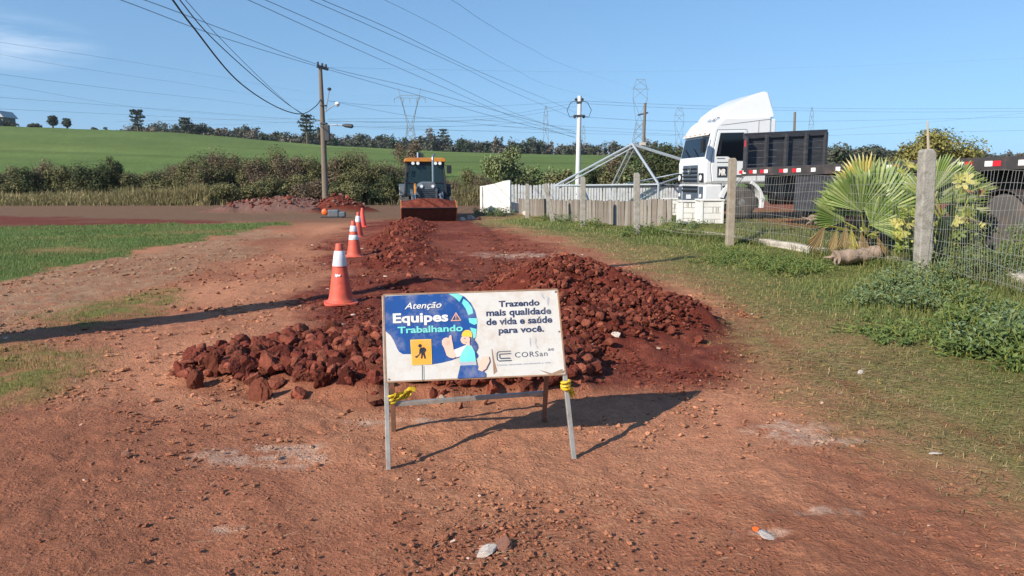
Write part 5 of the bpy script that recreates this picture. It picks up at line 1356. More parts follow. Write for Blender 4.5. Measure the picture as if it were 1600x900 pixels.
seam([(0.26, 1.10), (0.19, 1.6), (0.23, 1.96), (0.38, 2.76), (1.33, 2.78), (1.40, 2.60), (1.40, 1.42), (1.13, 1.12)])
seam([(1.72, 1.2), (1.72, 3.05)]); seam([(0.5, 2.90), (2.1, 3.1)]); seam([(1.42, 1.9), (2.05, 1.9)])
b = MB(); b.box((-1.58, 0.004, 2.2), (0.07, 0.02, 0.05)); b.box((-0.95, 0.006, 1.05), (0.10, 0.02, 0.05)); b.build("side_marker", m_orange, lorry, bevel=0.008)
for yy in (-0.7, -1.5):
    b = MB(); b.bar((-0.03, yy, 1.96), (-0.10, yy - 0.55, 2.22), 0.02, 0.02); b.build("wiper", m_black, lorry)
b = MB()
for k in range(5): b.box((-0.125 + 0.0, -0.35 - k * (W2 - 0.7) / 4, 2.655), (0.05, 0.12, 0.03))
b.build("roof_marker", m_orange, lorry, bevel=0.006)
def on_brow(x, y, w=0.0): return (-(0.34 + 0.26 * y) + 0.024, x, 2.97 + 0.22 * y + 0.03)
lettering("RO", -1.0, -0.5, 0.22, 0.22, -0.50, m_plast, 0.0, None, bold=0.0, fn=on_brow, parent=body)
b = MB()
for (a0, c0, a1, c1) in ((-0.40, 0.2, -0.18, 0.2), (-0.40, 0.74, -0.18, 0.74), (-0.40, 0.2, -0.40, 0.74), (-0.18, 0.2, -0.18, 0.74)): b.bar(on_brow(a0, c0), on_brow(a1, c1), 0.03, 0.01, up=(0.6, 0, 0.8))
b.build("emblem", m_plast, body)
st = side_poly([(0.62, 0.45), (0.62, 1.10), (1.14, 1.10), (1.02, 0.45)], -0.03, -0.5, m_step, "step_box", lorry, bevel=0.02)
b = MB()
for z_ in (0.55, 0.80, 1.0): b.box((-0.84, -0.012, z_), (0.42, 0.04, 0.03))
b.build("step", m_black, st)
# front mudguard and wheel
wc = (-1.28, -0.15, 0.50)
def arch(c, r0, r1, a0, a1, y0, y1, m, name, parent):
    pts = [(c[0] + r1 * math.cos(R(a)), c[2] + r1 * math.sin(R(a))) for a in np.linspace(a0, a1, 16)] + [(c[0] + r0 * math.cos(R(a)), c[2] + r0 * math.sin(R(a))) for a in np.linspace(a1, a0, 16)]
    b = MB(); b.prism(pts, y0, y1, axis='y'); return b.build(name, m, parent, bevel=0.012)
arch(wc, 0.62, 0.76, 12, 66, 0.02, -0.5, m_cabw, "mudguard", lorry)
arch(wc, 0.64, 0.74, -35 + 215, 114, 0.02, -0.5, m_cabw, "mudguard", lorry)
mg = MB(); mg.prism([(-1.28 - 0.62, 0.32), (-1.28 - 0.72, 0.32), (-1.28 - 0.755, 0.66), (-1.28 - 0.64, 0.64)], 0.02, -0.5); mg.build("mud_flap", m_cabw, lorry, bevel=0.01)
side_poly([(0.98, 0.5), (1.02, 0.95), (0.86, 1.08), (0.74, 1.02), (0.80, 0.80), (0.92, 0.60)], 0.03, -0.12, m_cabw, "mudguard_front", lorry, bevel=0.02)
def lorry_wheel(parent, c, r=0.5, w=0.28, dual=False):
    b = MB(); prof = [(r * 0.56, -w / 2), (r * 0.9, -w / 2), (r * 0.97, -w * 0.42), (r, -w * 0.25), (r * 0.985, -w * 0.12), (r, -w * 0.1), (r, w * 0.1), (r * 0.985, w * 0.12), (r, w * 0.25), (r * 0.97, w * 0.42), (r * 0.9, w / 2), (r * 0.56, w / 2)]
    b.lathe(prof, 40, axis='y', c=c); o = b.build("wheel", m_tyre, parent, smooth=35)
    b = MB(); b.lathe([(0.03, w * 0.55), (r * 0.22, w * 0.5), (r * 0.24, w * 0.2), (r * 0.46, w * 0.14), (r * 0.54, w * 0.46), (r * 0.59, w * 0.5), (r * 0.59, -w * 0.4), (0.03, -w * 0.4)], 32, axis='y', c=c); rim = b.build("rim", m_alu, o, smooth=35)
    b = MB()
    for q in range(10):
        a = 2 * math.pi * q / 10; b.lathe([(0.0, 0), (0.018, 0), (0.018, 0.05), (0.0, 0.055)], 6, axis='y', c=(c[0] + r * 0.33 * math.cos(a), c[1] + w * 0.14, c[2] + r * 0.33 * math.sin(a)))
    b.build("wheel_nut", m_black, rim); return o
lorry_wheel(lorry, wc)
lorry_wheel(lorry, (-1.28, -W2 + 0.22, 0.5))
for yy in (-0.30, -W2 + 0.30): lorry_wheel(lorry, (-4.9, yy, 0.5), 0.5, 0.5)
b = MB()
for yy in (-W2 / 2 - 0.42, -W2 / 2 + 0.42): b.box((-3.2, yy, 0.85), (5.2, 0.08, 0.26))
for x_ in (-1.28, -4.9): b.box((x_, -W2 / 2, 0.5), (0.14, W2 - 0.7, 0.14))
b.build("chassis", m_black, lorry, bevel=0.01)
b = MB(); b.lathe([(0.0, -0.6), (0.27, -0.6), (0.30, -0.57), (0.30, 0.57), (0.27, 0.6), (0.0, 0.6)], 24, axis='x', c=(-3.0, -0.34, 0.72)); b.build("fuel_tank", m_black, lorry, smooth=40)
b = MB(); b.box((-2.75, -0.18, 1.10), (0.75, 0.3, 0.13)); b.build("air_tank", m_alu, lorry, bevel=0.05)
b = MB(); b.box((-4.3, -W2 / 2, 1.08), (0.9, 0.9, 0.12)); b.build("fifth_wheel", m_black, lorry, bevel=0.02)
b = MB(); b.tube([(-2.35, -0.5, 0.9), (-2.35, -0.5, 2.7)], 0.06, 10); b.build("air_intake", m_black, lorry, smooth=40)
b = MB(); b.box((0.14, 0.20, 2.25), (0.10, 0.2, 0.42)); b.tube([(-0.10, 0.02, 2.52), (0.14, 0.18, 2.5)], 0.02, 6); b.build("mirror", m_black, lorry, bevel=0.03)

# ------------------------------------------------------------------ flatbed trailer with headboard
t0 = Vector((6.40, 20.9, 0)); t1 = Vector((8.30, 12.0, 0))          # near side rail, front end to where it leaves the picture
ax = (t1 - t0).normalized(); rt = Vector((-ax.y, ax.x, 0))         # rt: across the bed, away from the road
zr0, zr1 = at(1152, 269, t0.y).z, at(1594, 253.5, t1.y).z
yg = 0.29
trailer = thing("flatbed_trailer", "dark grey flatbed trailer with a slatted headboard behind the palm", "trailer", (t0.x, t0.y, yg))
slope = (zr1 - zr0) / (t1 - t0).length
def T(s, w, z): return Vector((ax.x * s + rt.x * w, ax.y * s + rt.y * w, zr0 - yg + slope * s + z))
TL = 12.4; TW = 2.55
def tbox(s0, s1, w0, w1, z0, z1, m, name, parent=trailer, bevel=0.008):
    b = MB(); P = [T(s, w, z) for z in (z0, z1) for s, w in ((s0, w0), (s1, w0), (s1, w1), (s0, w1))]
    b.add(P, [(3, 2, 1, 0), (4, 5, 6, 7), (0, 1, 5, 4), (1, 2, 6, 5), (2, 3, 7, 6), (3, 0, 4, 7)]); return b.build(name, m, parent, bevel=bevel)
tbox(0, TL, 0, 0.08, -0.11, 0.11, m_trail2, "side_rail"); tbox(0, TL, TW - 0.08, TW, -0.11, 0.11, m_trail2, "side_rail")
tbox(0.0, TL, 0.085, TW - 0.085, 0.02, 0.09, m_trail, "deck")
tbox(0.05, TL, 0.7, 0.9, -0.55, 0.015, m_black, "chassis_beam"); tbox(0.05, TL, TW - 0.9, TW - 0.7, -0.55, 0.015, m_black, "chassis_beam")
b = MB()
for k in range(16):
    s = 0.4 + k * 0.76; P = [T(q, w, z) for z in (-0.10, 0.01) for q, w in ((s, 0.09), (s + .08, 0.09), (s + .08, TW - .09), (s, TW - .09))]
    b.add(P, [(3, 2, 1, 0), (4, 5, 6, 7), (0, 1, 5, 4), (1, 2, 6, 5), (2, 3, 7, 6), (3, 0, 4, 7)])
b.build("cross_member", m_black, trailer)
roll = 0.055                                            # the bed hangs a little towards the road
def H(w, z, s=0.0): return T(s, w, z + w * roll)
HZ = 0.95
b = MB(); rows_ = 5
for r_ in range(rows_):
    z0, z1 = 0.0 + HZ * r_ / rows_ + 0.001, HZ * (r_ + 1) / rows_ - 0.001
    P = [H(w, z, s) for s in (0.02, 0.06) for w, z in ((0.02, z0), (TW - 0.02, z0), (TW - 0.02, z1), (0.02, z1))]
    b.add(P, [(0, 1, 2, 3), (7, 6, 5, 4), (0, 4, 5, 1), (1, 5, 6, 2), (2, 6, 7, 3), (3, 7, 4, 0)])
head = b.build("headboard", m_trail, trailer, bevel=0.01)
for k in range(5):
    w = 0.05 + (TW - 0.1) * k / 4; b = MB(); b.bar(H(w, 0.0, 0.12), H(w, HZ + 0.03, 0.12), 0.085, 0.11, up=tuple(ax)); b.build("upright", m_trail, head, bevel=0.008)
b = MB(); b.bar(H(-0.01, HZ + 0.03, 0.07), H(TW + 0.01, HZ + 0.03, 0.07), 0.09, 0.16, up=(0, 0, 1)); b.build("top_bar", m_trail, head, bevel=0.008)
tbox(0.16, 0.28, -0.03, 0.03, 0.0, HZ * 0.98, m_trail, "corner_post")
tbox(0.18, 0.24, -0.036, -0.031, HZ * 0.72, HZ * 0.9, m_red, "reflector", bevel=0.0)
# reflectors red/white on the near rail
def s_of(px_):                                         # where the sight line through a column meets the rail
    k = (px_ - 800) / F; return (k * t0.y - t0.x) / (ax.x - k * ax.y)
for px_, kind in ((1156, 'rw'), (1172, 'rw'), (1189, 'rw'), (1219, 'rw'), (1239, 'rw'), (1265, 'w'), (1303, 'w'), (1326, 'r'), (1386, 'wr'), (1498, 'wr'), (1541, 'wr'), (1594, 'wr')):
    s = s_of(px_)
    for q, c in enumerate(kind if len(kind) > 1 else kind):
        o_ = -0.1 + 0.1 * len(kind) * 0; s0 = s + (q - len(kind) / 2) * (0.19 if px_ < 1280 else 0.17)
        tbox(s0 + .01, s0 + (0.18 if px_ < 1280 else 0.165), -0.006, 0.0, -0.045, 0.045, m_red if c == 'r' else m_refw, "reflector", bevel=0.0)
tbox(s_of(1234), s_of(1330), 0.06, 0.50, -1.0, -0.112, m_trail, "tool_locker", bevel=0.02)
tbox(s_of(1333), s_of(1420), 0.06, 0.50, -0.85, -0.112, m_trail, "pallet_locker", bevel=0.02)
for w in (0.5, TW - 0.5): tbox(2.5, 2.66, w - .07, w + .07, -1.3, -0.112, m_black, "landing_leg")
def trailer_wheel(s, w):
    c = T(s, w, 0); c.z = 0.5
    rotz = math.atan2(ax.y, ax.x); Mz = Matrix.Rotation(rotz, 3, 'Z')
    b = MB(); r = 0.5; w_ = 0.5 if True else 0.28
    prof = [(r * 0.56, -w_ / 2), (r * 0.9, -w_ / 2), (r * 0.97, -w_ * 0.46), (r, -w_ * 0.4), (r, w_ * 0.4), (r * 0.97, w_ * 0.46), (r * 0.9, w_ / 2), (r * 0.56, w_ / 2)]
    b.lathe(prof, 36, axis='y', M=Mz, c=c); o = b.build("wheel", m_tyre, trailer, smooth=35)
    b = MB(); b.lathe([(0.03, -w_ * 0.42), (r * 0.2, -w_ * 0.44), (r * 0.24, -w_ * 0.2), (r * 0.48, -w_ * 0.16), (r * 0.58, -w_ * 0.44), (r * 0.59, w_ * 0.4), (0.03, w_ * 0.4)], 28, axis='y', M=Mz, c=c); b.build("rim", m_alu, o, smooth=35)
    mgp = [(r * 1.16 * math.cos(R(a)), r * 1.16 * math.sin(R(a))) for a in np.linspace(15, 165, 12)] + [(r * 1.11 * math.cos(R(a)), r * 1.11 * math.sin(R(a))) for a in np.linspace(165, 15, 12)]
    b = MB(); b.prism(mgp, -0.28, 0.28); b.v = [tuple(Mz @ Vector(v) + c) for v in b.v]; b.build("mudguard", m_trail2, trailer, bevel=0.006)
for s in (8.55, 9.82, 11.09):
    for w in (0.34, TW - 0.34): trailer_wheel(s, w)
b = MB(); P = [T(8.0 + q * 3.6, 0.32, -0.3) for q in (0, 1)]
tbox(8.0, 11.7, 0.55, TW - .55, -0.75, -0.55, m_black, "suspension_frame")
tbox(TL - 0.06, TL, 0.02, TW - 0.02, -0.45, -0.12, m_trail2, "rear_bumper")

# ------------------------------------------------------------------ poles, towers and wires
m_wood = mat("weathered_pole_wood", lin(118, 106, 92), rough=0.9, var=0.25, scale=4, dirt=lin(78, 70, 62), dirt_amt=0.6, dirt_scale=2, stretch=(4, 4, 0.5))
m_polew = mat("painted_concrete_pole", lin(206, 206, 200), rough=0.8, var=0.1, scale=3)
m_line = mat("cable_grey", lin(98, 108, 120), rough=0.6, var=0.05)
m_cable = mat("cable_black", lin(40, 44, 52), rough=0.6, var=0.05)
m_lattice = mat("lattice_steel", lin(120, 132, 140), rough=0.6, metal=0.2, var=0.08)
m_fit = mat("pole_fittings", lin(62, 64, 68), rough=0.6, var=0.15)
# tall wooden pole left of the excavator
p0 = at(509, 321, 43.0); g = yz(p0.x, p0.y); ptop = at(502.5, 104, 43.0)
wp = thing("utility_pole", "tall weathered wooden pole with street lamp arms rising from the roadside mound", "utility pole", (p0.x, p0.y, g))
h = ptop.z - g
b = MB(); b.tube([(0, 0, -0.4), (0, 0, h * 0.48), (-0.03, 0, h)], [0.19, 0.155, 0.10], 12); b.build("shaft", m_wood, wp, smooth=40)
def lp_(x, y): q = at(x, y, 43.0); return Vector((q.x - p0.x, 0, q.z - g))
b = MB(); b.bar(lp_(496, 104) + Vector((0, -.15, 0)), lp_(512, 108) + Vector((0, .15, 0)), 0.12, 0.14); b.build("crossarm", m_fit, wp, bevel=0.01)
for x_ in (498, 504, 509):
    b = MB(); b.lathe([(0.02, 0), (0.06, 0.02), (0.07, 0.08), (0.05, 0.12), (0.07, 0.15), (0.03, 0.2)], 10, c=lp_(x_, 104 + (x_ - 498) * .25) + Vector((0, -.05 + (x_ - 504) * .02, 0.04))); b.build("insulator", m_fit, wp, smooth=40)
for y0, xe, ye, dy in ((172, 532, 165, -0.9), (193, 549, 198, -0.6)):
    b = MB(); a = lp_(508, y0 + 3); e = lp_(xe, ye) + Vector((0, dy, 0)); b.tube([a, a.lerp(e, 0.5) + Vector((0, 0, 0.05)), e], 0.03, 6); arm = b.build("lamp_arm", m_steel, wp, smooth=40)
b = MB(); a = lp_(509, 172); e = lp_(518, 142) + Vector((0, -0.5, 0)); b.tube([a, e], 0.028, 6); b.build("lamp_arm", m_steel, wp, smooth=40)
b = MB(); b.lathe([(0.02, 0), (0.10, 0.03), (0.12, 0.12), (0.03, 0.18)], 10, c=e - Vector((0, 0, 0.05))); b.build("photocell", m_fit, wp, smooth=40)
b = MB(); c = lp_(533, 165) + Vector((0, -0.9, 0)); b.lathe([(0.02, 0.12), (0.10, 0.10), (0.15, 0), (0.10, -0.10), (0.03, -0.14)], 12, c=c); b.build("lamp_globe", m_lamp, wp, smooth=40)
b = MB(); c = lp_(546, 198) + Vector((0, -0.6, 0)); b.tube([c + Vector((-0.28, 0, 0.04)), c + Vector((-0.1, 0, 0.02)), c + Vector((0.28, 0, -0.02)), c + Vector((0.36, 0, -0.03))], [0.04, 0.10, 0.12, 0.03], 10); b.build("lamp_head", m_fit, wp, smooth=40)
b = MB(); c = lp_(510.5, 208); b.box(c + Vector((0.06, -0.12, 0)), (0.28, 0.24, 0.9)); b.build("junction_box", m_fit, wp, bevel=0.04)
b = MB(); b.box(lp_(506, 193), (0.36, 0.36, 0.10)); b.box(lp_(506, 165), (0.34, 0.34, 0.07)); b.build("steel_band", m_fit, wp, bevel=0.02)
b = MB(); b.bar(lp_(487, 186), lp_(508, 190), 0.05, 0.05); b.build("bracket", m_fit, wp)
# white concrete pole behind the slabs
q0 = at(902, 312, 52.0); gq = yz(q0.x, q0.y); qt = at(905.5, 150, 52.0)
cp = thing("concrete_pole", "white concrete pole with insulator brackets behind the board fence", "utility pole", (q0.x, q0.y, gq)); h = qt.z - gq
b = MB(); b.tube([(0, 0, -0.3), (0.08, 0, h)], [0.19, 0.135], 12); b.build("shaft", m_polew, cp, smooth=40)
def cq(x, y): q = at(x, y, 52.0); return Vector((q.x - q0.x, 0, q.z - gq))
for yy, wd in ((160, 5), (181, 9)):
    b = MB(); b.box(cq(905, yy), (wd * 0.045 * 1.6, 0.4, 0.12)); b.build("steel_band", m_fit, cp, bevel=0.02)
for x_, y_ in ((900, 156), (910, 156), (898, 182), (912, 182), (905, 178)):
    b = MB(); c = cq(x_, y_); b.lathe([(0.03, -0.12), (0.10, -0.08), (0.07, -0.02), (0.11, 0.04), (0.05, 0.12)], 10, c=c); b.bar(c, cq(905, y_), 0.04); b.build("insulator", m_fit, cp, smooth=40)
for sx in (-1, 1):
    b = MB(); b.tube([cq(905 + sx * 3, 181) , cq(905 + sx * 15, 183), cq(905 + sx * 19, 172), cq(905 + sx * 13, 160), cq(905 + sx * 6, 158)], 0.022, 6); b.build("jumper_cable", m_cable, cp, smooth=40)
# two thin dark posts farther back
for (xb, yb, xt_, yt, Yd, lab) in ((1003, 290, 1008, 161, 62.0, "dark timber pole with a small crossarm behind the shelter frame"), (1241, 240, 1242, 175, 70.0, "dark slender pole rising behind the trailer headboard")):
    a = at(xb, yb, Yd); c = at(xt_, yt, Yd); g_ = yz(a.x, a.y)
    t = thing("timber_pole", lab, "utility pole", (a.x, a.y, g_))
    b = MB(); b.tube([(0, 0, -0.3), (c.x - a.x, 0, c.z - g_)], [0.15, 0.11], 10); b.build("shaft", m_wood, t, smooth=40)
    if Yd < 65:
        d_ = at(1006, 178, Yd); b = MB(); b.bar((d_.x - a.x - .5, 0, d_.z - g_ - .1), (d_.x - a.x + .35, 0, d_.z - g_ + .1), 0.1, 0.12); b.build("crossarm", m_fit, t)
        d_ = at(1004, 225, Yd); b = MB(); b.box((d_.x - a.x, 0, d_.z - g_), (0.5, 0.4, 0.25)); b.build("metal_box", m_conc_pale, t, bevel=0.03)
# pole out of the picture whose shadow crosses the road, with its short strut
sp = Vector((-8.15, 4.35, 0)); t = thing("shadow_pole", "wooden pole with a short strut beyond the edge of the picture, casting the long shadow", "utility pole", (sp.x, sp.y, yz(sp.x, sp.y))); t.name = "utility_pole"
b = MB(); b.tube([(0, 0, -0.4), (0, 0, 9.4)], [0.16, 0.10], 12); b.build("shaft", m_wood, t, smooth=40)
b = MB(); b.tube([(0.33, -0.40, -0.3), (0.20, -0.24, 2.6), (0.10, -0.10, 4.3)], [0.23, 0.21, 0.16], 12); b.build("strut", m_wood, t, smooth=40)

def wire(pts, r, label, group, m=m_line, name="power_line", n=4, sub=14):
    P_ = [at(*p) for p in pts]
    out = []
    for k in range(len(P_) - 1):                        # smooth curve through the points
        a, b_, c, d = P_[max(k - 1, 0)], P_[k], P_[k + 1], P_[min(k + 2, len(P_) - 1)]
        for q in range(sub):
            s = q / sub; out.append(0.5 * ((2 * b_) + (c - a) * s + (2 * a - 5 * b_ + 4 * c - d) * s * s + (3 * b_ - a - 3 * c + d) * s ** 3))
    out.append(P_[-1])
    rs_ = r
    b = MB(); b.tube(out, rs_, n); o = b.build(name, m, smooth=60); return tag(o, label, "cable", group)
GT = "thin overhead lines high in the sky"; LT = "thin grey overhead line sloping across the upper blue sky"
GD = "drooping dark cables at the wooden pole"
wire([(225, -60, 17), (270, 0, 19), (300, 40, 21), (370, 125, 27), (430, 166, 34), (470, 178, 38.5), (492, 167, 42), (503, 153, 43)], 0.024, "thickest black cable drooping lowest before it reaches the wooden pole", GD, m_cable, "drooping_cable", 6)
wire([(235, -60, 17), (281, 0, 19.5), (330, 58, 23), (400, 122, 31), (450, 163, 39), (487, 186, 43)], 0.016, "dark cable hanging just above the thickest drooping cable", GD, m_cable, "drooping_cable", 5)
wire([(242, -60, 17), (290, 0, 20), (350, 66, 25), (420, 135, 34), (460, 170, 40), (487, 187, 43)], 0.010, "thinnest of the dark cables drooping to the wooden pole", GD, m_line, "drooping_cable", 5)
wire([(60, -42, 20), (189, 0, 24), (340, 56, 33), (497, 104, 43), (640, 145, 47), (800, 190, 50), (898, 214, 52)], 0.013, "wire passing over the top of the wooden pole, lower of two", "wires over the wooden pole")
wire([(90, -42, 20), (226, 0, 24), (360, 50, 33), (504, 103, 43), (650, 138, 47), (800, 180, 50), (898, 206, 52)], 0.013, "wire passing over the top of the wooden pole, upper of two", "wires over the wooden pole")
for a in ([(330, -22, 26), (388, 0, 29), (520, 60, 38), (660, 122, 55), (800, 182, 75), (900, 216, 90)], [(360, -22, 26), (415, 0, 29), (540, 55, 38), (680, 118, 55), (800, 175, 75), (900, 210, 90)],
          [(430, -22, 27), (485, 0, 30), (600, 50, 40), (720, 104, 58), (800, 143, 75), (900, 186, 92)], [(452, -22, 27), (504, 0, 30), (620, 50, 40), (740, 108, 58), (860, 158, 85), (900, 176, 92)]):
    wire(a, 0.013, "grey overhead line descending from the top edge towards the white pole", "lines descending towards the white pole")
for a in ([(540, -24, 60), (601, 0, 64), (700, 50, 80), (800, 106, 120), (880, 140, 200), (990, 166, 420)], [(650, -24, 60), (706, 0, 64), (760, 36, 80), (830, 76, 120), (900, 108, 190), (998, 140, 420)],
          [(-40, 74, 90), (0, 85, 95), (250, 125, 130), (500, 158, 300), (626, 150, 480)], [(-40, 108, 90), (0, 116, 95), (300, 152, 150), (500, 170, 320), (640, 151, 480)], [(-40, 124, 90), (0, 132, 95), (300, 176, 160), (500, 181, 320), (654, 152, 480)],
          [(-40, 148, 90), (0, 152, 95), (300, 174, 140), (500, 188, 165), (760, 196, 210), (860, 186, 640)], [(-40, 168, 90), (0, 170, 95), (300, 184, 140), (500, 194, 165), (760, 204, 220), (920, 200, 880)], [(500, 105, 150), (800, 111, 190), (1000, 112, 190), (1300, 104, 170), (1620, 90, 150)],
          [(-40, 58, 90), (0, 66, 95), (250, 104, 130), (520, 148, 320), (640, 148, 480)]):
    wire(a, 0.015, LT, GT)
GH = "level lines near the horizon"; LH = "thin level wire strung low above the distant trees"
for a in ([(180, 190, 150), (350, 187, 150), (500, 186, 150), (700, 190, 160), (852, 184, 640)], [(200, 193, 150), (350, 195, 150), (500, 190, 150), (720, 197, 170), (856, 188, 640)], [(512, 186, 43), (700, 184, 47), (800, 178, 50), (904, 160, 52)], [(512, 190, 43), (700, 189, 47), (820, 180, 50), (904, 165, 52)],
          [(512, 157, 43), (640, 181, 47), (760, 195, 50), (900, 208, 52)], [(515, 158, 43), (600, 165, 46), (760, 166, 49), (904, 158, 52)], [(514, 196, 43), (760, 205, 60), (1060, 212, 90)], [(914, 158, 52), (1060, 164, 56), (1200, 168, 60), (1400, 170, 62), (1640, 169, 64)],
          [(914, 162, 52), (1060, 169, 56), (1200, 172, 60), (1400, 175, 62), (1640, 174, 64)], [(914, 183, 52), (1060, 190, 60), (1300, 189, 66), (1640, 182, 70)], [(1180, 210, 60), (1285, 204, 56), (1440, 192, 52), (1640, 173, 48)], [(760, 196, 90), (920, 204, 100), (1100, 212, 110)],
          [(1285, 212, 80), (1450, 207, 80), (1640, 203, 80)], [(740, 186, 90), (860, 196, 100), (1060, 205, 110)]):
    wire(a, 0.0095 * a[len(a) // 2][2] / 55, LH, GH)

# lattice transmission towers
def tower(px_, base_y, top_y, Yd, label, kind, width_px, r):
    top = at(px_, top_y, Yd); bx, by = top.x, Yd; g_ = yz(bx, by); H_ = top.z - g_; wd = width_px / F * Yd / 2
    t = thing("transmission_tower", label, "pylon", (bx, by, g_), 0, "transmission towers beyond the field")
    def member(pts, name): 
        b = MB(); [b.tube([p, q], r, 4) for p, q in pts]; b.build(name, m_lattice, t)
    waist = H_ * 0.55; wb = H_ * 0.115; ww = H_ * 0.035
    for sx in (-1, 1):
        for sy in (-1, 1):
            member([((sx * wb, sy * wb, 0), (sx * ww, sy * ww, waist))], "leg")
    br = []
    for k in range(6):
        z0, z1 = waist * k / 6, waist * (k + 1) / 6; f0, f1 = wb + (ww - wb) * k / 6, wb + (ww - wb) * (k + 1) / 6
        for sy in (-1, 1): br += [((-f0, sy * f0, z0), (f1, sy * f1, z1)), ((f0, sy * f0, z0), (-f1, sy * f1, z1))]
        for sx in (-1, 1): br += [((sx * f0, -f0, z0), (sx * f1, f1, z1))]
    member(br, "bracing")
    if kind == 'Y':
        up = []
        for sx in (-1, 1):
            for o_ in (0, 0.35): up.append(((sx * ww * (1 if o_ == 0 else 0.1), 0, waist), (sx * wd * (0.72 + o_ * 0.35), 0, H_ * 0.90)))
            for k in range(5):
                f, f2 = k / 5, (k + 1) / 5; pa = Vector((sx * ww, 0, waist)).lerp(Vector((sx * wd * 0.72, 0, H_ * 0.9)), f); pb = Vector((sx * ww * .1, 0, waist)).lerp(Vector((sx * wd * 0.84, 0, H_ * .9)), f2); up.append((pa, pb))
            up.append(((sx * wd * 0.8, 0, H_ * 0.9), (sx * wd * 0.95, 0, H_)))
        member(up, "fork")
        b = MB(); b.tube([(-wd * 1.35, 0, H_ * 0.87), (-wd * .8, 0, H_ * 0.915), (wd * .8, 0, H_ * 0.915), (wd * 1.35, 0, H_ * 0.87)], r * 1.2, 4); b.tube([(-wd * 1.0, 0, H_ * 0.885), (wd * 1.0, 0, H_ * 0.885)], r, 4); b.build("crossarm", m_lattice, t)
        for x_ in (-1.3, -0.55, 0.0, 0.55, 1.3):
            b = MB(); b.tube([(x_ * wd, 0, H_ * 0.88), (x_ * wd, 0, H_ * 0.83)], r * 1.2, 4); b.build("insulator", m_lattice, t)
    else:
        n_ = 3; hd = []
        zs = [waist, H_ * 0.80, H_ * 0.92, H_]
        xs = [ww, wd, wd * 0.9, wd * 0.55] if kind == 'O' else [ww, ww * .8, ww * .6, ww * .15]
        for k in range(3):
            for sx in (-1, 1): hd.append(((sx * xs[k], 0, zs[k]), (sx * xs[k + 1], 0, zs[k + 1])))
            hd.append(((-xs[k], 0, zs[k]), (xs[k + 1], 0, zs[k + 1]))); hd.append(((xs[k], 0, zs[k]), (-xs[k + 1], 0, zs[k + 1])))
        hd.append(((-xs[3], 0, H_), (xs[3], 0, H_))); member(hd, "head")
        arms = [(H_ * 0.78, 1.2), (H_ * 0.88, 1.0)] if kind == 'T' else [(H_ * 0.90, 1.25)]
        for z_, k in arms:
            b = MB(); b.tube([(-wd * k, 0, z_), (wd * k, 0, z_)], r * 1.1, 4); b.build("crossarm", m_lattice, t)
tower(640, 225, 138, 480, "grey fork topped lattice tower above the loader", 'Y', 36, 0.20)
tower(1001, 230, 124, 420, "tallest lattice tower with a crown shaped head behind the shelter frame", 'O', 22, 0.14)
tower(853, 243, 166, 650, "slim pale lattice tower beside the white pole", 'T', 9, 0.22)
tower(1062, 240, 168, 700, "faint lattice tower just beside the lorry's roof", 'O', 14, 0.18)
tower(912, 236, 196, 900, "tiny faint lattice tower behind the white pole", 'T', 8, 0.2)
tower(1269, 236, 168, 800, "faint lattice tower right above the trailer headboard", 'T', 8, 0.18)

# ------------------------------------------------------------------ trees, hedge, palm, weeds
m_leaf = attr_mat("foliage", rough=0.65, translucent=0.25, spec=0.2)
m_dryleaf = attr_mat("dry_foliage", rough=0.85, translucent=0.15, spec=0.1)
m_bark = mat("bark", lin(96, 80, 66), rough=0.95, var=0.3, scale=8)
DARK = [lin(64, 74, 46), lin(78, 88, 52), lin(96, 100, 62), lin(72, 76, 54)]
OLIVE = [lin(104, 106, 66), lin(122, 118, 78), lin(90, 94, 58), lin(136, 128, 90)]
BROWN = [lin(122, 104, 86), lin(104, 90, 74), lin(138, 120, 98), lin(96, 92, 64)]
LIGHT = [lin(112, 122, 76), lin(128, 136, 90), lin(98, 108, 64), lin(142, 146, 104)]
GOLD = [lin(136, 130, 70), lin(154, 144, 82), lin(120, 118, 62), lin(104, 106, 58)]
FAR = [lin(78, 86, 70), lin(90, 94, 76), lin(104, 100, 86), lin(68, 78, 64)]
PALS = {'dark': DARK, 'olive': OLIVE, 'brown': BROWN, 'light': LIGHT, 'gold': GOLD, 'far': FAR}
def crown_points(n, cx, cy, cz, rx, ry, rz, nclump, r=rng, core=0.35, spread=0.38):
    """leaf positions in clumps through an uneven crown"""
    d = unit(r.normal(size=(nclump, 3))); rad_ = r.random(nclump) ** 0.45
    cl = d * rad_[:, None] * np.array([rx, ry, rz]) * (1 - spread * 0.7)
    sz = r.uniform(0.6, 1.3, nclump) * spread
    k = r.integers(0, nclump, n); dd = unit(r.normal(size=(n, 3))); rr = r.random(n) ** 0.6
    off = dd * (rr * sz[k])[:, None] * np.array([rx, ry, rz])
    P_ = cl[k] + off + np.array([cx, cy, cz]); Nn = dd * 0.8 + np.array([0, 0, 0.6]) + r.normal(size=(n, 3)) * 0.5
    return P_, Nn, k
GROUPS = {'dark': ("dark_bush", "dense dark green bush in the roadside thicket", "dark bushes of the thicket"), 'olive': ("olive_bush", "olive green bush in the roadside thicket", "olive bushes of the thicket"),
          'brown': ("bare_bush", "half bare brownish bush in the roadside thicket", "half bare bushes of the thicket"), 'light': ("leafy_bush", "pale green leafy bush beyond the grey board fence", "pale green bushes"),
          'gold': ("gold_bush", "yellowish green tree", None), 'far': ("far_tree", "grey green tree on the far skyline", "trees along the far skyline")}
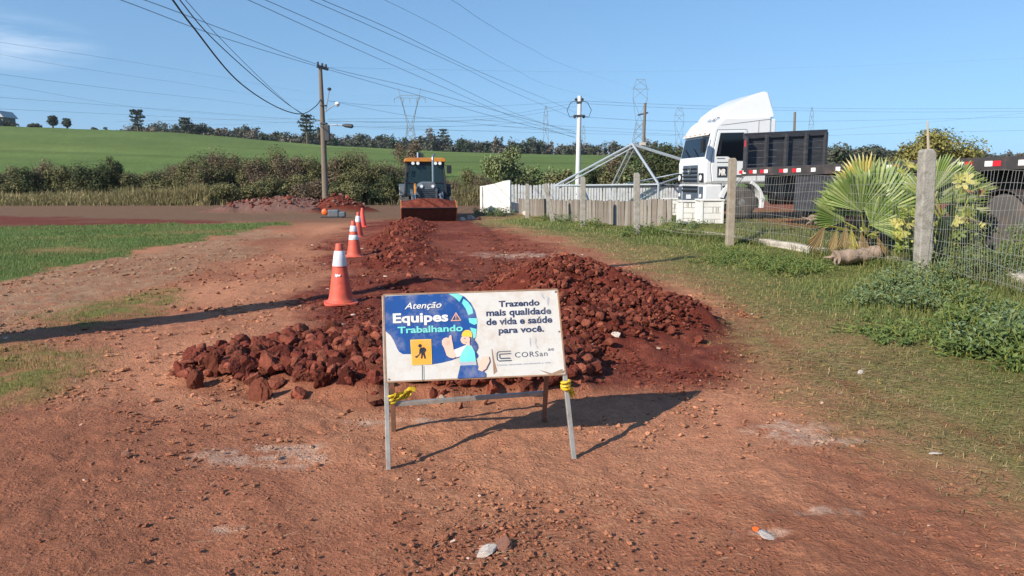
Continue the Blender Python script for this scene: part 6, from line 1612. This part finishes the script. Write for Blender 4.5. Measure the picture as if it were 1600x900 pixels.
def plant(px_, top_y, wpx, kind, Yd, n=1500, leaf=0.22, label=None, name=None, cat="bush", group="", trunk=0.25, base_z=None, clumps=None, low=0.0, squash=1.0):
    c = at(px_, 283, Yd); g_ = yz(c.x, Yd) if base_z is None else base_z
    zt = at(px_, top_y, Yd).z; hgt = zt - g_; rx = wpx / 2 / F * Yd
    nm, lb, gp = GROUPS[kind]
    t = thing(name or nm, label or lb, cat, (c.x, Yd, g_), 0, gp if group == "" else group)
    cz = low * hgt + (1 - low) * hgt / 2; rz = (1 - low) * hgt / 2 * squash
    P_, Nn, k = crown_points(n, 0, 0, cz, rx, rx * 0.9, rz, clumps or int(10 + hgt * 3))
    keep_ = P_[:, 2] > -0.05; P_, Nn = P_[keep_], Nn[keep_]
    V_, F_ = leaf_quads(P_, Nn, leaf, 0.55)
    cols = np.repeat(palette(PALS[kind], len(P_), 0.22), 4, 0)
    link_mesh("foliage" if cat == "bush" else "crown", np_mesh("foliage", V_, F_, m_dryleaf if kind == 'brown' else m_leaf, cols), t)
    b = MB(); rs = random.Random(int(px_ * 7 + top_y)); nst = 5 if cat == "bush" else 1
    for q in range(nst):
        a = rs.uniform(0, 6.28); e = Vector((math.cos(a) * rx * 0.5, math.sin(a) * rx * 0.5, hgt * 0.8)) if nst > 1 else Vector((0, 0, cz + rz * 0.3))
        rr = 0.03 * hgt / 3 if nst > 1 else trunk; b.tube([(0, 0, -0.1), e * 0.5 + Vector((rs.uniform(-.1, .1), 0, 0.1)), e], [rr, rr * 0.7, rr * 0.3], 6)
        if nst == 1:
            for w_ in range(6):
                a = rs.uniform(0, 6.28); s_ = e * rs.uniform(0.45, 0.85); b.tube([s_, s_ + Vector((math.cos(a) * rx * .42, math.sin(a) * rx * .4, rz * rs.uniform(0.1, 0.35)))], [rr * 0.45, rr * 0.12], 5)
    if kind == 'brown':
        for q in range(70):
            a = rs.uniform(0, 6.28); f = rs.uniform(0.1, 1); s_ = Vector((math.cos(a) * rx * f * 0.4, math.sin(a) * rx * f * 0.4, hgt * rs.uniform(0.2, 0.6))); b.tube([s_, s_ + Vector((math.cos(a) * rx * .45, math.sin(a) * rx * .4, hgt * rs.uniform(0.15, 0.42)))], [0.018, 0.007], 4)
    b.build("stems" if nst > 1 else "trunk", m_bark, t, smooth=50)
    return t
HEDGE = [(-40, 262, 80, 'dark', 52), (15, 266, 70, 'olive', 52), (52, 250, 74, 'dark', 51), (92, 255, 66, 'olive', 51.5), (132, 250, 60, 'olive', 52), (174, 238, 44, 'dark', 51), (205, 268, 60, 'brown', 52.5), (249, 258, 70, 'olive', 51.5), (285, 252, 60, 'brown', 52),
         (329, 227, 76, 'dark', 53), (318, 252, 60, 'brown', 50), (360, 236, 60, 'brown', 53), (387, 250, 60, 'olive', 51), (410, 262, 60, 'brown', 49.5), (439, 228, 84, 'olive', 53), (474, 237, 70, 'dark', 52), (458, 268, 70, 'olive', 49), (497, 250, 60, 'brown', 52), (522, 246, 70, 'olive', 53),
         (556, 224, 64, 'brown', 55), (545, 262, 70, 'olive', 50), (589, 252, 84, 'dark', 51), (617, 262, 56, 'dark', 49), (578, 282, 60, 'dark', 48), (508, 280, 60, 'dark', 48.5), (704, 270, 50, 'brown', 55), (730, 262, 50, 'olive', 56), (752, 268, 46, 'brown', 54), (745, 290, 50, 'olive', 50)]
for (x_, y_, w_, k_, Y_) in HEDGE: plant(x_, y_, w_, k_, Y_, n=6000 if k_ != 'brown' else 3600, leaf=0.14 if k_ != 'brown' else 0.10)
_r = random.Random(77)
for k in range(34):
    x_ = -70 + k * 21 + _r.uniform(-8, 8); plant(x_, (262 if x_ < 310 else 243) + _r.uniform(-5, 8), _r.uniform(50, 72), _r.choice(['brown', 'olive', 'olive', 'dark', 'brown']), _r.uniform(54.5, 57), n=3600, leaf=0.13)
for (x_, y_, k_) in ((322, 240, 'olive'), (348, 230, 'brown'), (372, 236, 'olive'), (398, 242, 'brown'), (418, 232, 'olive'), (452, 229, 'brown'), (468, 240, 'olive'), (490, 238, 'olive'), (528, 236, 'brown'), (548, 232, 'olive'), (572, 236, 'olive'), (600, 244, 'olive'), (430, 272, 'olive'), (486, 276, 'brown'), (350, 278, 'olive'), (392, 280, 'olive'), (540, 280, 'olive'), (600, 284, 'olive'), (20, 256, 'olive'), (70, 248, 'brown'), (112, 252, 'olive'), (150, 246, 'dark'), (196, 258, 'olive'), (-20, 250, 'olive'), (265, 250, 'brown'), (298, 242, 'olive')):
    plant(x_, y_, _r.uniform(56, 82), k_, _r.uniform(49.5, 52.5) if y_ < 270 else _r.uniform(47.2, 48.5), n=5000, leaf=0.13)
plant(792, 224, 96, 'light', 50, n=6500, leaf=0.19, label="big pale green tree behind the white wall panel", name="leafy_tree", cat="tree", group=None, low=0.12)
plant(848, 252, 66, 'light', 48, n=2000, leaf=0.22); plant(878, 262, 60, 'olive', 47, n=1800, label="olive bush right beside the foot of the white pole", group=None); plant(820, 270, 60, 'dark', 46, n=1500)
plant(930, 256, 60, 'dark', 56, n=1800); plant(962, 232, 60, 'brown', 60, n=1600); plant(950, 262, 50, 'olive', 50, n=1300)
plant(1024, 214, 116, 'dark', 54, n=8500, leaf=0.18, label="broad dark green tree behind the shelter frame", name="broad_tree", cat="tree", group=None, low=0.05)
plant(1068, 236, 70, 'dark', 52, n=2200, leaf=0.24); plant(985, 248, 60, 'light', 50, n=1500)
plant(640, 214, 58, 'brown', 95, n=2600, leaf=0.26, label="bare grey brown bush alone on the green field behind the loader", group=None)
plant(1310, 222, 76, 'far', 90, n=2600, leaf=0.42, label="rounded dark tree just beyond the trailer headboard", cat="tree", group=None, low=0.1); plant(1372, 221, 84, 'far', 92, n=2600, leaf=0.42, label="dark rounded tree beside the golden tree", cat="tree", group=None, low=0.1); plant(1340, 228, 60, 'far', 96, n=1600, leaf=0.42, label="low dark tree between the two rounded trees", cat="tree", group=None)
plant(1455, 190, 160, 'gold', 40, n=11000, leaf=0.17, label="large golden green tree behind the trailer", name="golden_tree", cat="tree", group=None, low=0.15)
plant(1520, 236, 60, 'far', 110, n=1500, leaf=0.42, label="small grey green tree below the blue hills", cat="tree", group=None); plant(1605, 232, 70, 'olive', 70, n=2200, leaf=0.3, label="olive tree cut off by the picture edge", name="olive_tree", cat="tree", group=None); plant(1400, 234, 60, 'olive', 60, n=1800, leaf=0.25, label="olive bush half hidden between palm and golden tree", group=None)
# far skyline: separate trees
def araucaria(px_, top_y, base_y, Yd, label):
    c = at(px_, base_y, Yd); zt = at(px_, top_y, Yd).z; h = zt - c.z
    t = thing("araucaria_tree", label, "tree", (c.x, Yd, c.z - 4))
    b = MB(); b.tube([(0, 0, 0), (0, 0, h + 4 - 0.6)], [0.4, 0.2], 8); b.build("trunk", m_bark, t, smooth=40)
    Ps, Ns = [], []
    for k in range(5):
        f = k / 4; z = 4 + h * (0.36 + 0.60 * f); rr = h * (0.12 + 0.22 * math.sin(math.pi * (0.25 + 0.6 * f))) * rng.uniform(0.8, 1.15)
        for q in range(7):
            if rng.random() < 0.15: continue
            a = 6.283 * q / 7 + k + rng.uniform(-.3, .3); m_ = 20; s_ = rng.random(m_) ** 0.5
            Ps.append(np.stack([np.cos(a) * rr * s_ + rng.normal(0, .25, m_), np.sin(a) * rr * s_ + rng.normal(0, .25, m_), z + rr * 0.22 * s_ + rng.normal(0, .18, m_)], 1)); Ns.append(rng.normal(size=(m_, 3)) + np.array([0, 0, .7]))
    V_, F_ = leaf_quads(np.vstack(Ps), np.vstack(Ns), 0.8, 0.6)
    link_mesh("crown", np_mesh("crown", V_, F_, m_leaf, np.repeat(palette([lin(62, 74, 60), lin(76, 84, 68)], len(V_) // 4), 4, 0)), t)
araucaria(216, 173, 208, 235, "tallest dark tree with tiered crown on the left skyline")
araucaria(291, 186, 212, 240, "dark tree with broad domed crown on the skyline")
araucaria(480, 181, 218, 250, "slender tiered tree rising above the woods beside the wooden pole")
araucaria(83, 183, 201, 250, "small pointed tree on the bare green crest")
araucaria(105, 187, 202, 250, "small blunt tree beside the pointed tree on the crest")
araucaria(693, 203, 236, 330, "thin umbrella crowned tree above the woods behind the loader")
plant(62, 192, 26, 'far', 250, n=500, leaf=0.9, label="low round bush on the green crest", group=None); plant(312, 192, 44, 'far', 246, n=900, leaf=0.9, label="wide dark tree next to the domed tree", cat="tree", group=None, low=0.1); plant(152, 199, 14, 'far', 250, n=250, leaf=0.7, label="tiny round bush on the crest", group=None)
# house corner at the left end of the crest
hp_ = at(8, 197, 240); t = thing("farm_house", "low farmhouse with a pale roof at the left end of the crest", "house", (hp_.x - 3, 240, hp_.z - 1.0))
b = MB(); b.box((0, 0, 1.8), (9, 6, 3.6)); b.build("wall", mat("house_wall", lin(120, 116, 112), 0.9), t)
b = MB(); b.prism([(-5.2, 3.5), (5.2, 3.5), (3.4, 5.6), (-3.4, 5.6)], -3.6, 3.6); b.build("roof", mat("house_roof", lin(168, 172, 172), 0.7, var=0.15), t, bevel=0.05)
for x_ in (-2.2, 1.4): b = MB(); b.box((x_, -3.03, 1.9), (1.1, 0.08, 1.2)); b.build("window", m_cabglass, t)
plant(-4, 176, 24, 'far', 236, n=700, leaf=0.8, label="dark tree beside the farmhouse roof", cat="tree", group=None); plant(24, 189, 26, 'far', 238, n=600, leaf=0.8, label="dark hedge in front of the farmhouse", group=None)
# the wood beyond the field reads as one mass
TL_ = [(165, 203, 208), (190, 200, 209), (240, 196, 211), (265, 194, 212), (335, 200, 214), (360, 200, 216), (390, 199, 219), (420, 207, 221), (450, 206, 224), (480, 204, 226), (505, 205, 228), (530, 209, 230), (560, 210, 231), (590, 211, 233), (612, 213, 235), (640, 213, 236), (664, 209, 237), (690, 210, 238), (720, 217, 239), (750, 218, 241), (780, 218, 243), (810, 219, 244), (840, 218, 244), (870, 222, 245), (900, 222, 245), (940, 224, 245), (980, 222, 246), (1020, 224, 246), (1060, 226, 246), (1120, 226, 248), (1200, 228, 248), (1280, 232, 250), (1340, 233, 250), (1420, 236, 250), (1480, 237, 250), (1560, 240, 252), (1660, 238, 252), (1760, 236, 252)]
Ps, Ns, Cs = [], [], []
xs_ = np.array([a[0] for a in TL_], float); tp_ = np.array([a[1] for a in TL_], float); bs_ = np.array([a[2] for a in TL_], float)
for k in range(620):
    px_ = rng.uniform(165, 1760); Yd = rng.uniform(262, 300); ty = np.interp(px_, xs_, tp_) - 2 + rng.uniform(-4, 9) + 2.5 * math.sin(px_ * 0.11); by_ = np.interp(px_, xs_, bs_) + 10
    if rng.random() < 0.06: ty -= 5
    c = at(px_, by_, Yd); zt = at(px_, ty, Yd).z; h = max(zt - c.z, 2.5); rx = rng.uniform(2.2, 4.6); n_ = 260
    P_, Nn, _k = crown_points(n_, c.x, Yd, c.z + h * 0.5, rx, rx, h * 0.5, 9); Ps.append(P_); Ns.append(Nn)
    base_ = [FAR, [lin(112, 104, 92), lin(124, 114, 100)], [lin(66, 78, 62), lin(74, 84, 66)], FAR][rng.integers(0, 4)]; Cs.append(palette(base_, n_, 0.15))
V_, F_ = leaf_quads(np.vstack(Ps), np.vstack(Ns), 1.0, 0.6)
o = link_mesh("far_woods", np_mesh("far_woods", V_, F_, m_leaf, np.repeat(np.vstack(Cs), 4, 0))); tag(o, "band of grey green woods along the top of the far field", "woods", kind='stuff')
# tall dry grass along the thicket
px_ = np.concatenate([rng.uniform(-120, 330, 42000), rng.uniform(300, 640, 20000), rng.uniform(690, 770, 9000)]); Yd = rng.uniform(46.0, 50.5, len(px_)); X_ = (px_ - 800) / F * Yd
dens = np.clip(0.55 + 0.8 * fbm(X_, Yd, 0.35, 3, 101) - 0.55 * ((px_ > 330) & (px_ < 680)), 0.03, 1); k_ = rng.random(len(X_)) < dens; X_, Yd, px_ = X_[k_], Yd[k_], px_[k_]; n = len(X_)
H = (0.4 + 1.3 * rng.random(n) * np.clip(0.7 + 0.6 * fbm(X_, Yd, 0.25, 2, 103), 0.3, 1.2)) * np.where((px_ > 330) & (px_ < 680), 0.7, 1.0) * np.clip(0.35 + (Yd - 46) / 2.5, 0.3, 1)
cols = palette([lin(144, 130, 94), lin(126, 116, 82), lin(110, 106, 70), lin(160, 144, 108), lin(98, 98, 62)], n, 0.2)
cols = cols * np.where(px_ < 330, 1.3, 1.0)[:, None]
o = link_mesh("dry_grass", blades("dry_grass", X_, Yd, H, np.full(n, 0.035), cols, m_dryleaf, 1.1)); tag(o, "tall straw coloured grass in front of the thicket", "grass", kind='stuff')

# fan palm
m_palm = attr_mat("palm_frond", rough=0.42, translucent=0.22, spec=0.45)
pb = at(1350, 384, 13.6); pg = yz(pb.x, pb.y)
palm = thing("fan_palm", "young fan palm with pleated leaves between the two tall posts", "palm", (pb.x, pb.y, pg))
def fan(root, hub, tipdir, radius, arc, n, cols, parent, droop=0.25, name="leaf", up=None, curl=0.0):
    """pleated fan leaf: petiole from root to hub, blades spread about tipdir in the plane facing the viewer"""
    root, hub = Vector(root), Vector(hub); d = Vector(tipdir).normalized()
    nrm = Vector(up or (0.1, -0.9, 0.35)).normalized(); nrm = (nrm - d * nrm.dot(d)).normalized(); s = d.cross(nrm)
    vs_, fs, cl = [], [], []
    rs = random.Random(int(hub.x * 1000 + radius * 777))
    for k in range(n):
        a = R(-arc / 2 + arc * (k + 0.5) / n); da = R(arc / n) * 0.56
        L = radius * (1 - 0.22 * (abs(a) / R(arc / 2)) ** 2) * rs.uniform(0.9, 1.06)
        def dirv(q): return d * math.cos(q) + s * math.sin(q)
        c = dirv(a); l_ = dirv(a - da); r_ = dirv(a + da); b0 = len(vs_); dz = Vector((0, 0, -1))
        f_ = 0.70; tipd = droop * rs.uniform(0.5, 1.6)
        vs_ += [hub, hub + l_ * L * f_ - nrm * 0.0 + dz * droop * L * .12, hub + c * L * f_ + nrm * 0.035 * L + dz * droop * L * .12, hub + r_ * L * f_ + dz * droop * L * .12,
                hub + c * L + dz * (tipd * L * 0.45) - nrm * curl * L, hub + c * L * 0.86 + s * 0.012 + nrm * .01 + dz * (tipd * L * 0.25), hub + c * L * 0.86 - s * 0.012 + dz * (tipd * L * 0.25)]
        fs += [(b0, b0 + 1, b0 + 2), (b0, b0 + 2, b0 + 3), (b0 + 1, b0 + 6, b0 + 2), (b0 + 2, b0 + 5, b0 + 3), (b0 + 2, b0 + 6, b0 + 5), (b0 + 6, b0 + 4, b0 + 5)]
        cc = np.array(cols[rs.randrange(len(cols))]) * rs.uniform(0.85, 1.15); cl += [cc] * 7
    V_ = np.array([tuple(v) for v in vs_]); Fa = np.array(fs)
    o = link_mesh(name, np_mesh(name, V_, Fa, m_palm, np.array(cl)), parent)
    b = MB(); mid = root.lerp(hub, 0.5) + Vector((0, 0, 0.05)); b.tube([root, mid, hub], [0.028, 0.018, 0.012], 6); b.build("petiole", m_petiole, o, smooth=50)
    return o
m_petiole = mat("petiole_green", lin(140, 140, 66), rough=0.5, var=0.15)
PG = [lin(132, 148, 82), lin(116, 134, 70), lin(154, 164, 102), lin(98, 118, 60)]; PY = [lin(146, 150, 78), lin(176, 160, 84), lin(146, 132, 66)]; PD = [lin(134, 112, 70), lin(116, 96, 62), lin(152, 130, 84)]
K = 13.6 / F
def pp(x, y, dy=0.0): q = at(x, y, 13.6 + dy); return Vector((q.x - pb.x, dy, q.z - pg))
heart = pp(1352, 372)
fan(heart, pp(1366, 336), (0.10, 0.05, 1), 1.15, 190, 34, PG, palm, 0.18, up=(-0.1, -1, 0.25))
fan(heart, pp(1318, 346), (-0.85, -0.1, 0.75), 0.80, 120, 22, PG, palm, 0.22, up=(-0.2, -1, 0.3))
fan(heart, pp(1345, 330, -0.3), (-0.35, -0.3, 0.95), 0.95, 130, 22, PG, palm, 0.2, up=(-0.5, -1, 0.2))
fan(heart, pp(1400, 345, 0.4), (0.8, 0.2, 0.75), 1.05, 120, 24, PG, palm, 0.25, up=(0.4, -1, 0.4))
fan(heart, pp(1378, 320, 0.5), (0.05, 0.4, 1), 0.9, 120, 20, PY, palm, 0.15)
fan(heart, pp(1360, 352, -0.4), (0.45, -0.5, 0.6), 0.8, 140, 22, PG, palm, 0.3, up=(0.2, -0.8, 0.6))
fan(heart, pp(1352, 300, 0.6), (-0.15, 0.3, 1), 0.85, 110, 20, PY, palm, 0.12, up=(-0.3, -1, 0.3))
fan(heart, pp(1392, 312, 0.7), (0.45, 0.3, 1), 0.95, 120, 22, PG, palm, 0.25, up=(0.3, -1, 0.4))
fan(heart, pp(1330, 325, 0.5), (-0.5, 0.3, 0.9), 0.8, 120, 20, PG, palm, 0.3, up=(-0.6, -0.8, 0.5))
fan(heart, pp(1415, 352, 0.3), (0.9, 0.1, 0.45), 0.9, 90, 18, PG, palm, 0.5, up=(0.3, -0.7, 0.8))
for x_, y_, dx, L, c in ((1308, 358, -0.25, 0.42, PD), (1330, 356, 0.05, 0.46, PY), (1345, 362, 0.2, 0.40, PD), (1290, 352, -0.6, 0.5, PD), (1322, 352, -0.12, 0.45, PD), (1370, 368, 0.35, 0.4, PD)):
    fan(heart, pp(x_, y_, -0.35), (dx, -0.15, -1), L * 1.15, 38, 9, c, palm, 0.0, name="dead_leaf", up=(0, -1, 0.1))
b = MB(); b.tube([(0, 0, -0.1), heart * 0.6, heart], [0.16, 0.14, 0.10], 10); b.build("trunk", m_bark, palm, smooth=40)
pr = at(1508, 355, 13.0); pr.z = yz(pr.x, pr.y)
palm2 = thing("fan_palm", "second fan palm, mostly hidden by the yellow leaved plant and the thick post", "palm", pr)
def pq(x, y, dy=0.0): q = at(x, y, 13.0 + dy); return Vector((q.x - pr.x, dy, q.z - pr.z))
for hx_, hy_, dv, L in ((1462, 318, (0.9, -0.1, 0.55), 1.0), (1458, 300, (0.5, 0.1, 0.9), 0.8), (1470, 330, (0.95, -0.2, 0.2), 0.9), (1490, 320, (-0.3, 0.3, 0.9), 0.6), (1490, 300, (0.6, 0.2, 0.8), 0.75), (1500, 312, (0.8, 0.0, 0.5), 0.7), (1448, 312, (-0.6, 0.2, 0.7), 0.6)):
    fan(pq(1490, 380), pq(hx_, hy_), dv, L, 60, 16, PG + [lin(168, 172, 130)], palm2, 0.2, up=(-0.1, -0.8, 0.6))
b = MB(); b.tube([(0, 0, -0.1), pq(1490, 380)], [0.12, 0.09], 8); b.build("trunk", m_bark, palm2, smooth=40)
# lobed yellow leaves
m_lobe = attr_mat("lobed_leaf", rough=0.5, translucent=0.3, spec=0.35)
yb = at(1480, 412, 11.9); yb.z = yz(yb.x, yb.y)
lob = thing("castor_plant", "tall plant with big lobed yellow and green leaves by the thick post", "plant", yb)
def lobed(c, r, nrm, cols, parent, name="leaf"):
    nrm = Vector(nrm).normalized(); u = nrm.orthogonal().normalized(); v = nrm.cross(u); rs = random.Random(int(c.x * 999 + c.z * 777)); ph = rs.uniform(0, 6.28)
    vs_ = [c + nrm * -0.02]; n_ = 28
    for k in range(n_):
        a = 2 * math.pi * k / n_; lobe = 0.55 + 0.45 * abs(math.cos(a * 3.5)); q = r * lobe * (0.4 if k == n_ // 2 else 1)
        vs_.append(c + (u * math.cos(a + ph) + v * math.sin(a + ph)) * q + nrm * (rs.uniform(-.10, .10) * r - 0.10 * r * math.cos(2 * a)))
    cc = np.array(cols[rs.randrange(len(cols))]) * rs.uniform(0.85, 1.15)
    return link_mesh(name, np_mesh(name, np.array([tuple(x) for x in vs_]), np.array([(0, 1 + k, 1 + (k + 1) % n_) for k in range(n_)]), m_lobe, np.tile(cc, (n_ + 1, 1))), parent)
YL = [lin(172, 170, 88), lin(186, 178, 104), lin(148, 154, 76)]; GL = [lin(108, 122, 56), lin(130, 140, 64), lin(88, 104, 46)]; BL = [lin(170, 128, 84), lin(150, 110, 72)]
def yq(x, y, dy=0.0): q = at(x, y, 11.9 + dy); return Vector((q.x - yb.x, dy, q.z - yb.z))
rs = random.Random(21)
for x_, y_, r_, cs, in ((1418, 255, .20, YL), (1432, 262, .16, YL), (1408, 268, .12, YL), (1506, 282, .24, YL), (1520, 288, .16, YL), (1498, 278, .14, YL), (1512, 298, .18, BL), (1530, 300, .12, BL), (1465, 306, .15, YL), (1420, 340, .16, GL), (1416, 352, .14, YL), (1470, 352, .2, YL), (1492, 345, .2, YL), (1500, 358, .18, YL), (1476, 372, .18, GL), (1510, 372, .16, GL), (1458, 340, .14, GL), (1524, 340, .16, GL), (1420, 372, .14, YL), (1412, 388, .12, YL)):
    c = yq(x_, y_, rs.uniform(-.2, .4)); o_ = lobed(c, r_ * 0.7, (rs.uniform(-.8, .8), -0.7, rs.uniform(0.2, 1.2)), cs, lob); b = MB(); b.tube([c, Vector((c.x * 0.35, 0, c.z * 0.55))], 0.008, 5); b.build("stalk", m_petiole, o_)
for k in range(90):
    c = yq(rs.uniform(1400, 1535), rs.uniform(325, 400), rs.uniform(-.2, .6)); lobed(c, rs.uniform(.06, .13), (rs.uniform(-.8, .8), -0.8, rs.uniform(0.0, 1.2)), GL + GL + YL + BL[:1], lob)
b = MB()
for k in range(6):
    e = yq(rs.uniform(1415, 1525), rs.uniform(260, 330), rs.uniform(0, .3)); b.tube([(0, 0, -0.1), Vector((e.x * 0.4, e.y, e.z * 0.5)), e], [0.03, 0.02, 0.01], 6)
b.build("stems", m_petiole, lob, smooth=50)
# logs and boulder under the palm
m_log = mat("dead_log", lin(148, 128, 112), rough=0.95, var=0.3, scale=5, bump=0.7, bump_scale=16, stretch=(1, 1, 1))
def log(x0, y0, x1, y1, Yd, r, label, seed):
    a, c = at(x0, y0, Yd), at(x1, y1, Yd + 0.15); g_ = yz(a.x, Yd); t = thing("log", label, "log", (a.x, Yd, g_)); o0 = Vector((a.x, Yd, g_)); rs = random.Random(seed)
    a.z = max(a.z, g_ + r * .8); c.z = max(yz(c.x, c.y) + r * .8, c.z); b = MB(); n_ = 9
    b.tube([a.lerp(c, k / n_) - o0 + Vector((0, rs.uniform(-.02, .02), rs.uniform(-.02, .02))) for k in range(n_ + 1)], [r * rs.uniform(0.85, 1.12) for k in range(n_ + 1)], 12); b.build("stem", m_log, t, smooth=50)
    b = MB()
    for k in range(5): b.tube([a - o0, a - o0 + Vector((rs.uniform(-.25, -.05), rs.uniform(-.15, .05), rs.uniform(-.12, .14)))], [r * 0.35, r * 0.06], 6)
    b.build("root", m_log, t, smooth=50); return t
log(1306, 402, 1370, 396, 13.0, 0.125, "pale dead palm log with splayed roots lying below the fan palm", 3)
log(1270, 344, 1285, 342, 14.6, 0.10, "short dead stump beside the palm's drooping leaves", 5)
log(1452, 404, 1490, 402, 12.6, 0.12, "grey log behind the thick concrete post", 6)
stone(1388, 396, 0.30, mat("brown_boulder", lin(122, 96, 78), rough=0.95, var=0.25, scale=5, bump=0.5), "brown boulder at the end of the dead palm log", 0.62, 31, "boulder")
_bag = stone(1478, 412, 0.16, mat("black_plastic", lin(30, 31, 34), rough=0.35), "crumpled black plastic bag behind the thick concrete post", 0.7, 51, "bag"); _bag.name = "plastic_bag"
# weeds and herbs along the fence
m_weed = attr_mat("weed_leaf", rough=0.6, translucent=0.25, spec=0.25)
BLUEG = [lin(98, 116, 78), lin(112, 128, 90), lin(82, 102, 62), lin(124, 136, 98)]; MIDG = [lin(94, 112, 58), lin(108, 122, 66), lin(78, 96, 48)]
def weed(px_, by_, hgt, wid, cols, n, leaf, label, group, name="weed_plant"):
    p = gnd(px_, by_, 0.08); g_ = yz(p.x, p.y); t = thing(name, label, "weed", (p.x, p.y, g_), 0, group)
    ns = max(6, n // 26); P_, N_ = [], []; b = MB(); rs = random.Random(int(px_ * 3 + by_))
    for k in range(ns):
        a = rs.uniform(0, 6.28); f = rs.random() ** 0.6; bx, by2 = math.cos(a) * wid * 0.45 * f, math.sin(a) * wid * 0.35 * f; e = Vector((bx * 1.9 + rs.uniform(-.05, .05), by2 * 1.7, hgt * rs.uniform(0.55, 1.05) * (1 - 0.35 * f)))
        b.tube([(bx, by2, -0.03), (bx * 1.3, by2 * 1.3, e.z * 0.55), e], [0.005, 0.004, 0.002], 4)
        m_ = 26; s_ = rng.random(m_) ** 0.7; P_.append(np.stack([bx + (e.x - bx) * s_ + rng.normal(0, leaf * .8, m_), by2 + (e.y - by2) * s_ + rng.normal(0, leaf * .8, m_), e.z * s_ + rng.normal(0, leaf * .3, m_)], 1)); N_.append(rng.normal(size=(m_, 3)) * .6 + np.array([0, -.2, 1]))
    V_, F_ = leaf_quads(np.vstack(P_), np.vstack(N_), leaf, 0.42); V_[:, 2] = np.maximum(V_[:, 2], 0.005)
    link_mesh("leaves", np_mesh("leaves", V_, F_, m_weed, np.repeat(palette(cols, len(V_) // 4, 0.22), 4, 0)), t); b.build("stems", m_petiole, t)
LBG, GBG = "blue green feathery weed in front of the kerb by the thick post", "blue green weeds by the thick post"
LMG, GMG = "low fresh green weed growing along the wire fence", "low green weeds along the wire fence"
for k in range(26):
    x_ = rng.uniform(1345, 1475); weed(x_, 442 + rng.uniform(-10, 26) + (x_ - 1345) * .08, rng.uniform(0.28, 0.5), 0.35, BLUEG, 420, 0.05, LBG, GBG)
for k in range(22):
    x_ = rng.uniform(1500, 1610); weed(x_, 478 + (x_ - 1500) * .35 + rng.uniform(-14, 60), rng.uniform(0.25, 0.48), 0.36, BLUEG if rng.random() < .6 else MIDG, 420, 0.055, "blue green weed in the tall growth at the picture edge", "weeds at the picture edge")
for k in range(26):
    x_ = rng.uniform(1100, 1275); weed(x_, 388 + (x_ - 1100) * .17 + rng.uniform(-6, 14), rng.uniform(0.10, 0.30), 0.6, MIDG, 300, 0.05, LMG, GMG)
for k in range(13):
    x_ = rng.uniform(1330, 1600); weed(x_, 452 + (x_ - 1330) * .22 + rng.uniform(0, 50), rng.uniform(0.05, 0.13), 0.75, MIDG, 300, 0.045, "low broad green herb spreading over the verge", "low herbs on the verge")
for (x_, y_, h_, c_) in ((1048, 356, .55, BLUEG), (1072, 362, .5, BLUEG), (1086, 360, .35, MIDG), (1030, 366, .35, MIDG), (1004, 362, .45, MIDG), (990, 366, .3, MIDG), (884, 346, .5, BLUEG), (860, 342, .35, MIDG), (925, 352, .4, MIDG)):
    weed(x_, y_, h_, 0.6, c_, 400, 0.07, "dark green weed growing at the foot of the grey board fence", "weeds at the board fence")
for (x_, y_) in ((758, 334), (772, 335), (785, 334)): weed(x_, y_, 0.5, 0.7, BLUEG, 400, 0.09, "grey green weed at the foot of the white wall panel", "weeds at the white wall")
for k in range(14):
    x_ = rng.uniform(1480, 1600); weed(x_, 430 + rng.uniform(-10, 12), rng.uniform(0.4, 0.75), 0.4, MIDG + BLUEG, 420, 0.06, "tall weed growing inside the wire fence by the trailer wheel", "weeds inside the wire fence")
# rubble at the corner by the loader, small things by the mound
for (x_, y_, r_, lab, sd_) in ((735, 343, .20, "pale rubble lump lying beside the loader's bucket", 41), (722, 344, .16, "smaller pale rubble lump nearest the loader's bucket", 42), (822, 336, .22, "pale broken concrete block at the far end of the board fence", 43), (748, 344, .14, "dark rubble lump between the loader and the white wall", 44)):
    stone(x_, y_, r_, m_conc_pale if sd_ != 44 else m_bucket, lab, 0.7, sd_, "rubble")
so_ = at(508, 341, 30.5); so_.z = yz(so_.x, so_.y)
saw = thing("site_machine", "small orange and grey machine lying in front of the dark mound", "machine", so_)
b = MB(); b.lathe([(0.02, -0.16), (0.11, -0.12), (0.14, 0), (0.10, 0.11), (0.02, 0.16)], 14, c=(0.0, 0, 0.24), axis='y'); b.build("cover", mat("bright_orange", lin(236, 104, 44), 0.5), saw, smooth=50)
b = MB(); b.box((0.36, 0, 0.18), (0.45, 0.3, 0.3)); b.box((0.7, 0, 0.14), (0.3, 0.24, 0.22)); b.build("engine", m_grey, saw, bevel=0.05)
b = MB(); b.tube([(-0.1, 0, 0.25), (-0.35, 0, 0.4), (-0.5, 0, 0.34)], 0.03, 6); b.build("handle", m_char, saw, smooth=40)
b = MB(); b.box((0.3, 0, 0.02), (0.9, 0.36, 0.05)); b.build("skid", m_char, saw, bevel=0.01)

# ------------------------------------------------------------------ air
hz = MB(); hz.box((150, 900, 48), (7600, 4200, 126)); hz_m = bpy.data.materials.new("air"); hz_m.use_nodes = True
hn = hz_m.node_tree.nodes; hl = hz_m.node_tree.links; hn.remove(hn["Principled BSDF"])
hv = hn.new("ShaderNodeVolumePrincipled"); hv.inputs['Color'].default_value = (0.80, 0.88, 1.0, 1); hv.inputs['Density'].default_value = 0.00014; hv.inputs['Anisotropy'].default_value = 0.2
hl.new(hv.outputs[0], hn["Material Output"].inputs['Volume'])
air = hz.build("haze", hz_m); tag(air, "thin pale air over the whole scene", "haze", kind='stuff')
for o in scene.objects:
    if o.parent is None and o.get('category') and not o.get('kind'): o['kind'] = 'thing'
